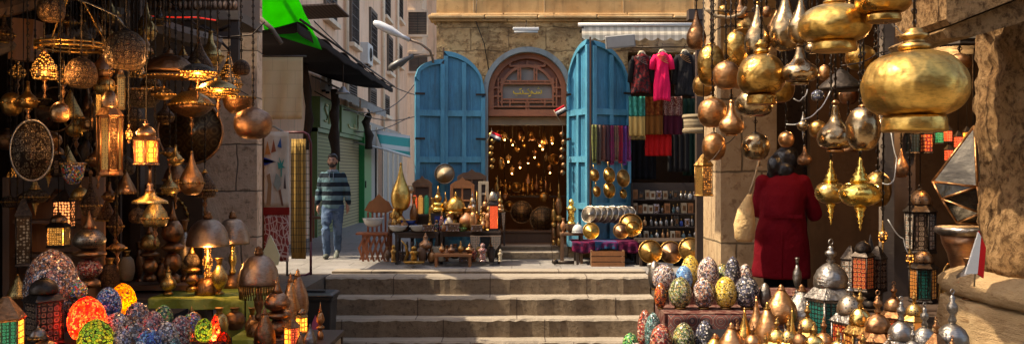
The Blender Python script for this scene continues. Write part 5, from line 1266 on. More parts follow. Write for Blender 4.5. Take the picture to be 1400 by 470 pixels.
T('table','domed table lamp with amber lit stem on the green cloth','lamp',284,288,402,56,8.2,('dusty_bronze','bronze','p_amber'),name='table_lamp'); point(at(284,345,8.0),4)
T('table','domed table lamp nearest the stone pier on the green cloth','lamp',318,288,396,46,8.7,('dusty_bronze','bronze','brass_eng'),name='table_lamp')
T('table','tall dark domed lamp with beaded fringe standing at the table corner','lamp',354,336,462,54,7.4,('dusty_bronze','bronze','bronze'),name='fringed_lamp')
r = mm(54,7.4)/2; b = MB(); o = at(354,336+126*.42,7.4)
for i in range(44): a=i*2*math.pi/44; b.tube([(r*.95*math.cos(a),r*.95*math.sin(a),0),(r*.95*math.cos(a),r*.95*math.sin(a),-.11)],.005,4)
b.build('fringe', M['brass_old'], [x for x in COL.objects if x.name.startswith('fringed_lamp')][0]).location = (0,0,mm(126,7.4)*.58)
T('pot','dark covered pot on the lower green cloth','pot',321,420,450,28,7.9,('bronze_smooth','bronze'),name='pot')
g = table('lower_green_table','lower table with green cloth in the corner before the bin',at(326,0,7.5).x,at(372,0,7.5).x,7.2,8.1,at(0,452,7.6).z,'lime',floor=0)
T('figurine','pale carved leaf shaped ornament standing by the red panel','ornament',368,322,362,22,10.5,('mo_skyblue','ceramic'),name='x') if False else None
b = MB(); p = at(370,362,9.5); b.prism([(-.08,0),(-.1,.1),(-.05,.2),(0,.32),(.06,.2),(.1,.1),(.08,0)],-.01,.01); tag(b.build('leaf_ornament', m_plain('pale_green',(.50,.56,.42),.6), loc=p),'pale green leaf shaped cut out behind the fringed lamp','ornament')
T('bell','bronze stand carrying the pale green leaf cut out','stand',370,362,450,24,9.5,('bronze','bronze'),name='stand')
for (px,a,z_,w_,D,mt,lb) in ((379,378,470,36,6.6,('bronze_smooth','bronze'),'brown onion domed lamp, nearest of the finialled group by the bin'),(397,372,455,28,7.4,('copper','copper'),'copper onion domed lamp just behind the nearest finialled one'),(407,367,430,30,8.2,('bronze_smooth','copper'),'brown onion domed lamp farthest back beside the bin'),(362,420,480,30,6.2,('bronze','bronze'),'dark round shouldered lamp below the fringed shade')):
    T('stacked' if px==379 else 'pointed',lb,'lamp',px,a,z_,w_,D,mt,name='onion_lamp')
    b = MB(); p=at(px,z_,D); b.lathe([(.08,-p.z),(.1,-p.z+.02),(.03,-p.z+.08),(.03,-.02),(.09,-.001)],14); b.build('pedestal', M['bronze'], [x for x in COL.objects if x.get('label')==lb][0])
lantern('small lit amber lantern with lacy glass in front of the bin',412,418,455,20,6.6,6,'brass_old',['pn_amber'],rz=.3,bodyf=.6,lit=1.0)
lantern('red amber glass box lamp glowing below the lit lacy lantern',399,440,472,26,6.3,6,'bronze',['pn_redlit','pn_amber'],rz=.1,bodyf=.8,dome=False)
T('stacked','thin rose copper spire lamp before the bin','lamp',438,412,474,11,6.6,('copper','copper'),name='spire_lamp')
T('pointed','small silver capped perfume lamp at the bottom by the bin','lamp',424,442,478,18,6.3,('silver','silver'),name='perfume_lamp')
T('pointed','small dark capped lamp between the red glow and the spire','lamp',411,452,480,14,6.1,('bronze','silver'),name='perfume_lamp')
tag(MB().box(-.10,.12,-.1,.12,-1.2,.0).build('yellow_box',M['wood_pale'],loc=at(440,466,6.7)),'pale yellow wooden box in front of the bin','box')
g = table('front_stand','low stand carrying the small lit lanterns before the bin',at(352,0,6.3).x,at(446,0,6.3).x,6.0,7.0,at(0,474,6.3).z,'wood_dark',floor=-1.25 if False else -.004) 
# bin
g = thing('waste_bin','black plastic wheeled bin with lid at the foot of the steps','bin',(at(434,0,10.9).x,10.9,-1.25)); zt_=at(0,398,10.9).z+1.25; 
hw=mm(27,10.9)
b = MB(); b.lathe([(hw*.95,.05),(hw*1.2,zt_-.10),(hw*1.3,zt_-.08),(hw*1.3,zt_-.05)],4,sm=False,rot=math.pi/4,sy=.95); b.build('body', M['black_plastic'], g, bevel=.02)
b = MB(); b.lathe([(hw*1.38,zt_-.049),(hw*1.4,zt_-.02),(hw*1.15,zt_),(hw*.6,zt_+.01)],4,sm=False,rot=math.pi/4,sy=.95); b.box(-.12,.12,-hw*.5,-hw*.3,zt_+.011,zt_+.03); b.build('lid', M['black_plastic'], g, bevel=.015)
b = MB(); b.prism([(-.03,zt_*.55),(.05,zt_*.5),(.07,zt_*.7),(.02,zt_*.8),(-.02,zt_*.72)],-hw*.90,-hw*.86); 
b.build('sticker', m_plain('pink_sticker',(.6,.12,.22),.6), g)
for s_ in (-1,1): b = MB(); b.torus((s_*hw*.7,hw*.55,.08),.06,.02,'x',16,6); b.build('wheel', M['black_fabric'], g)
# textile rack
D = 12.75
g = thing('textile_rack','bent metal display rack with wire grid for textiles','rack',at(395,0,D)); g.location.z=0
ox = g.location.x
def rp(px,py,dy=0): v=at(px,py,D); return (v.x-ox, dy, v.z)
b = MB(); b.tube([rp(425,330),rp(425,195),rp(421,184),rp(415,181),rp(385,181)],.018,8); b.tube([(rp(425,0)[0],0,.0),rp(425,330)],.018,8); b.tube([(rp(425,0)[0],0,.03),(rp(418,0)[0],-.1,.0),(rp(396,0)[0],-.1,.0)],.016,8); b.build('red_tube', m_plain('dark_red_metal',(.10,.012,.02),.4,.2), g)
b = MB(); b.tube([(rp(395,0)[0],-.1,0),rp(395,190,-.1),rp(390,181,-.1),rp(378,174,-.1),rp(362,172,-.1)],.016,8); b.build('pale_tube', m_plain('rack_metal',(.25,.22,.19),.4,.5), g)
b = MB()
for i in range(8): b.tube([rp(398+i*3.5,190),rp(398+i*3.5,345)],.0035,4)
for i in range(17): b.tube([rp(397,192+i*9.2),rp(424,192+i*9.2)],.0035,4)
b.build('wire_grid', M['iron'], g)
b = MB(); x0,z0,x1,z1 = rp(397,0)[0],rp(0,354)[2],rp(417,0)[0],rp(0,190)[2]; b.sheet(lambda u,v:(x0+(x1-x0)*u,.05+.008*math.sin(u*14),z1+(z0-z1)*v),14,8,0,True,.004); 
g2 = b.build('yellow_cloth', m_stripe('ochre_cloth',[(.6,.38,.12),(.5,.3,.08),(.3,.16,.05)],2.0,0,soft=True), loc=g.location); tag(g2,'ochre striped cloth hanging inside the wire rack','cloth')
g = thing('applique_panel','cream cloth with pyramids and palm figures above a red arabesque border','textile',at(378,180,12.4)); D=12.4
hw=mm(17,D); h1=mm(103,D); h2=mm(177,D)
b = MB(); b.sheet(lambda u,v:(-hw+2*hw*u,.01*math.sin(u*11+v*4),-h1*v),14,14,0,True,.004); b.build('cream_cloth', m_cloth('applique_cream',(.62,.53,.42),fold=.4), g)
t = NT('arabesque'); dd = t.vor(13,'DISTANCE_TO_EDGE',co=t.mapping(scale=(1,.01,.8)),rnd=.75); x = t.node('ShaderNodeTexWave',{'Vector':t.co,'Scale':5,'Distortion':9,'Detail':1})
t.set(color=t.mix(t.ramp(t.math('MINIMUM',dd,t.math('MULTIPLY',x.outputs['Fac'],.5)),[(.03,(1,1,1)),(.07,(0,0,0))]),(.26,.035,.025),(.58,.42,.36)),rough=.9)
b = MB(); b.sheet(lambda u,v:(-hw*.99+2*hw*.99*u,.002,-h1-.11-(h2-h1-.11)*v),10,10,0,True,.004); b.build('arabesque_border', t.m, g)
b = MB(); b.box(-hw*1.03,hw*1.03,-.012,.012,-h1-.108,-h1-.003); b.build('red_band', M['red_cloth'] if False else m_cloth('band_red',(.24,.02,.015)), g)
def fig(pts,col,nm): 
    b = MB(); b.prism([(-hw+2*hw*x,-h1*z) for x,z in pts],-.022,-.018); b.build('figure', m_cloth('fig_'+nm,col), g)
fig([(.05,.30),(.15,.12),(.28,.30)],(.5,.2,.06),'pyr'); fig([(.3,.28),(.4,.1),(.5,.26)],(.3,.1,.05),'pyr2'); fig([(.55,.2),(.68,.08),(.72,.22)],(.05,.12,.3),'bl')
fig([(.0,.42),(.5,.40),(.02,.34)],(.03,.05,.25),'sail'); fig([(.0,.36),(.48,.395),(.02,.45)],(.03,.05,.22),'sail2')
fig([(.6,.5),(.55,.4),(.65,.42),(.62,.33),(.72,.42),(.82,.36),(.76,.45),(.88,.48),(.73,.48),(.72,.6),(.68,.6),(.68,.48)],(.05,.3,.25),'palm')
fig([(.1,.98),(.18,.7),(.12,.58),(.25,.55),(.32,.7),(.28,.98)],(.35,.2,.1),'camel'); fig([(.4,.7),(.5,.55),(.65,.6),(.7,.7),(.55,.78)],(.3,.33,.28),'bush'); fig([(.72,.98),(.6,.78),(.68,.76),(.8,.98)],(.2,.1,.06),'leg'); fig([(.8,.75),(.86,.55),(.9,.76)],(.1,.07,.06),'man')
g = tag(MB().box(-.05,.05,-.05,.05,0,at(0,178,12.6).z).build('brown_cloth_strip',M['wood_brown'],loc=(at(362,0,12.6).x,12.6,0)),'dark brown woven strip between the pier and the picture textile','textile')
g = thing('small_chair','small dark chair standing behind the rack on the paving','chair',at(436,326,17)); b = MB(); b.box(-.15,.15,-.15,.15,.38,.42); b.build('seat',M['wood_brown'],g)
for x in (-.13,.13):
    for y in (-.13,.13): b = MB(); b.box(x-.015,x+.015,y-.015,y+.015,0,.379 if y<0 else .8) ; b.build('leg',M['wood_red'],g)

# ------------------------------------------------------------------ mosaic eggs, foreground, lamp shop side
def tier(name,lb,x0,x1,y0,y1,z,mat='black_fabric',zb=0):
    b = MB(); b.box(x0,x1,y0,y1,zb,z); o = b.build(name, M[mat]); tag(o,lb,'stand'); return o
def egg(px,ybot_or_z,D,w_,h_,mat,lb,z=None,group=None,tilt=0):
    py = 235 - (z-H)/D*F if z is not None else ybot_or_z
    g = T('egg',lb,'mosaic lamp',px,py-h_,py,w_,D,(mat,'brass_old'),group=group,name='mosaic_lamp',n=32,tilt=tilt)
    if mat in LITM:
        p = g.location; h = mm(h_,D); point((p.x,p.y,p.z+h*.42), LITM[mat]*(h/.3)**2, (1,.75,.45), .02)
    return g
LITM = {'mo_redlit': 2.8, 'mo_orangelit': 1.2, 'mo_greenlit': .4, 'mo_multi_lit': .7}
zA,zB,zC = zt(490,5.0), zt(462,5.5), zt(440,5.9)
tier('display_step','lowest black step under the mosaic lamps of the lamp shop',-2.9,-1.5,4.7,5.28,zA)
tier('display_step','middle black step under the mosaic lamps of the lamp shop',-2.9,-2.0,5.281,5.72,zB)
tier('display_step','upper black step under the mosaic lamps of the lamp shop',-3.6,-2.35,5.721,6.5,zC)
egg(119,0,5.35,51,64,'mo_redlit','large glowing red mosaic egg lamp',z=zB)
egg(131,493,4.95,48,58,'mo_greenlit','yellow green glowing mosaic egg in front of the red one')
egg(148,0,5.8,36,52,'mo_blue','blue mosaic egg between the red and orange ones',z=zC)
egg(168,0,5.95,36,52,'mo_orangelit','glowing orange mosaic egg on the upper step',z=zC)
egg(103,0,6.2,32,34,'mo_multi','dark egg with red beads behind the glowing red one',z=zt(415,6.2)) 
T('egg','giant dark mosaic egg lamp with pale tiles behind the black lantern','mosaic lamp',71,340,440,72,6.2,('mo_brown','iron'),name='mosaic_lamp',n=40)
for (px,yb,D,w_,h_,mt,lb) in ((160,464,5.45,36,38,'mo_grey','grey pink mosaic egg next to the glowing red one'),(188,456,5.6,34,44,'mo_brown','greyish violet mosaic egg, highest of the grey heap'),(184,478,5.2,30,40,'mo_brown','brown speckled mosaic egg low in the grey heap'),(166,490,5.0,28,44,'mo_grey','small silvery mosaic egg beside the yellow green one'),(209,466,5.5,32,42,'mo_pink','speckled mosaic egg behind the green capped one'),(204,494,5.0,36,46,'mo_blue','dark blue speckled egg at the bottom of the heap'),(226,488,5.1,36,50,'mo_grey','large grey mosaic egg below the small green one'),(223,450,5.9,27,34,'mo_green','small plain green mosaic egg'),(247,482,5.4,32,52,'mo_pink','rose pink mosaic egg'),(262,462,5.9,28,36,'mo_multi','dark speckled egg behind the rose pink one'),(262,474,5.6,22,26,'mo_multi_lit','little mosaic egg lit warm orange'),(279,468,5.4,24,34,'mo_greenlit','small lime mosaic egg on a pale ring'),(294,480,5.6,14,50,'mo_redlit','narrow glowing orange red glass at the end of the heap'),(305,486,5.6,22,34,'mo_orangelit','low glowing orange egg at the end of the heap'),(240,500,4.9,20,40,'mo_teal','teal grey egg peeking from the bottom row')):
    egg(px,yb,D,w_,h_,mt,lb)
# stands for those standing freely
tier('display_step','black cloth covered block under the heap of grey mosaic eggs',at(150,0,5.4).x,at(296,0,5.4).x,4.85,5.7,zt(492,5.0)-.0)
lantern('big black lantern with pebble patterned glass before the giant egg',60,374,470,58,5.3,4,'iron',['pn_brown'],bodyf=.62,rz=R(52),topm='iron')
lantern('orange and green glass lantern at the very edge of the stall',8,410,500,52,4.8,6,'bronze',['pn_orange','pn_greenlit','pn_amber'],bodyf=.72,rz=R(8),dome=False)
lantern('low lantern with red white patterned panes under the black one',62,455,510,50,4.8,4,'iron',['pn_white','pn_red'],bodyf=.5,rz=R(40))
T('dome','grey metal bowl lamp in front of the black lantern','lamp',52,444,462,22,5.0,('silver','silver','silver'),name='bowl_lamp')
point(at(10,440,4.4),1.5)
# ------------------------------------------------------------------ shop on the sunny side
rs = thing('brass_shop', 'stone and timber brass lamp shop with open front', 'shop', (2, 3.6, 0))
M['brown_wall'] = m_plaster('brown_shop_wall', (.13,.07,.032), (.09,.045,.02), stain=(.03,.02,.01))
b = MB(); b.box(.25,6,.9,5.7,3.45,3.6); b.build('roof', M['wood_dark'], rs)
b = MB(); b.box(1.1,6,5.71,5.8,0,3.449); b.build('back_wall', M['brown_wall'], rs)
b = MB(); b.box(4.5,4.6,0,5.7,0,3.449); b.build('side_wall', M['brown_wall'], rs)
b = MB(); b.box(.75,6,6.4,6.6,0,4.3); b.build('rear_wall', M['dark_plaster'], rs)
# stone pier behind the woman
g = thing('stone_pier','pale stone pier with wooden band behind the woman in red','wall',(2.17,9.3,0))
M['pale_ashlar'] = m_stone('pale_ashlar', (.44,.32,.19), (.34,.22,.12), (.5,.75), bump=.5, mortar=.8, pits=(.22,.13,.07), soot=.4)
hw = .58; b = MB(); b.box(0,hw,0,.85,0,4.3); b.build('pier', M['pale_ashlar'], g)
tag(MB().box(-.03,.03,-.03,.03,0,2.9).build('wood_post', M['wood_brown'], loc=(at(949,0,12.6).x,12.6,0)),'dark post at the edge of the clothes shop','post') if False else None
g = thing('post_and_lintel','dark wooden post and lintel at the edge of the clothes stall','post',(at(957,0,13.2).x,13.2,0))
b = MB(); b.box(-.06,.09,-.06,.06,0,3.7); b.build('post', M['wood_dark'], g)
b = MB(); b.box(-.18,1.2,-.09,.09,zt(28,13.2),zt(14,13.2)); b.build('lintel', M['wood_dark'], g)
# timbers carrying the lamps
beam((.75,3.2,3.0),(.75,7.3,2.98),.05,'wood_brown','outermost timber carrying the brass lamps','lamp_beam')
beam((1.35,3.0,3.0),(1.35,7.3,2.98),.05,'wood_brown','middle timber carrying the brass lamps','lamp_beam')
beam((2.0,3.0,3.0),(2.0,7.3,2.98),.05,'wood_brown','innermost timber carrying the brass lamps','lamp_beam')
g = thing('shade_canopy','added brown cloth canopy out of view, shading the woman in red','canopy',(0,0,3.5))  # added overhead, out of view, to throw shade on the woman
b = MB(); b.sheet(lambda u,v:(.35+1.95*u, 6.9+2.5*v, .05*math.sin(u*9)*math.sin(v*5)),16,16,0,True,.01); b.build('cloth', m_cloth('brown_canopy',(.2,.13,.08)), g)
b = MB(); b.tube([(.35,6.9,.0),(2.3,6.9,0)],.03,6); b.tube([(.35,9.4,.0),(2.3,9.4,0)],.03,6); b.build('pole', M['wood_grey'], g)
# big rough column
def rough_col(name,lb,cx,cy,prof,mat,seed,amp=.02,n=64,sq=2.6):
    rg = random.Random(seed); from mathutils import noise
    b = MB(); vs=[]; k=len(prof)
    for (r,z) in prof:
        for i in range(n):
            a=2*math.pi*i/n; c_,s_=math.cos(a),math.sin(a); q=(abs(c_)**sq+abs(s_)**sq)**(-1/sq)
            p=Vector((r*q*c_,r*q*s_,z)); d=noise.noise(p*4+Vector((seed,0,0)))*amp*1.6+noise.noise(p*14)*amp*.8+noise.noise(p*35)*amp*.35
            vs.append(p*(1+d/max(r,.1)) if False else Vector((p.x*(1+d/r),p.y*(1+d/r),z)))
    fs=[(j*n+i,j*n+(i+1)%n,(j+1)*n+(i+1)%n,(j+1)*n+i) for j in range(k-1) for i in range(n)]
    fs += [tuple(range(n-1,-1,-1)), tuple((k-1)*n+i for i in range(n))]
    b.add(vs,fs,0,True); return b
t = NT('weathered_column'); n1=t.noise(5,8,.7); n2=t.noise(24,8,.75); n3=t.noise(60,4,.7,t.mapping(scale=(1,1,.35)))
c=t.mix(t.ramp(n1,[(.35,(0,0,0)),(.65,(1,1,1))]),(.36,.22,.105),(.24,.13,.055)); c=t.mix(t.ramp(n2,[(.46,(0,0,0)),(.6,(1,1,1))]),c,(.10,.052,.022)); 
t.set(color=c,rough=.95,normal=t.bump(n2,1.0,.03,t.bump(n3,.5,.01)),spec=.1); M['column']=t.m
t = NT('column_base_stone'); n1=t.noise(4,8,.7); n2=t.noise(20,8,.75); n3=t.noise(9,8,.7,t.mapping(scale=(1,1,4)))
c=t.mix(t.ramp(n1,[(.35,(0,0,0)),(.65,(1,1,1))]),(.42,.29,.155),(.31,.195,.095)); c=t.mix(t.ramp(n3,[(.55,(0,0,0)),(.68,(.8,)*3)]),c,(.2,.11,.05))
t.set(color=c,rough=.95,normal=t.bump(n3,.9,.03,t.bump(n2,.5,.015)),spec=.1); M['col_base']=t.m
Dc=4.35; cx=2.81
g = thing('weathered_column','thick eroded stone column on a round base at the shop front','column',(cx,Dc,0))
zb=zt(383,4.1)
rough_col('c','',0,0,[(.45,zb+.001+i*.03) for i in range(75)],None,3,.034,96).build('shaft', M['column'], g)
pb=[(.58,-.004+i*(zb-.14)/20) for i in range(21)]
rough_col('b','',0,0,pb,None,8,.03,96,4).build('base', M['col_base'], g)
rough_col('b','',0,0,[(.54,zb-.139),(.59,zb-.12),(.605,zb-.09),(.60,zb-.06),(.57,zb-.03),(.50,zb)],None,5,.028,96,3.6).build('moulding', M['col_base'], g)
# timber lintel top corner
b = MB(); o=at(1300,30,3.75)
def q(px,py): v=at(px,py,3.75)-o; return (v.x,v.z)
b.prism([q(1294,-60),q(1294,26),q(1300,34),q(1360,10),q(1440,-22),q(1440,-70)],0,.5); b.build('x',M['column']) if False else None
g = thing('old_lintel','two weathered lintel blocks leaning above the column','lintel',o)
b.build('upper_block', M['column'], g)
b = MB(); b.prism([q(1301,36),q(1296,40),q(1303,50),q(1345,46),q(1400,30),q(1440,14),q(1440,-18),q(1362,12)],.05,.6); b.build('lower_block', M['column'], g)

HB=2.98
t = NT('smoke_glass'); t.set(color=(.75,.62,.5), rough=.06, trans=.75, metal=0, normal=t.bump(t.noise(14,4), .6, .03), spec=.9, coat=1.0); M['smoke_glass'] = t.m
T('onion','huge polished brass onion lamp beside the column, largest of all','lamp',1250,38,180,140,3.55,('brass_clean','brass_old'),hang=HB,name='brass_lamp',n=56)
T('onion','wide brass lamp hanging over the woman, cut near the top edge','lamp',1141,-12,70,98,4.0,('brass_clean','brass_old'),hang=HB,name='brass_lamp',n=48)
T('onion','brass lamp with open dark mouth at the top beside the huge one','lamp',1208,-40,30,76,3.8,('brass','brass'),hang=HB,name='brass_lamp',n=40)
T('onion','broad hammered brass lamp left of the wide one, with knobbed neck'.replace('left of','between the teardrops and'),'lamp',1041,54,143,66,4.6,('brass','brass'),hang=HB,name='brass_lamp',n=40)
T('tear','pale silvered teardrop lamp, taller of the two at the top','lamp',1074,-20,70,44,4.8,('silvered','brass'),hang=HB,name='teardrop_lamp',n=32)
T('tear','slender golden teardrop lamp above the broad hammered lamp','lamp',1036,2,80,36,4.9,('silvered','brass'),hang=HB,name='teardrop_lamp',n=32)
T('tear','half hidden silvered teardrop between the tall one and the wide brass lamp','lamp',1095,-10,60,36,4.5,('silvered','brass'),hang=HB,name='teardrop_lamp',n=32)
T('gourd','squat silvered glass lamp with long neck under the wide brass one','lamp',1093,58,116,52,4.5,('silvered','silvered'),hang=HB,name='gourd_lamp',n=36)
T('ball','hammered golden ball lamp nearest the clothes stall','lamp',972,58,118,38,6.2,('brass','brass'),hang=HB,name='ball_lamp')
T('ball','golden ball lamp tucked above the low copper one','lamp',1006,40,92,34,5.7,('brass','brass_old'),hang=HB,name='ball_lamp')
T('ball','low copper toned ball lamp between the golden balls and broad lamp','lamp',993,82,122,36,5.4,('copper','brass_old'),hang=HB,name='ball_lamp')
T('ball','broad brown brass ball lamp under the row of golden balls','lamp',974,132,174,40,6.0,('copper','brass_old'),hang=HB,name='ball_lamp')
T('gourd','small copper gourd lamp with pointed neck before the stone pier','lamp',1000,136,186,34,5.7,('copper','copper'),hang=HB,name='gourd_lamp')
T('ball','brown egg shaped lamp hanging before the stone pier','lamp',976,180,219,32,6.2,('copper','iron'),hang=HB,name='ball_lamp')
T('ball','silvery round lamp at the shoulder of the woman in red','lamp',1033,180,219,38,5.8,('silvered','iron'),hang=HB,name='ball_lamp')
T('shell','broad silvered bowl lamp directly under the broad hammered lamp','lamp',1031,118,160,52,5.0,('silvered','brass'),hang=HB,name='bowl_lamp')
T('gourd','clear glass lamp with bright highlight beside the woman','lamp',1142,136,208,50,4.7,('silvered','copper'),hang=HB,name='glass_lamp',n=36)
T('ball','round glass ball lamp left of the huge brass onion'.replace('left of','tucked against'),'lamp',1180,142,206,46,4.4,('silvered','copper'),hang=HB,name='glass_lamp',n=36)
T('spindle','glittering golden spindle lamp nearer the woman','lamp',1136,218,308,44,4.9,('brass_eng','gold'),hang=HB,name='spindle_lamp',n=32)
T('spindle','bright golden spindle lamp nearer the column','lamp',1176,214,316,58,4.6,('gold','gold'),hang=HB,name='spindle_lamp',n=32)
T('ball','dark brass ball lamp in shade behind the bright spindle lamp','lamp',1200,232,282,36,5.4,('brass_old','iron'),hang=HB,name='ball_lamp')
T('spindle','small amber pendant drop hanging behind the spindle lamps','lamp',1207,300,346,12,5.2,('p_amber','brass'),hang=HB,name='pendant_drop')
T('spindle','small amber pendant drop hanging before the dark shop wall','lamp',1244,334,372,11,5.4,('p_amber','brass'),hang=HB,name='pendant_drop')
T('bowl','copper lamp glowing orange behind the top of the huge lamp','lamp',1246,6,36,32,4.3,('copper','copper'),name='copper_bowl')
T('cone','dark metal lamp lid behind the wide brass lamp','lamp',1150,92,124,64,5.2,('iron','iron'),hang=HB,name='metal_lamp')
T('shell','small blue patterned ball under the dark metal lid','ornament',1118,122,138,18,5.0,('mo_dark','iron'),hang=HB,name='blue_ball')
T('ball','small orange copper ball behind the long necked gourd','lamp',1127,88,110,16,5.4,('copper','copper'),hang=HB,name='ball_lamp')
T('ball','tiny dark ball lamp hanging above the slender teardrop','lamp',1048,8,24,14,5.6,('bronze','iron'),hang=HB,name='ball_lamp')
T('spindle','little glass drop ornament hanging between pier and glass lamp','ornament',1098,152,192,16,5.6,('silvered','silver'),hang=HB,name='glass_drop')
T('saucer','dark lamp with brass bands hanging behind the golden balls','lamp',1020,16,50,30,6.4,('brass_old','iron','brass_old'),hang=HB,name='banded_lamp')
g = lantern('glittering square lantern of amber beads by the stone pier',962,222,268,27,6.4,4,'brass_old',['p_amber_dim','p_brass'],hang=HB,bodyf=.9,dome=False,rz=.5)
# small knotted cords
for i,(pts,D,lb) in enumerate((([(965,12),(985,22),(1008,20),(1020,10)],6.2,'knotted pale rope swagged above the golden balls'),([(962,14),(1060,12)],6.2,'thin wire stretched above the golden balls'),([(1075,170),(1098,162),(1118,150),(1135,125)],4.9,'white electric flex curling beside the glass lamp'),([(1085,135),(1098,132),(1104,122)],4.7,'short white flex end near the long necked gourd'),([(1215,20),(1225,35),(1240,45)],3.9,'white cord twisted at the neck of the huge lamp'),([(1218,180),(1226,215),(1222,245),(1206,250)],4.6,'pale wire looping down beside the wood post'),([(1214,300),(1235,325),(1242,345)],5.0,'pale cord leading to the amber pendant drop'),([(1010,180),(990,196),(968,222)],6.0,'thin wire between the gourd lamp and the bead lantern'),([(1150,90),(1200,72),(1240,55)],4.4,'dark cables sagging behind the huge lamp'))):
    P = [at(px,py,D) for px,py in pts]; Q=[]
    for k in range(len(P)-1):
        for s_ in range(6): 
            q_=s_/6; Q.append(P[k].lerp(P[k+1],q_)+Vector((0,0,.004*math.sin((k*6+s_)*.9)-.02*math.sin(q_*3.14))))
    Q.append(P[-1]); b = MB(); b.tube(Q,.012 if i==0 else .003,6); tag(b.build('cord',M['wood_pale'] if i==0 else M['iron'] if i in(1,7,8) else M['white']),lb,'cord')
# wooden posts in shop
tag(MB().box(-.035,.035,-.035,.035,0,3.29).build('wood_post',M['wood_grey'],loc=(at(1212,0,5.8).x,5.8,0)),'grey wooden post behind the spindle lamps','post')
tag(MB().box(-.10,.10,-.06,.06,0,3.29).build('door_post',M['wood_dark'],loc=(at(1228,0,6.6).x,6.6,0)),'wide dark post in the shade of the brass shop','post')
# cream glass lantern under lintel
g = lantern('cream glass lantern with scrollwork under the weathered lintel',1302,-30,108,120,5.0,8,'iron',['cream'],hang=HB,bodyf=.5,dome=False,rz=.1)
M['cream_glass'] = None
t = NT('cream_glass'); dd=t.vor(14,'DISTANCE_TO_EDGE'); t.set(color=t.mix(t.ramp(dd,[(.02,(1,1,1)),(.05,(0,0,0))]),(.62,.58,.42),(.1,.07,.03)),rough=.3)
# turn its panes cream
for c in g.children:
    if c.name.startswith('pane'): c.data.materials[0] = t.m
g.location.z = zt(70,5.0); 
T('shell','small dark glass lamp hanging inside the cream lantern','lamp',1312,72,96,30,4.8,('bronze','copper'),hang=HB,name='glass_bowl')
# faceted star lamp
def star(lb,px,py,D,sz):
    import bmesh
    g = thing('faceted_lamp',lb,'lamp',at(px,py,D)); k=mm(1,D)
    pts=[(0,0,1.35),(-.95,.15,.0),(-.85,-.1,-.42),(-.42,0,-1.0),(.5,0,-1.05),(1.0,.1,-.4),(1.05,0,.1),(-.25,-.62,-.12),(.45,-.6,-.3),(-.2,.7,0),(.6,.6,0),(.25,-.45,.5),(-.1,-.5,-.75)]
    bm = bmesh.new(); vs=[bm.verts.new(Vector(p)*sz*k) for p in pts]; bmesh.ops.convex_hull(bm,input=vs)
    me = bpy.data.meshes.new('glass'); bm.to_mesh(me); 
    me.materials.append(M['pn_mirror_dusty']); o = bpy.data.objects.new('glass_facets',me); COL.objects.link(o); o.parent=g
    b = MB()
    bm.edges.ensure_lookup_table()
    for e in bm.edges:
        if len(e.link_faces)==2 and e.calc_face_angle(0)>.12: b.tube([e.verts[0].co,e.verts[1].co],.007,5)
    bm.free(); b.build('frame', M['copper'], g)
    b = MB(); b.tube([(0,0,1.35*sz*k),(0,0,HB-g.location.z)],.004,4); b.build('chain',M['iron'],g)
t = NT('dusty_glass'); t.set(color=t.mix(t.noise(9,6),(.03,.027,.022),(.09,.078,.06)),rough=.14,metal=.7,normal=t.bump(t.noise(12),.2,.02)); M['pn_mirror_dusty']=t.m
star('faceted grey glass star lamp half hidden by the column',1332,248,4.9,56)
# urn, tray, flag
K['urn']=[('foot',[(.5,0),(.5,.02),(.3,.08),(.22,.2)],1),('body',[(.22,.201),(.3,.3),(.5,.5),(.62,.68),(.78,.8),(.84,.9)],0),('rim',[(.86,.901),(1.0,.93),(1.03,.97),(1.0,1),(.9,.995)],1)]
T('urn','tall dark metal urn with flared rim beside the column','urn',1322,310,424,80,4.9,('bronze_smooth','silver'),name='urn')
b = [x for x in COL.objects if x.get('label','').startswith('tall dark metal urn')][0]
u = MB(); hh=-b.location.z; u.lathe([(.2,hh),(.2,hh+.05),(.05,hh+.1),(.05,-.05),(.09,-.001)],20); u.build('stem',M['bronze_smooth'],b)
T('vase','dark lidded incense burner in front of the tall urn','burner',1325,352,410,34,4.5,('silver','bronze'),name='incense_burner')
tray('gold_tray','gold engraved tray standing on edge behind the urn',1293,405,44,5.3,'brass_old','tray',pitch=R(88),yaw=R(30),asp=2.1)
g = thing('small_flag','folded red and white flag standing by the urn','flag',at(1335,374,4.1)); g.scale=(1.1,1,1)
b = MB(); b.prism([(-.045,.0),(.005,0),(.02,.17),(.01,.19)],0,.012); b.build('white_band',m_cloth('fl_w',(.7,.68,.62)),g)
b = MB(); b.prism([(.0055,0),(.03,-.02),(.04,.12),(.012,.195),(.0205,.17)],.0,.014); b.build('red_band',m_cloth('fl_r',(.6,.02,.02)),g)
b = MB(); b.tube([(.0,.02,-.06),(.015,.02,.19)],.004,5); b.build('stick',M['wood_pale'],g)
# dark lanterns hanging in the shop
lantern('dark round bodied lantern with pale panes in the shaded shop',1258,252,346,44,6.4,6,'iron',['pn_brown','pn_white'],hang=3.25,bodyf=.6)
lantern('dark lantern with amber and teal panes below the round bodied one',1262,338,412,40,6.2,6,'iron',['pn_orange','pn_teal'],hang=None,bodyf=.62,rz=.2)
for (px,py,mt,lb) in ((1248,196,'pn_teal','teal'),(1266,196,'pn_red','brick red'),(1284,188,'pn_greenlit','green'),(1296,186,'pn_redlit','bright red'),(1310,194,'pn_redlit','deep red'),(1322,188,'pn_amber','amber'),(1297,212,'pn_redlit','red with copper edge'),(1310,214,'pn_amber','square orange'),(1330,205,'pn_yellowlit','yellow')):
    big = px<1270
    lantern(lb+' glass lantern in the cluster hanging deep in the brass shop',px,py-(22 if big else 13),py+(14 if big else 9),20 if big else 13,6.5,4,'iron',[mt],hang=3.25,bodyf=.75,dome=False,rz=.1,group='glass lanterns hanging deep in the brass shop')
point((3.0,6.2,1.9),8); point((2.6,7.5,2.2),6)
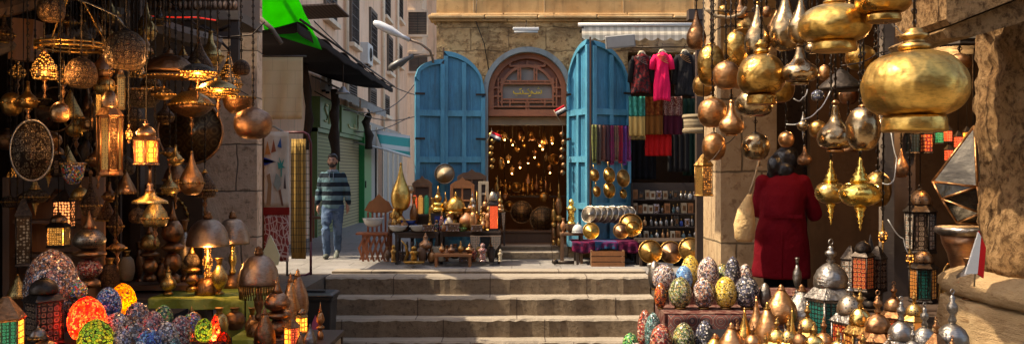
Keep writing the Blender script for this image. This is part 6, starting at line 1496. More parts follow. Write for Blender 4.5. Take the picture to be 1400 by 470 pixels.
T('stacked','standing brass lamp in the shade behind the golden spindle lamps','lamp',1190,320,420,36,5.8,('bronze','iron'),name='standing_lamp')
b = MB(); b.box(-.5,.5,-.15,.15,0,.45)
table('back_counter','dark counter behind the lanterns in the brass shop',2.0,3.6,5.6,6.5,zt(413,6.2),'wood_dark')

# ------------------------------------------------------------------ mosaic eggs on the steps side
zE1,zE2,zE3 = zt(482,6.5), zt(421,7.0), zt(398,7.45)
tier('display_step','carpet covered lowest step under the mosaic eggs by the stairs',1.0,2.3,6.2,6.74,zE1,'black_fabric',-1.2)
tc = m_cloth('carpet_red',(.09,.03,.025),col2=(.16,.09,.07),cscale=22); M['carpet']=tc
tier('display_step','carpet covered middle step under the mosaic eggs by the stairs',1.15,2.35,6.741,7.2,zE2,'carpet',-1.2)
tier('display_step','carpet covered top step under the mosaic eggs by the stairs',1.3,2.6,7.201,7.7,zE3,'carpet',-1.2)
for k,(px,w_,h_,mt,lb) in enumerate(((908,32,38,'mo_grey','grey white mosaic egg at the stair end of the top row'),(895,18,40,'silver','plain silver egg at the very end of the top row'),(935,24,36,'mo_skyblue','sky blue mosaic egg'),(944,27,48,'mo_yellow','olive yellow egg behind the sky blue one'),(968,30,48,'mo_grey','tall pale grey mosaic egg in the top row'),(988,24,36,'mo_olive','olive speckled egg beside the black egg'),(1002,22,48,'mo_dark','tall glossy black egg in the top row'),(1019,20,36,'mo_grey','small grey egg near the red coat'))):
    egg(px,0,7.45+.1*(k%2),w_,h_,mt,lb,z=zE3)
for k,(px,w_,h_,mt,lb) in enumerate(((903,17,36,'mo_orangelit0','orange red painted egg at the stair end of the middle row'),(930,32,44,'mo_olive','dark green and brown mosaic egg in the middle row'),(962,30,44,'mo_brown','dark brown mosaic egg in the middle row'),(992,31,45,'mo_yellow','bright yellow mosaic egg'),(1021,34,46,'mo_dark','dark blue mosaic egg below the red coat'),(1046,16,36,'silver','silver egg half hidden at the end of the middle row'))):
    M.setdefault('mo_orangelit0', m_mosaic('mosaic_orange',[(.6,.12,.02),(.5,.08,.02),(.65,.25,.05)],50))
    egg(px,0,6.97,w_,h_,mt,lb,z=zE2)
for k,(px,w_,h_,mt,lb,D) in enumerate(((882,22,56,'mo_red','dark red mosaic egg at the stair end of the lowest row',6.6),(893,24,56,'mo_teal','grey teal mosaic egg behind the coral one',6.5),(904,31,48,'mo_red','coral red mosaic egg in the lowest row',6.3),(935,31,48,'mo_olive','grey green mosaic egg in the lowest row',6.35),(964,28,49,'mo_dark','black and white half patterned egg in the lowest row',6.4),(862,22,28,'mo_green','small dark green egg lowest by the steps',6.5),(870,26,22,'mo_grey','small silvery egg lowest by the steps',6.3))):
    egg(px,0,D,w_,h_,mt,lb,z=zE1)
# carpet on display edge
b = MB(); A0=at(905,402,6.72)
b.sheet(lambda u,v:(1.17+1.15*u,6.73-.02-.02*math.sin(u*20),zE2-.005-(zE2-zE1)*v*.98),20,6,0,True,.004)
t = NT('patterned_carpet'); dd=t.vor(9,rnd=.3); fr=t.math('FRACT',t.math('MULTIPLY',dd,5)); t.set(color=t.ramp(fr,[(0,(.10,.025,.02)),(.4,(.22,.13,.10)),(.55,(.04,.03,.035)),(.8,(.13,.04,.03))],'CONSTANT'),rough=.95)
tag(b.build('patterned_carpet',t.m),'dark red patterned carpet hanging between the rows of eggs','carpet')
# ------------------------------------------------------------------ lanterns crowded in the sunny corner
tier('display_block','dark cloth covered block under the crowded silver and gold lanterns',.95,2.15,3.6,5.0,zt(500,4.3)-.12,'black_fabric',-.004)
tier('display_block','dark cloth covered block under the big domed lanterns',1.25,2.4,5.001,5.7,zt(470,5.2),'black_fabric',-.004)
L_=lantern
L_('biggest antique silver lantern with ribbed dome and teal panes',1136,326,476,72,4.75,6,'silver',['pn_teal','pn_white','pn_teal'],bodyf=.46,rz=.45,topm='silver')
L_('silver lantern with lacy pierced dome and red patterned panes',1162,384,500,54,4.3,4,'silver',['pn_orange','pn_red'],bodyf=.52,rz=R(20),topm='p_silver')
L_('golden lantern with tall finial between two silver ones',1176,392,500,46,4.1,6,'brass',['pn_orange','pn_white'],bodyf=.42,rz=.2,topm='brass_eng')
L_('bronze lantern with ring finial and engraved rust dome',1200,396,510,54,4.0,6,'copper',['pn_orange','pn_brown'],bodyf=.40,rz=.1,topm='bronze')
L_('silver engraved dome lantern with teal pane beside the bronze one',1232,404,520,54,3.9,6,'silver',['pn_teal','pn_orange'],bodyf=.38,rz=.3,topm='silver')
L_('dark silver dome lantern with red glass in its finial',1264,412,520,50,3.85,6,'silver',['pn_redlit','pn_white'],bodyf=.36,rz=.5,topm='silver')
L_('silver lantern with big round dome touching the column base',1302,394,520,66,3.9,6,'silver',['pn_red','pn_white'],bodyf=.30,rz=.3,topm='silver')
L_('square lantern with flower patterned copper roof by the column base',1280,432,520,44,3.6,4,'copper',['pn_red'],bodyf=.4,rz=R(25),dome=False)
L_('small red paned lantern standing behind the golden ones',1180,332,398,34,5.3,4,'iron',['pn_red','pn_red'],bodyf=.72,rz=R(42),dome=True,topm='iron')
L_('dark lantern with brown flower panes beside the red paned one',1200,346,398,28,5.35,4,'iron',['pn_brown'],bodyf=.85,rz=R(40),dome=False)
L_('dark lantern with gold flower panes behind the biggest silver one',1163,346,400,28,5.4,4,'iron',['pn_brown','pn_white'],bodyf=.85,rz=R(40),dome=False)
for (kd,px,a,z_,w_,D,mt,lb) in (
 ('tear',1034,404,476,26,4.7,('copper','copper'),'copper teardrop spire lamp at the egg side of the gold cluster'),
 ('tear',1018,420,482,24,4.5,('brass','copper'),'slim brass spire lamp beside the copper teardrop'),
 ('pointed',1068,388,440,44,4.8,('copper','copper'),'copper onion lamp glowing orange below the red coat'),
 ('pointed',1049,412,480,36,4.4,('copper','brass'),'rosy copper teardrop lamp in the middle of the gold cluster'),
 ('pointed',1096,388,450,50,4.9,('silver','bronze'),'dark silver tilted dome lamp beside the copper onion'),
 ('pointed',1062,430,486,32,4.1,('brass_eng','brass'),'gold engraved dome lamp with small finial'),
 ('pointed',1078,432,486,28,4.0,('brass_old','copper'),'old brass finial lamp in the lowest row'),
 ('pointed',1094,438,490,30,3.9,('bronze','copper'),'rust dark finial lamp in the lowest row'),
 ('pointed',1113,440,492,34,3.8,('brass','brass'),'pale gold finial lamp in the lowest row'),
 ('tear',1083,420,480,12,4.3,('brass_clean','brass'),'thin bright gold flask behind the finial lamps'),
 ('pointed',1000,440,492,40,4.3,('copper','copper'),'broad copper tent shaped lamp near the eggs'),
 ('pointed',978,455,496,40,4.4,('brass','copper'),'pale brass tent shaped lamp nearest the eggs'),
 ('pointed',1029,440,490,30,4.05,('copper','copper'),'copper spire lamp lowest of the cluster'),
 ('pointed',1047,455,500,24,3.8,('brass','brass'),'small brass cap lamp at the bottom edge'),
 ('vase',1090,352,400,12,5.3,('silver','silver'),'thin silver vase by the biggest silver lantern'),
 ('pointed',1150,455,500,14,3.7,('silver','silver'),'tiny silver spire lamp at the bottom among the lanterns'),
 ('pointed',1194,460,500,18,3.6,('copper','copper'),'tiny copper finial lamp at the bottom among the lanterns'),
 ('pointed',1216,456,500,28,3.65,('p_silver','silver'),'pale silver and teal patterned cap lamp at the bottom'),
):
    if D < 4.2 and kd == 'pointed':
        lantern(lb.replace('lamp','lantern'),px,a,max(z_,505),w_*1.15,D,6,mt[0],['pn_orange','pn_amber' if px%2 else 'pn_red'],bodyf=.42,topm={'bronze':'bronze','brass':'brass_eng','copper':'copper','brass_eng':'brass_eng','brass_old':'p_brass','p_silver':'p_silver','silver':'silver'}[mt[0]]); continue
    T(kd,lb,'lamp',px,a,z_,w_,D,mt,name={'tear':'spire_lamp','pointed':'dome_lamp','vase':'vase'}[kd],n=28)
tier('display_block','cloth covered block under the copper lamps at the egg side',.88,1.75,3.6,5.0,zt(488,4.3)+.0,'black_fabric',-.004) if False else None

# ------------------------------------------------------------------ people
M['skin'] = m_plain('skin',(.36,.19,.12),.5); M['hair'] = m_plain('hair',(.012,.009,.008),.45)
M['jeans'] = m_cloth('jeans',(.06,.10,.17),col2=(.10,.15,.24),cscale=5,fold=.6)
t = m_stripe('striped_sweater',[(.012,.02,.03),(.012,.02,.03),(.10,.19,.22),(.13,.22,.25)],6.6,2,bump=.3); M['sweater']=t
def ell(b,c,r,n=14,mi=0,M_=None):
    pr=[(math.sin(math.pi*i/10)*1.0,-math.cos(math.pi*i/10)) for i in range(11)]
    Mx=Matrix.Translation(c)@(M_ or Matrix())@Matrix.Diagonal((r[0],r[1],r[2],1))
    b.lathe(pr,n,M=Mx,mi=mi)
def limb(b,pts,rs,n=12):
    P=[];Q=[]
    for k in range(len(pts)-1):
        for s_ in range(4):
            u=s_/4; P.append(Vector(pts[k]).lerp(Vector(pts[k+1]),u)); Q.append(rs[k]*(1-u)+rs[k+1]*u)
    P.append(Vector(pts[-1])); Q.append(rs[-1]); b.tube(P,Q,n)
    ell(b,pts[0],(rs[0],)*3); ell(b,pts[-1],(rs[-1],)*3)
def loft(b,secs,n=20):
    vs=[]; 
    for (cx_,cy_,z,rx,ry) in secs:
        for i in range(n): a=2*math.pi*i/n; vs.append((cx_+rx*math.cos(a),cy_+ry*math.sin(a),z))
    k=len(secs); fs=[(j*n+i,j*n+(i+1)%n,(j+1)*n+(i+1)%n,(j+1)*n+i) for j in range(k-1) for i in range(n)]
    fs+=[tuple(range(n-1,-1,-1)),tuple((k-1)*n+i for i in range(n))]; b.add(vs,fs,0,True)
FUSED = []
def fused(b,name,mat,parent,vox=.012,smooth=4):
    o=b.build(name,mat,parent); FUSED.append(o); m=o.modifiers.new('r','REMESH'); m.mode='VOXEL'; m.voxel_size=vox; m.use_smooth_shade=True
    if smooth: s_=o.modifiers.new('s','SMOOTH'); s_.iterations=smooth; s_.factor=.5
    return o
def hand(b,w,d,side):
    """palm and five fingers hanging from wrist w in direction d"""
    w=Vector(w); d=Vector(d).normalized(); a=Vector((0,1,0)); 
    c=w+d*.05
    limb(b,[w,w+d*.045,w+d*.085],[.024,.034,.032],10)
    for k,(o_,l_) in enumerate(((-.028,.065),(-.010,.078),(.010,.074),(.027,.06))):
        s0=w+d*.08+a*o_; m1=s0+d*l_*.5; m2=m1+(d+Vector((-side*.5,0,0))).normalized()*l_*.5
        b.tube([s0,m1,m2],[.011,.0105,.009],8); ell(b,m2,(.009,)*3,8)
    t0=w+d*.03+a*-.025; b.tube([t0,t0+d*.03+a*-.028,t0+d*.065+a*-.032],[.014,.012,.010],8); ell(b,t0+d*.065+a*-.032,(.01,)*3,8)
FOLD2 = bpy.data.textures.new('soft_folds', 'CLOUDS'); FOLD2.noise_scale = .22; FOLD2.noise_depth = 1
def folds(o,k,sz=FOLD): m=o.modifiers.new('f','DISPLACE'); m.texture=sz; m.strength=k; m.mid_level=.5; m.texture_coords='LOCAL'
# man walking towards the camera
man = thing('person','man in striped blue sweater and jeans walking towards us','person',(at(455,0,15.25).x,15.25,0))
bd=MB()
loft(bd,[(0,0,.86,.15,.10),(0,0,.95,.165,.11),(0,0,1.08,.145,.10),(0,0,1.25,.17,.11),(0,0,1.38,.19,.105),(0,0,1.45,.13,.08),(0,0,1.49,.06,.06)])
limb(bd,[(0,.0,1.46),(0,-.01,1.56)],[.058,.055])
ell(bd,(0,-.02,1.645),(.076,.095,.115)); ell(bd,(0,-.035,1.585),(.055,.07,.06))   # cranium, jaw
bd.tube([(0,-.108,1.665),(0,-.132,1.625),(0,-.112,1.618)],[.009,.015,.010],8)      # nose
for s_ in (-1,1):
    ell(bd,(s_*.079,-.01,1.635),(.012,.022,.032)); ell(bd,(s_*.03,-.095,1.675),(.022,.014,.008)); ell(bd,(s_*.045,-.08,1.62),(.02,.02,.02))
limb(bd,[(-.17,0,1.40),(-.225,.03,1.14),(-.235,-.04,.90)],[.052,.042,.028]); hand(bd,(-.235,-.045,.90),(-.02,-.1,-1),-1)
limb(bd,[(.17,0,1.40),(.23,.0,1.14),(.25,.0,.90)],[.052,.042,.028]); hand(bd,(.25,0,.90),(.03,.05,-1),1)
limb(bd,[(-.085,0,.88),(-.085,-.16,.50),(-.075,-.10,.09)],[.09,.06,.04]); limb(bd,[(.085,0,.88),(.065,.05,.48),(.04,.22,.12)],[.09,.06,.04])
fused(bd,'body',M['skin'],man,.007,2)
c=MB()
loft(c,[(0,0,.84,.185,.135),(0,0,.88,.185,.135),(0,0,1.08,.18,.13),(0,0,1.25,.2,.135),(0,0,1.37,.21,.125),(0,0,1.44,.15,.095),(0,0,1.485,.078,.075)])
limb(c,[(-.165,0,1.385),(-.24,.03,1.14),(-.25,-.04,.93)],[.072,.062,.045]); limb(c,[(.165,0,1.385),(.245,.0,1.14),(.262,.0,.93)],[.072,.062,.045])
folds(fused(c,'sweater',M['sweater'],man,.012,5),.035)
c=MB(); c.torus((0,-.01,1.475),.075,.022,'z',20,8); c.tube([(-.03,-.09,1.46),(-.035,-.13,1.38),(-.035,-.135,1.30)],.006,5); c.tube([(.03,-.09,1.46),(.035,-.13,1.38),(.035,-.135,1.32)],.006,5); c.build('hood_collar',m_cloth('collar_grey',(.2,.25,.3)),man)
c=MB(); loft(c,[(0,0,.80,.17,.125),(0,0,.88,.172,.128),(0,0,.95,.165,.12)]); limb(c,[(-.088,0,.86),(-.088,-.165,.50),(-.078,-.10,.07)],[.108,.078,.062]); limb(c,[(.088,0,.86),(.07,.05,.48),(.042,.215,.13)],[.108,.078,.062])
folds(fused(c,'jeans',M['jeans'],man,.012,4),.03)
for (x,y,z,rx) in ((-.078,-.14,.0,0),(.042,.16,.02,R(28))):
    c=MB(); Mx=Matrix.Rotation(rx,4,'X'); ell(c,(0,-.06,.045),(.05,.12,.042)); ell(c,(0,.04,.05),(.042,.06,.05)); o=fused(c,'shoe',m_plain('shoe'+str(x),(.09,.10,.08),.6),man,.01,2); o.location=(x,y,z); o.rotation_euler=(rx,0,0)
c=MB(); ell(c,(0,0.0,1.69),(.083,.092,.09)); ell(c,(0,-.03,1.735),(.07,.085,.04)); o=fused(c,'hair',M['hair'],man,.008,2)
c=MB(); ell(c,(0,-.062,1.572),(.055,.052,.042)); ell(c,(0,-.105,1.606),(.03,.012,.006)); 
for s_ in (-1,1): ell(c,(s_*.062,-.04,1.60),(.018,.03,.035))
c.build('beard',m_plain('beard',(.03,.018,.014),.8),man)
for s_ in (-1,1): 
    c=MB(); ell(c,(s_*.03,-.108,1.655),(.012,.006,.007),8); c.build('eye',M['hair'],man)
    c=MB(); ell(c,(s_*.03,-.106,1.678),(.02,.006,.004),8); c.build('eyebrow',M['hair'],man)
# woman in red coat, back to us, head bowed
wo = thing('person','woman in dark red coat seen from behind, bending over the lamps','person',(at(1068,0,7.9).x,7.9,0)); wo.scale = (.93,.93,1); wo.rotation_euler.z = R(-14)
bd=MB()
loft(bd,[(0,0,.84,.17,.12),(0,0,.95,.18,.13),(.02,.02,1.12,.15,.11),(.03,.05,1.3,.17,.11),(.04,.08,1.40,.14,.09),(.045,.1,1.45,.06,.06)])
limb(bd,[(.045,.09,1.42),(.06,.13,1.50)],[.055,.052]); ell(bd,(.065,.15,1.575),(.078,.096,.11),M_=Matrix.Rotation(R(25),4,'X')); ell(bd,(.10,.22,1.53),(.05,.05,.05))
limb(bd,[(-.085,0,.86),(-.085,.02,.47),(-.08,.0,.09)],[.09,.058,.038]); limb(bd,[(.085,0,.86),(.085,.04,.47),(.09,.03,.09)],[.09,.058,.038])
limb(bd,[(-.15,.06,1.36),(-.2,.1,1.12),(-.1,.32,1.08)],[.05,.04,.027]); limb(bd,[(.2,.07,1.36),(.30,.12,1.10),(.26,.36,1.16)],[.05,.04,.027])
hand(bd,(-.1,.33,1.08),(.3,1,.1),-1); hand(bd,(.26,.37,1.16),(0,1,.2),1)
fused(bd,'body',M['skin'],wo,.007,2)
M['coat']=m_cloth('red_coat',(.125,.003,.008),fold=.6,weave=160)
c=MB(); loft(c,[(.0,0,.53,.275,.17),(0,0,.56,.275,.17),(0,0,.75,.255,.17),(0,0,.95,.235,.165),(.01,.01,1.10,.205,.15),(.02,.03,1.25,.225,.15),(.03,.06,1.36,.215,.13),(.04,.08,1.42,.15,.1),(.045,.09,1.455,.08,.08)],28)
limb(c,[(-.165,.05,1.36),(-.215,.1,1.11),(-.11,.30,1.08)],[.08,.068,.05]); limb(c,[(.20,.06,1.36),(.315,.12,1.08),(.27,.33,1.15)],[.08,.07,.05])
folds(fused(c,'coat',M['coat'],wo,.012,5),.03,FOLD2)
c=MB(); c.tube([(0,-.172,.54),(0,-.172,.75),(0.0,-.165,.95)],.004,5); c.box(-.16,.18,-.158,-.148,1.06,1.09); c.build('coat_belt',M['coat'],wo)
c=MB(); limb(c,[(-.085,0,.80),(-.085,.02,.47),(-.08,.0,.06)],[.11,.078,.06]); limb(c,[(.085,0,.80),(.085,.04,.47),(.09,.03,.06)],[.11,.078,.06]); fused(c,'trousers',M['black_fabric'],wo,.014,4)
for x in (-.08,.09): c=MB(); ell(c,(x,.06,.045),(.042,.12,.045)); c.build('shoe',M['black_plastic'],wo)
c=MB(); ell(c,(.05,.11,1.575),(.125,.12,.115)); ell(c,(-.05,.05,1.52),(.085,.075,.10)); ell(c,(.03,.04,1.47),(.10,.07,.08)); ell(c,(.10,.16,1.62),(.07,.07,.06)); ell(c,(-.08,.06,1.44),(.05,.05,.06)); fused(c,'hair',m_plain('black_hair',(.008,.007,.008),.35,bump=.5),wo,.009,3); folds(COL.objects[-1],.03)
bg_=thing('handbag','gathered cream shoulder bag hanging at the side of the red coat','bag',at(1018,330,7.75)); 
c=MB(); loft(c,[(0,0,0,.06,.04),(0,0,.03,.085,.06),(0,0,.15,.095,.07),(.01,0,.28,.07,.05),(.035,0,.38,.03,.025),(.045,0,.41,.02,.02)],20); c.build('pouch',m_cloth('cream_leather',(.62,.42,.20),fold=1.0,weave=60),bg_)
c=MB(); c.tube([(.03,.0,.38),(.08,-.0,.52),(.13,.03,.70),(.15,.08,.66)],.012,6); c.build('strap',M['wood_pale'],bg_)

# ------------------------------------------------------------------ opposite side of the lane (behind the viewer), closes the space
g = thing('opposite_building','plain brown building on the opposite side of the lane','building',(0,-9,0))
b=MB(); b.box(-14,14,-3,0,-1.25,7.5); b.build('wall',m_plaster('brown_lane_wall',(.16,.10,.055),(.11,.07,.04)),g)
# ------------------------------------------------------------------ more wares crowding both shops
rg = random.Random(21)
extra = [(12,60,'shell'),(24,92,'gourd'),(120,140,'tear'),(60,128,'gourd'),(104,172,'ball'),(128,30,'cone'),(150,12,'gourd'),(200,30,'tear'),(218,22,'gourd'),(212,84,'saucer'),(190,92,'cone'),(250,130,'cone'),(226,152,'gourd'),(240,212,'gourd'),(70,190,'vase'),(20,236,'tear'),(10,190,'ball'),(150,262,'gourd'),(172,248,'cone'),(158,300,'tear'),(232,250,'gourd'),(92,210,'cone')]
words_ = ['sooty','ribbed','narrow necked','squat','beaded','dented','slim','hammered','fluted','dull copper','pale dusty','engraved','small dark','knobbed','amber tinted','long necked','rounded','drop shaped','wide lipped','dusty brown','old brass','pierced']
near_ = ['at the outer edge below the brown timber','beside the hanging orange box','behind the pierced dome lamp','beneath the lit amber onion','between mirror shield and fringed lantern','above the largest filigree ball','high beside the round worn timber','behind the dark shop post','near the carved balcony','behind the flat hammered dome','over the inlaid bowl','in front of the huge wall tray','below the beaded drum lamp','beside the lower rim of the huge tray','near the inlaid oval tray','above the pebble patterned lantern','next to the inlaid oval tray','below the fringed lantern','beside the bell mouthed lamp foot','over the pale pot','in the gap under the huge tray','beside the bead bowl']
for i,(px,py,kd) in enumerate(extra):
    w_ = rg.uniform(18,30); h_ = w_*{'shell':1,'ball':1.05,'gourd':1.5,'tear':2.0,'cone':1.2,'saucer':.7,'vase':1.6}[kd]
    mt = rg.choice(('bronze','copper','brass_old','p_brass','bronze_smooth','p_silver')); D = rg.uniform(7.4,8.3)
    if i in (1,10,15): mt = 'p_amber_dim'
    T(kd, words_[i]+' lamp hanging '+near_[i], 'lamp', px, py-h_/2, py+h_/2, w_, D, (mt,'brass_old'), hang=HK, name='hanging_lamp', n=20)
g = thing('arch_frieze','dark board with a row of small brass studs in an arch','board',at(222,300,8.9))
b = MB(); b.box(-.4,.4,0,.05,-.55,.35); b.build('board', M['wood_dark'], g)
b = MB()
for i in range(15): a=math.pi*i/14; b.lathe([(0,-.02),(.018,-.012),(.018,.012),(0,.02)],8,(.26*math.cos(a),-.02,.0+.26*math.sin(a)))
b.tube([(.26*math.cos(math.pi*i/14),-.004,.26*math.sin(math.pi*i/14)) for i in range(15)],.006,5); b.build('stud_arch', M['brass'], g)
# small wares behind the sunny shop
extra2 = [(1110,60,'gourd','silvered'),(1160,130,'ball','bronze'),(1220,140,'gourd','bronze'),(1196,110,'tear','copper'),(1100,212,'gourd','bronze'),(1118,176,'ball','brass_old'),(1232,222,'tear','bronze'),(1160,196,'cone','bronze'),(1075,190,'ball','copper'),(1012,12,'gourd','copper'),(990,16,'ball','brass_old'),(1062,26,'cone','bronze'),(1128,30,'gourd','copper'),(952,40,'tear','bronze'),(1216,206,'gourd','brass_old'),(1240,290,'gourd','bronze')]
w2 = ['silvered gourd lamp behind the wide brass one','dark ball lamp behind the clear glass lamp','dark gourd lamp under the mouth of the huge lamp','copper drop lamp behind the dark metal lid','shaded gourd lamp over the head of the woman','dull brass ball hanging over the woman','dark drop lamp by the wide dark post','shaded cone lamp behind the round glass ball','coppery ball hanging near the woman\'s hair','copper gourd at the top among the golden balls','old brass ball at the top by the knotted rope','dark cone lamp between two teardrops','copper gourd lamp behind the wide brass lamp rim','slim dark drop lamp at the stall post','old brass gourd lamp by the grey wooden post','bronze gourd lamp above the amber pendant drop']
for i,(px,py,kd,mt) in enumerate(extra2):
    w_ = rg.uniform(18,28); h_ = w_*{'ball':1.05,'gourd':1.5,'tear':2.1,'cone':1.1}[kd]
    T(kd, w2[i], 'lamp', px, py-h_/2, py+h_/2, w_, rg.uniform(6.2,7.0), (mt,'iron'), hang=HB, name='hanging_lamp', n=20)

# ------------------------------------------------------------------ more goods on and around the plaza tables and inside the doorway
mats_ = ['brass_old','copper','brass','wood_orange','cream','bronze','silver','mo_multi','wood_pale','brass_eng','blue_glaze','bronze_smooth','mo_red']
kn = ['vase','bottle','dallah','pot','tiered','figurine','stacked']
where = ['beside the tall teardrop pedestal','by the blue footed bowl','in front of the tube lamps','next to the dark box','at the foot of the orange cabinet','beside the clay goblet','behind the little green bowl','next to the wooden goblet vase','between goblet vase and bell lamp','beside the bell lamp','by the squat brass pot','before the tall silver lantern','behind the white bowls','by the side of the gilt censer','near the doorway end of the table','behind the mushroom lamp','against the narrow cream frame','under the round drum']
xs = [539,553,566,588,597,604,622,634,647,657,661,668,546,592,670,612,651,606]
adj = ['tiny','dull','speckled','slender','rounded','pointed','dark','pale','ochre','worn','stout','gleaming','narrow','old','little','carved','turned','plain']
for i,(px,wh) in enumerate(zip(xs,where)):
    kd = kn[(i*3)%7]; h_ = rg.uniform(13,24) + (14 if i in (5,8,11,13,16) else 0); mt = mats_[(i*5)%13]
    turned(kd, adj[i]+' '+{'dallah':'coffee jug','tiered':'censer','stacked':'tiered lamp'}.get(kd,kd)+' '+wh, {'dallah':'jug','tiered':'censer','stacked':'lamp'}.get(kd,kd), px, 316-h_, 316, rg.uniform(7,12), 14.3+rg.uniform(-.1,.25), (mt,'brass_old'), name={'dallah':'coffee_jug','tiered':'censer','stacked':'tiered_lamp'}.get(kd,kd), n=14)
for i,(px,yb,h_,w_,mt,lb) in enumerate(((577,357,26,12,'wood_brown','turned wooden vase on the paving below the tube lamps'),(611,357,22,10,'wood_orange','small wooden pot on the paving at the bench end'),(590,358,18,12,'copper','copper pot on the paving beside the pale carved box'),(648,357,24,11,'mo_red','red speckled vase on the paving at the doorway end of the bench'),(672,358,26,10,'wood_dark','dark carved vase before the pennant cloth'),(530,357,20,10,'wood_brown','little brown pot behind the folding stool'),(622,353,20,14,'iron','black pot in the shade under the low bench'))):
    turned('vase' if i%2 else 'pot', lb, 'vase' if i%2 else 'pot', px, yb-h_, yb, w_, 14.0+.02*i, (mt,'bronze'), name='vase' if i%2 else 'pot', n=14)
dl = ['high by the arch side with the flag','high in the middle','high near the gold figure side','left of the trays'.replace('left of','above'),'at mid height on the draped side','at mid height in the centre','at mid height on the gold figure side','low beside the draped stand','low by the jamb','beside the nearer tray','over the farther tray','just under the header board']
ps = [(684,178),(712,176),(744,178),(706,250),(684,214),(722,236),(757,212),(690,262),(764,262),(696,276),(744,262),(728,172)]
for i,((px,py),w0) in enumerate(zip(ps,dl)):
    if i%3==0: tray('wall_plate','round old brass plate hanging in the doorway '+w0,px,py+6,rg.uniform(12,17),16.6,'brass_old','plate',pitch=R(88))
    else: turned(('gourd','ball','cone')[i%3],'dark old lamp hanging in the doorway '+w0,'lamp',px,py,py+rg.uniform(14,22),rg.uniform(10,14),15.95+rg.uniform(0,.8),('bronze' if i%2 else 'brass_old','brass_old'),hang=3.18,name='dark_lamp',n=16)
for i,(px,ya,yb,w_,mt,lb) in enumerate(((680,240,332,12,'wood_brown','carved post of brass cups standing at the draped jamb'),(764,250,335,10,'bronze','tall dark incense stand at the gold figure jamb'),(757,270,335,8,'brass_old','thin brass candle stand just inside the doorway'))):
    turned('stacked',lb,'stand',px,ya,yb,w_,15.35,(mt,'brass_old','bronze'),name='tall_stand',n=14)
# extra round brass pieces in the upper row of the sunny shop
for i,(px,ya,yb,w_,D,kd,mt,lb) in enumerate(((962,100,132,30,6.6,'ball','brass_old','dull ball lamp in the gap between golden ball and brown brass ball'),(1012,92,122,26,6.4,'ball','copper','coppery ball behind the low copper toned one'),(1068,98,140,36,5.4,'ball','brass','brassy ball behind the broad hammered lamp'),(1176,60,96,40,5.0,'ball','brass','shaded brass ball between the wide and the huge lamp'),(1162,0,40,30,5.2,'gourd','copper','copper lamp in the shade above the dark lid'))):
    turned(kd,lb,'lamp',px,ya,yb,w_,D,(mt,'brass_old'),hang=HB,name='ball_lamp')

fr_ = [(1008,436,40,4.3,'copper'),(1030,446,34,4.1,'brass'),(1126,432,40,4.15,'copper'),(1146,446,34,3.85,'brass_old'),(1216,438,38,4.05,'brass'),(1248,446,34,3.7,'silver'),(1180,452,34,3.7,'brass_eng'),(1302,458,34,3.55,'copper'),(1104,412,40,4.6,'brass_old'),(1085,398,30,5.1,'bronze'),(1222,384,40,4.6,'bronze'),(1250,396,34,4.5,'brass_old')]
fl_ = ['broad copper lantern at the egg end of the front row','little brass lantern second from the egg end','copper lantern under the biggest silver lantern','small old brass lantern below the lacy domed one','brass lantern between bronze and silver engraved domes','small silver lantern low between two silver domes','small gold engraved lantern low below the golden one','copper lantern lowest by the column base','old brass lantern before the biggest silver lantern','bronze lantern peeping behind the copper onion lamp','bronze lantern behind the ring finial lantern','old brass lantern behind the dark silver dome']
for (px,a,w_,D,mt),lb in zip(fr_,fl_):
    lantern(lb,px,a,a+mm(1,1)*0+w_*2.1,w_,D,6,mt,['pn_orange','pn_red','pn_amber'][px%3:]+['pn_white'],bodyf=.42,topm={'copper':'copper','brass':'brass_eng','brass_old':'p_brass','silver':'silver','brass_eng':'brass_eng','bronze':'bronze'}[mt])

# taller pieces filling the plaza tables and the doorway sill
big = [(541,262,316,13,'dallah','brass','tall brass coffee jug at the street end of the carved table'),(566,268,316,12,'vase','bronze','dark slim vase rising behind the blue bowl'),(592,270,316,13,'pot','brass_eng','engraved brass pot on a stem beside the dark box'),(609,262,316,12,'stacked','brass_old','old brass tiered lamp before the round drum'),(629,292,316,16,'dallah','copper','copper jug below the mushroom lamp'),(644,270,316,12,'stacked','wood_orange','turned orange wood tower in the middle of the crowded table'),(658,282,316,12,'dallah','brass_old','aged brass jug by the narrow cream frame'),(684,262,290,12,'tiered','copper','copper censer on the narrow draped stand'),(535,290,318,10,'bottle','wood_brown','brown wooden flask next to the folding stool')]
for px,a,z_,w_,kd,mt,lb in big:
    nm = {'dallah':'coffee_jug','stacked':'tiered_lamp','tiered':'censer','bottle':'flask'}.get(kd,kd)
    turned(kd,lb,nm.replace('_',' '),px,a,z_,w_,14.52,(mt,'brass_old','bronze'),name=nm,n=16)
for i,(px,py,w_,lb) in enumerate(((586,300,15,'inlaid octagonal box under the tube lamps'),(619,308,18,'low inlaid chest on the crowded table front'),(652,309,15,'small inlaid casket before the squat brass pot'),(549,350,22,'inlaid wooden chest on the paving behind the brass deer ornament'),(640,352,24,'dark inlaid chest behind the low bench'))):
    D = 14.15 if py<320 else 14.3; w2 = mm(w_,D)/2; zz = at(0,316 if py<320 else 357,D).z
    b = MB(); b.box(-w2,w2,-.07,.07,.01,w2*1.0); b.box(-w2*1.06,w2*1.06,-.08,.08,w2*1.001,w2*1.2,1); b.box(-w2*.7,w2*.7,-.074,-.071,w2*.25,w2*.8,1); b.box(-w2,w2,-.07,.07,0,.0099,1)
    tag(b.build('inlaid_box',[M['mo_brown'],M['wood_brown']],loc=(at(px,0,D).x,D,zz)),lb,'box')

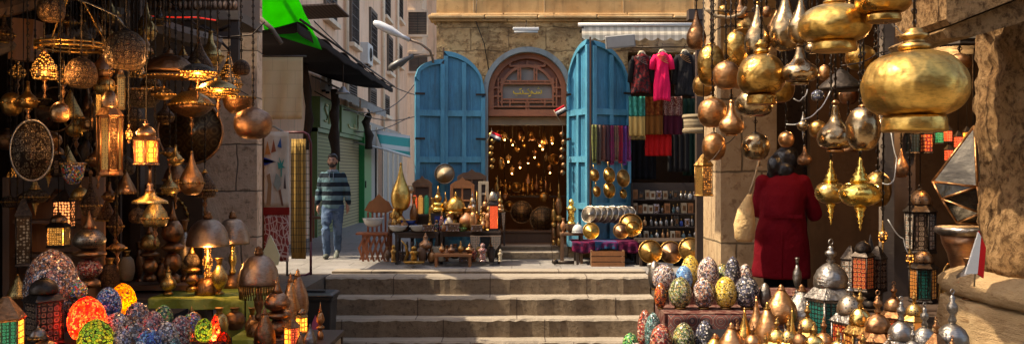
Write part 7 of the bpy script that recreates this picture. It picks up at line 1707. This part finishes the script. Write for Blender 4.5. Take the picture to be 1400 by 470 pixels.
# ------------------------------------------------------------------ dense filling of the dark lamp shop
ky = ['gourd','shell','saucer','tear','pointed','cone','dome','spindle']
cw = {'shell':1,'gourd':1.5,'tear':1.9,'cone':1.2,'saucer':.75,'pointed':1.25,'dome':.8,'spindle':1.6}
adj2 = ['lacy','beaded','blackened','pierced','coppery','grimy','bulbous','flared']
spots3 = [(6,40,'by the brown roof timber at the outer edge'),(42,72,'under the hanging orange wood box'),(92,28,'inside the chains of the iron ring'),(116,52,'at the back rim of the iron ring'),(152,62,'touching the largest filigree ball'),(196,58,'between filigree ball and hammered dome'),(206,110,'just over the pale inlaid bowl'),(250,84,'between the flat dome and the bottle lamp'),(288,66,'at the worn timber end near the balcony'),(330,92,'beside the tall hammered cone'),(224,126,'behind the beaded drum lamp'),(182,152,'over the six sided lit lantern'),(128,158,'behind the fringed pierced lantern'),(96,142,'beside the mirror shield'),(30,176,'behind the oval inlaid tray'),(66,232,'below the brown hanging lantern'),(134,210,'low beside the fringed lantern'),(170,226,'between fringed lantern and bell foot'),(232,206,'before the lower half of the huge wall tray'),(262,236,'below the huge wall tray'),(212,288,'just above the tiered shelf lamps'),(146,286,'beside the stacked red beaded lamp'),(110,262,'over the stacked lamp spire'),(48,268,'above the lit ribbed lantern'),(14,268,'over the pebble patterned lantern'),(188,294,'before the shop post at shelf height'),(160,336,'low beside the pale pot'),(240,232,'beside the studded arch board'),(280,250,'in front of the pier below the huge tray'),(24,390,'low at the outer edge behind the giant mosaic egg')]
for i,(px,py,wh) in enumerate(spots3):
    kd = ky[i%8]; w_ = rg.uniform(22,34); h_ = w_*cw[kd]
    mt = ('filigree_bronze','p_brass','bronze','filigree_silver','p_shell','copper','bronze_smooth')[i%7]
    T(kd, adj2[(i*3)%8]+' lamp hanging '+wh, 'lamp', px, py-h_/2, py+h_/2, w_, 6.9+1.3*((i*7)%10)/10, (mt,'brass_old'), hang=HK, name='hanging_lamp', n=20)
for i,(px,a,z_,w_,kd,mt,lb) in enumerate(((150,352,398,26,'pot','filigree_bronze','round lacy pot on the shelf edge below the pale pot'),(262,330,398,22,'stacked','bronze','slim tiered lamp between the shelf and the amber stemmed lamp'),(300,352,402,22,'vase','bronze','dark vase between the two domed table lamps'),(336,360,402,24,'pot','filigree_bronze','lacy pot at the corner of the green cloth table'),(230,362,402,22,'dallah','brass_old','old brass jug at the shelf end of the green cloth table'),(300,420,462,24,'pot','bronze','dark pot beneath the green cloth table'),(262,418,452,34,'dome','bronze','dark domed cover leaning under the green cloth table'),(345,420,470,20,'vase','copper','copper vase squeezed behind the beaded fringe lamp'))):
    T(kd,lb,'lamp' if kd in('stacked','dome') else 'vase' if kd!='pot' else 'pot',px,a,z_,w_,8.1 if i<5 else 7.6,(mt,'brass_old','bronze'),name={'stacked':'tiered_lamp','dallah':'jug','dome':'metal_cover'}.get(kd,kd),n=20)
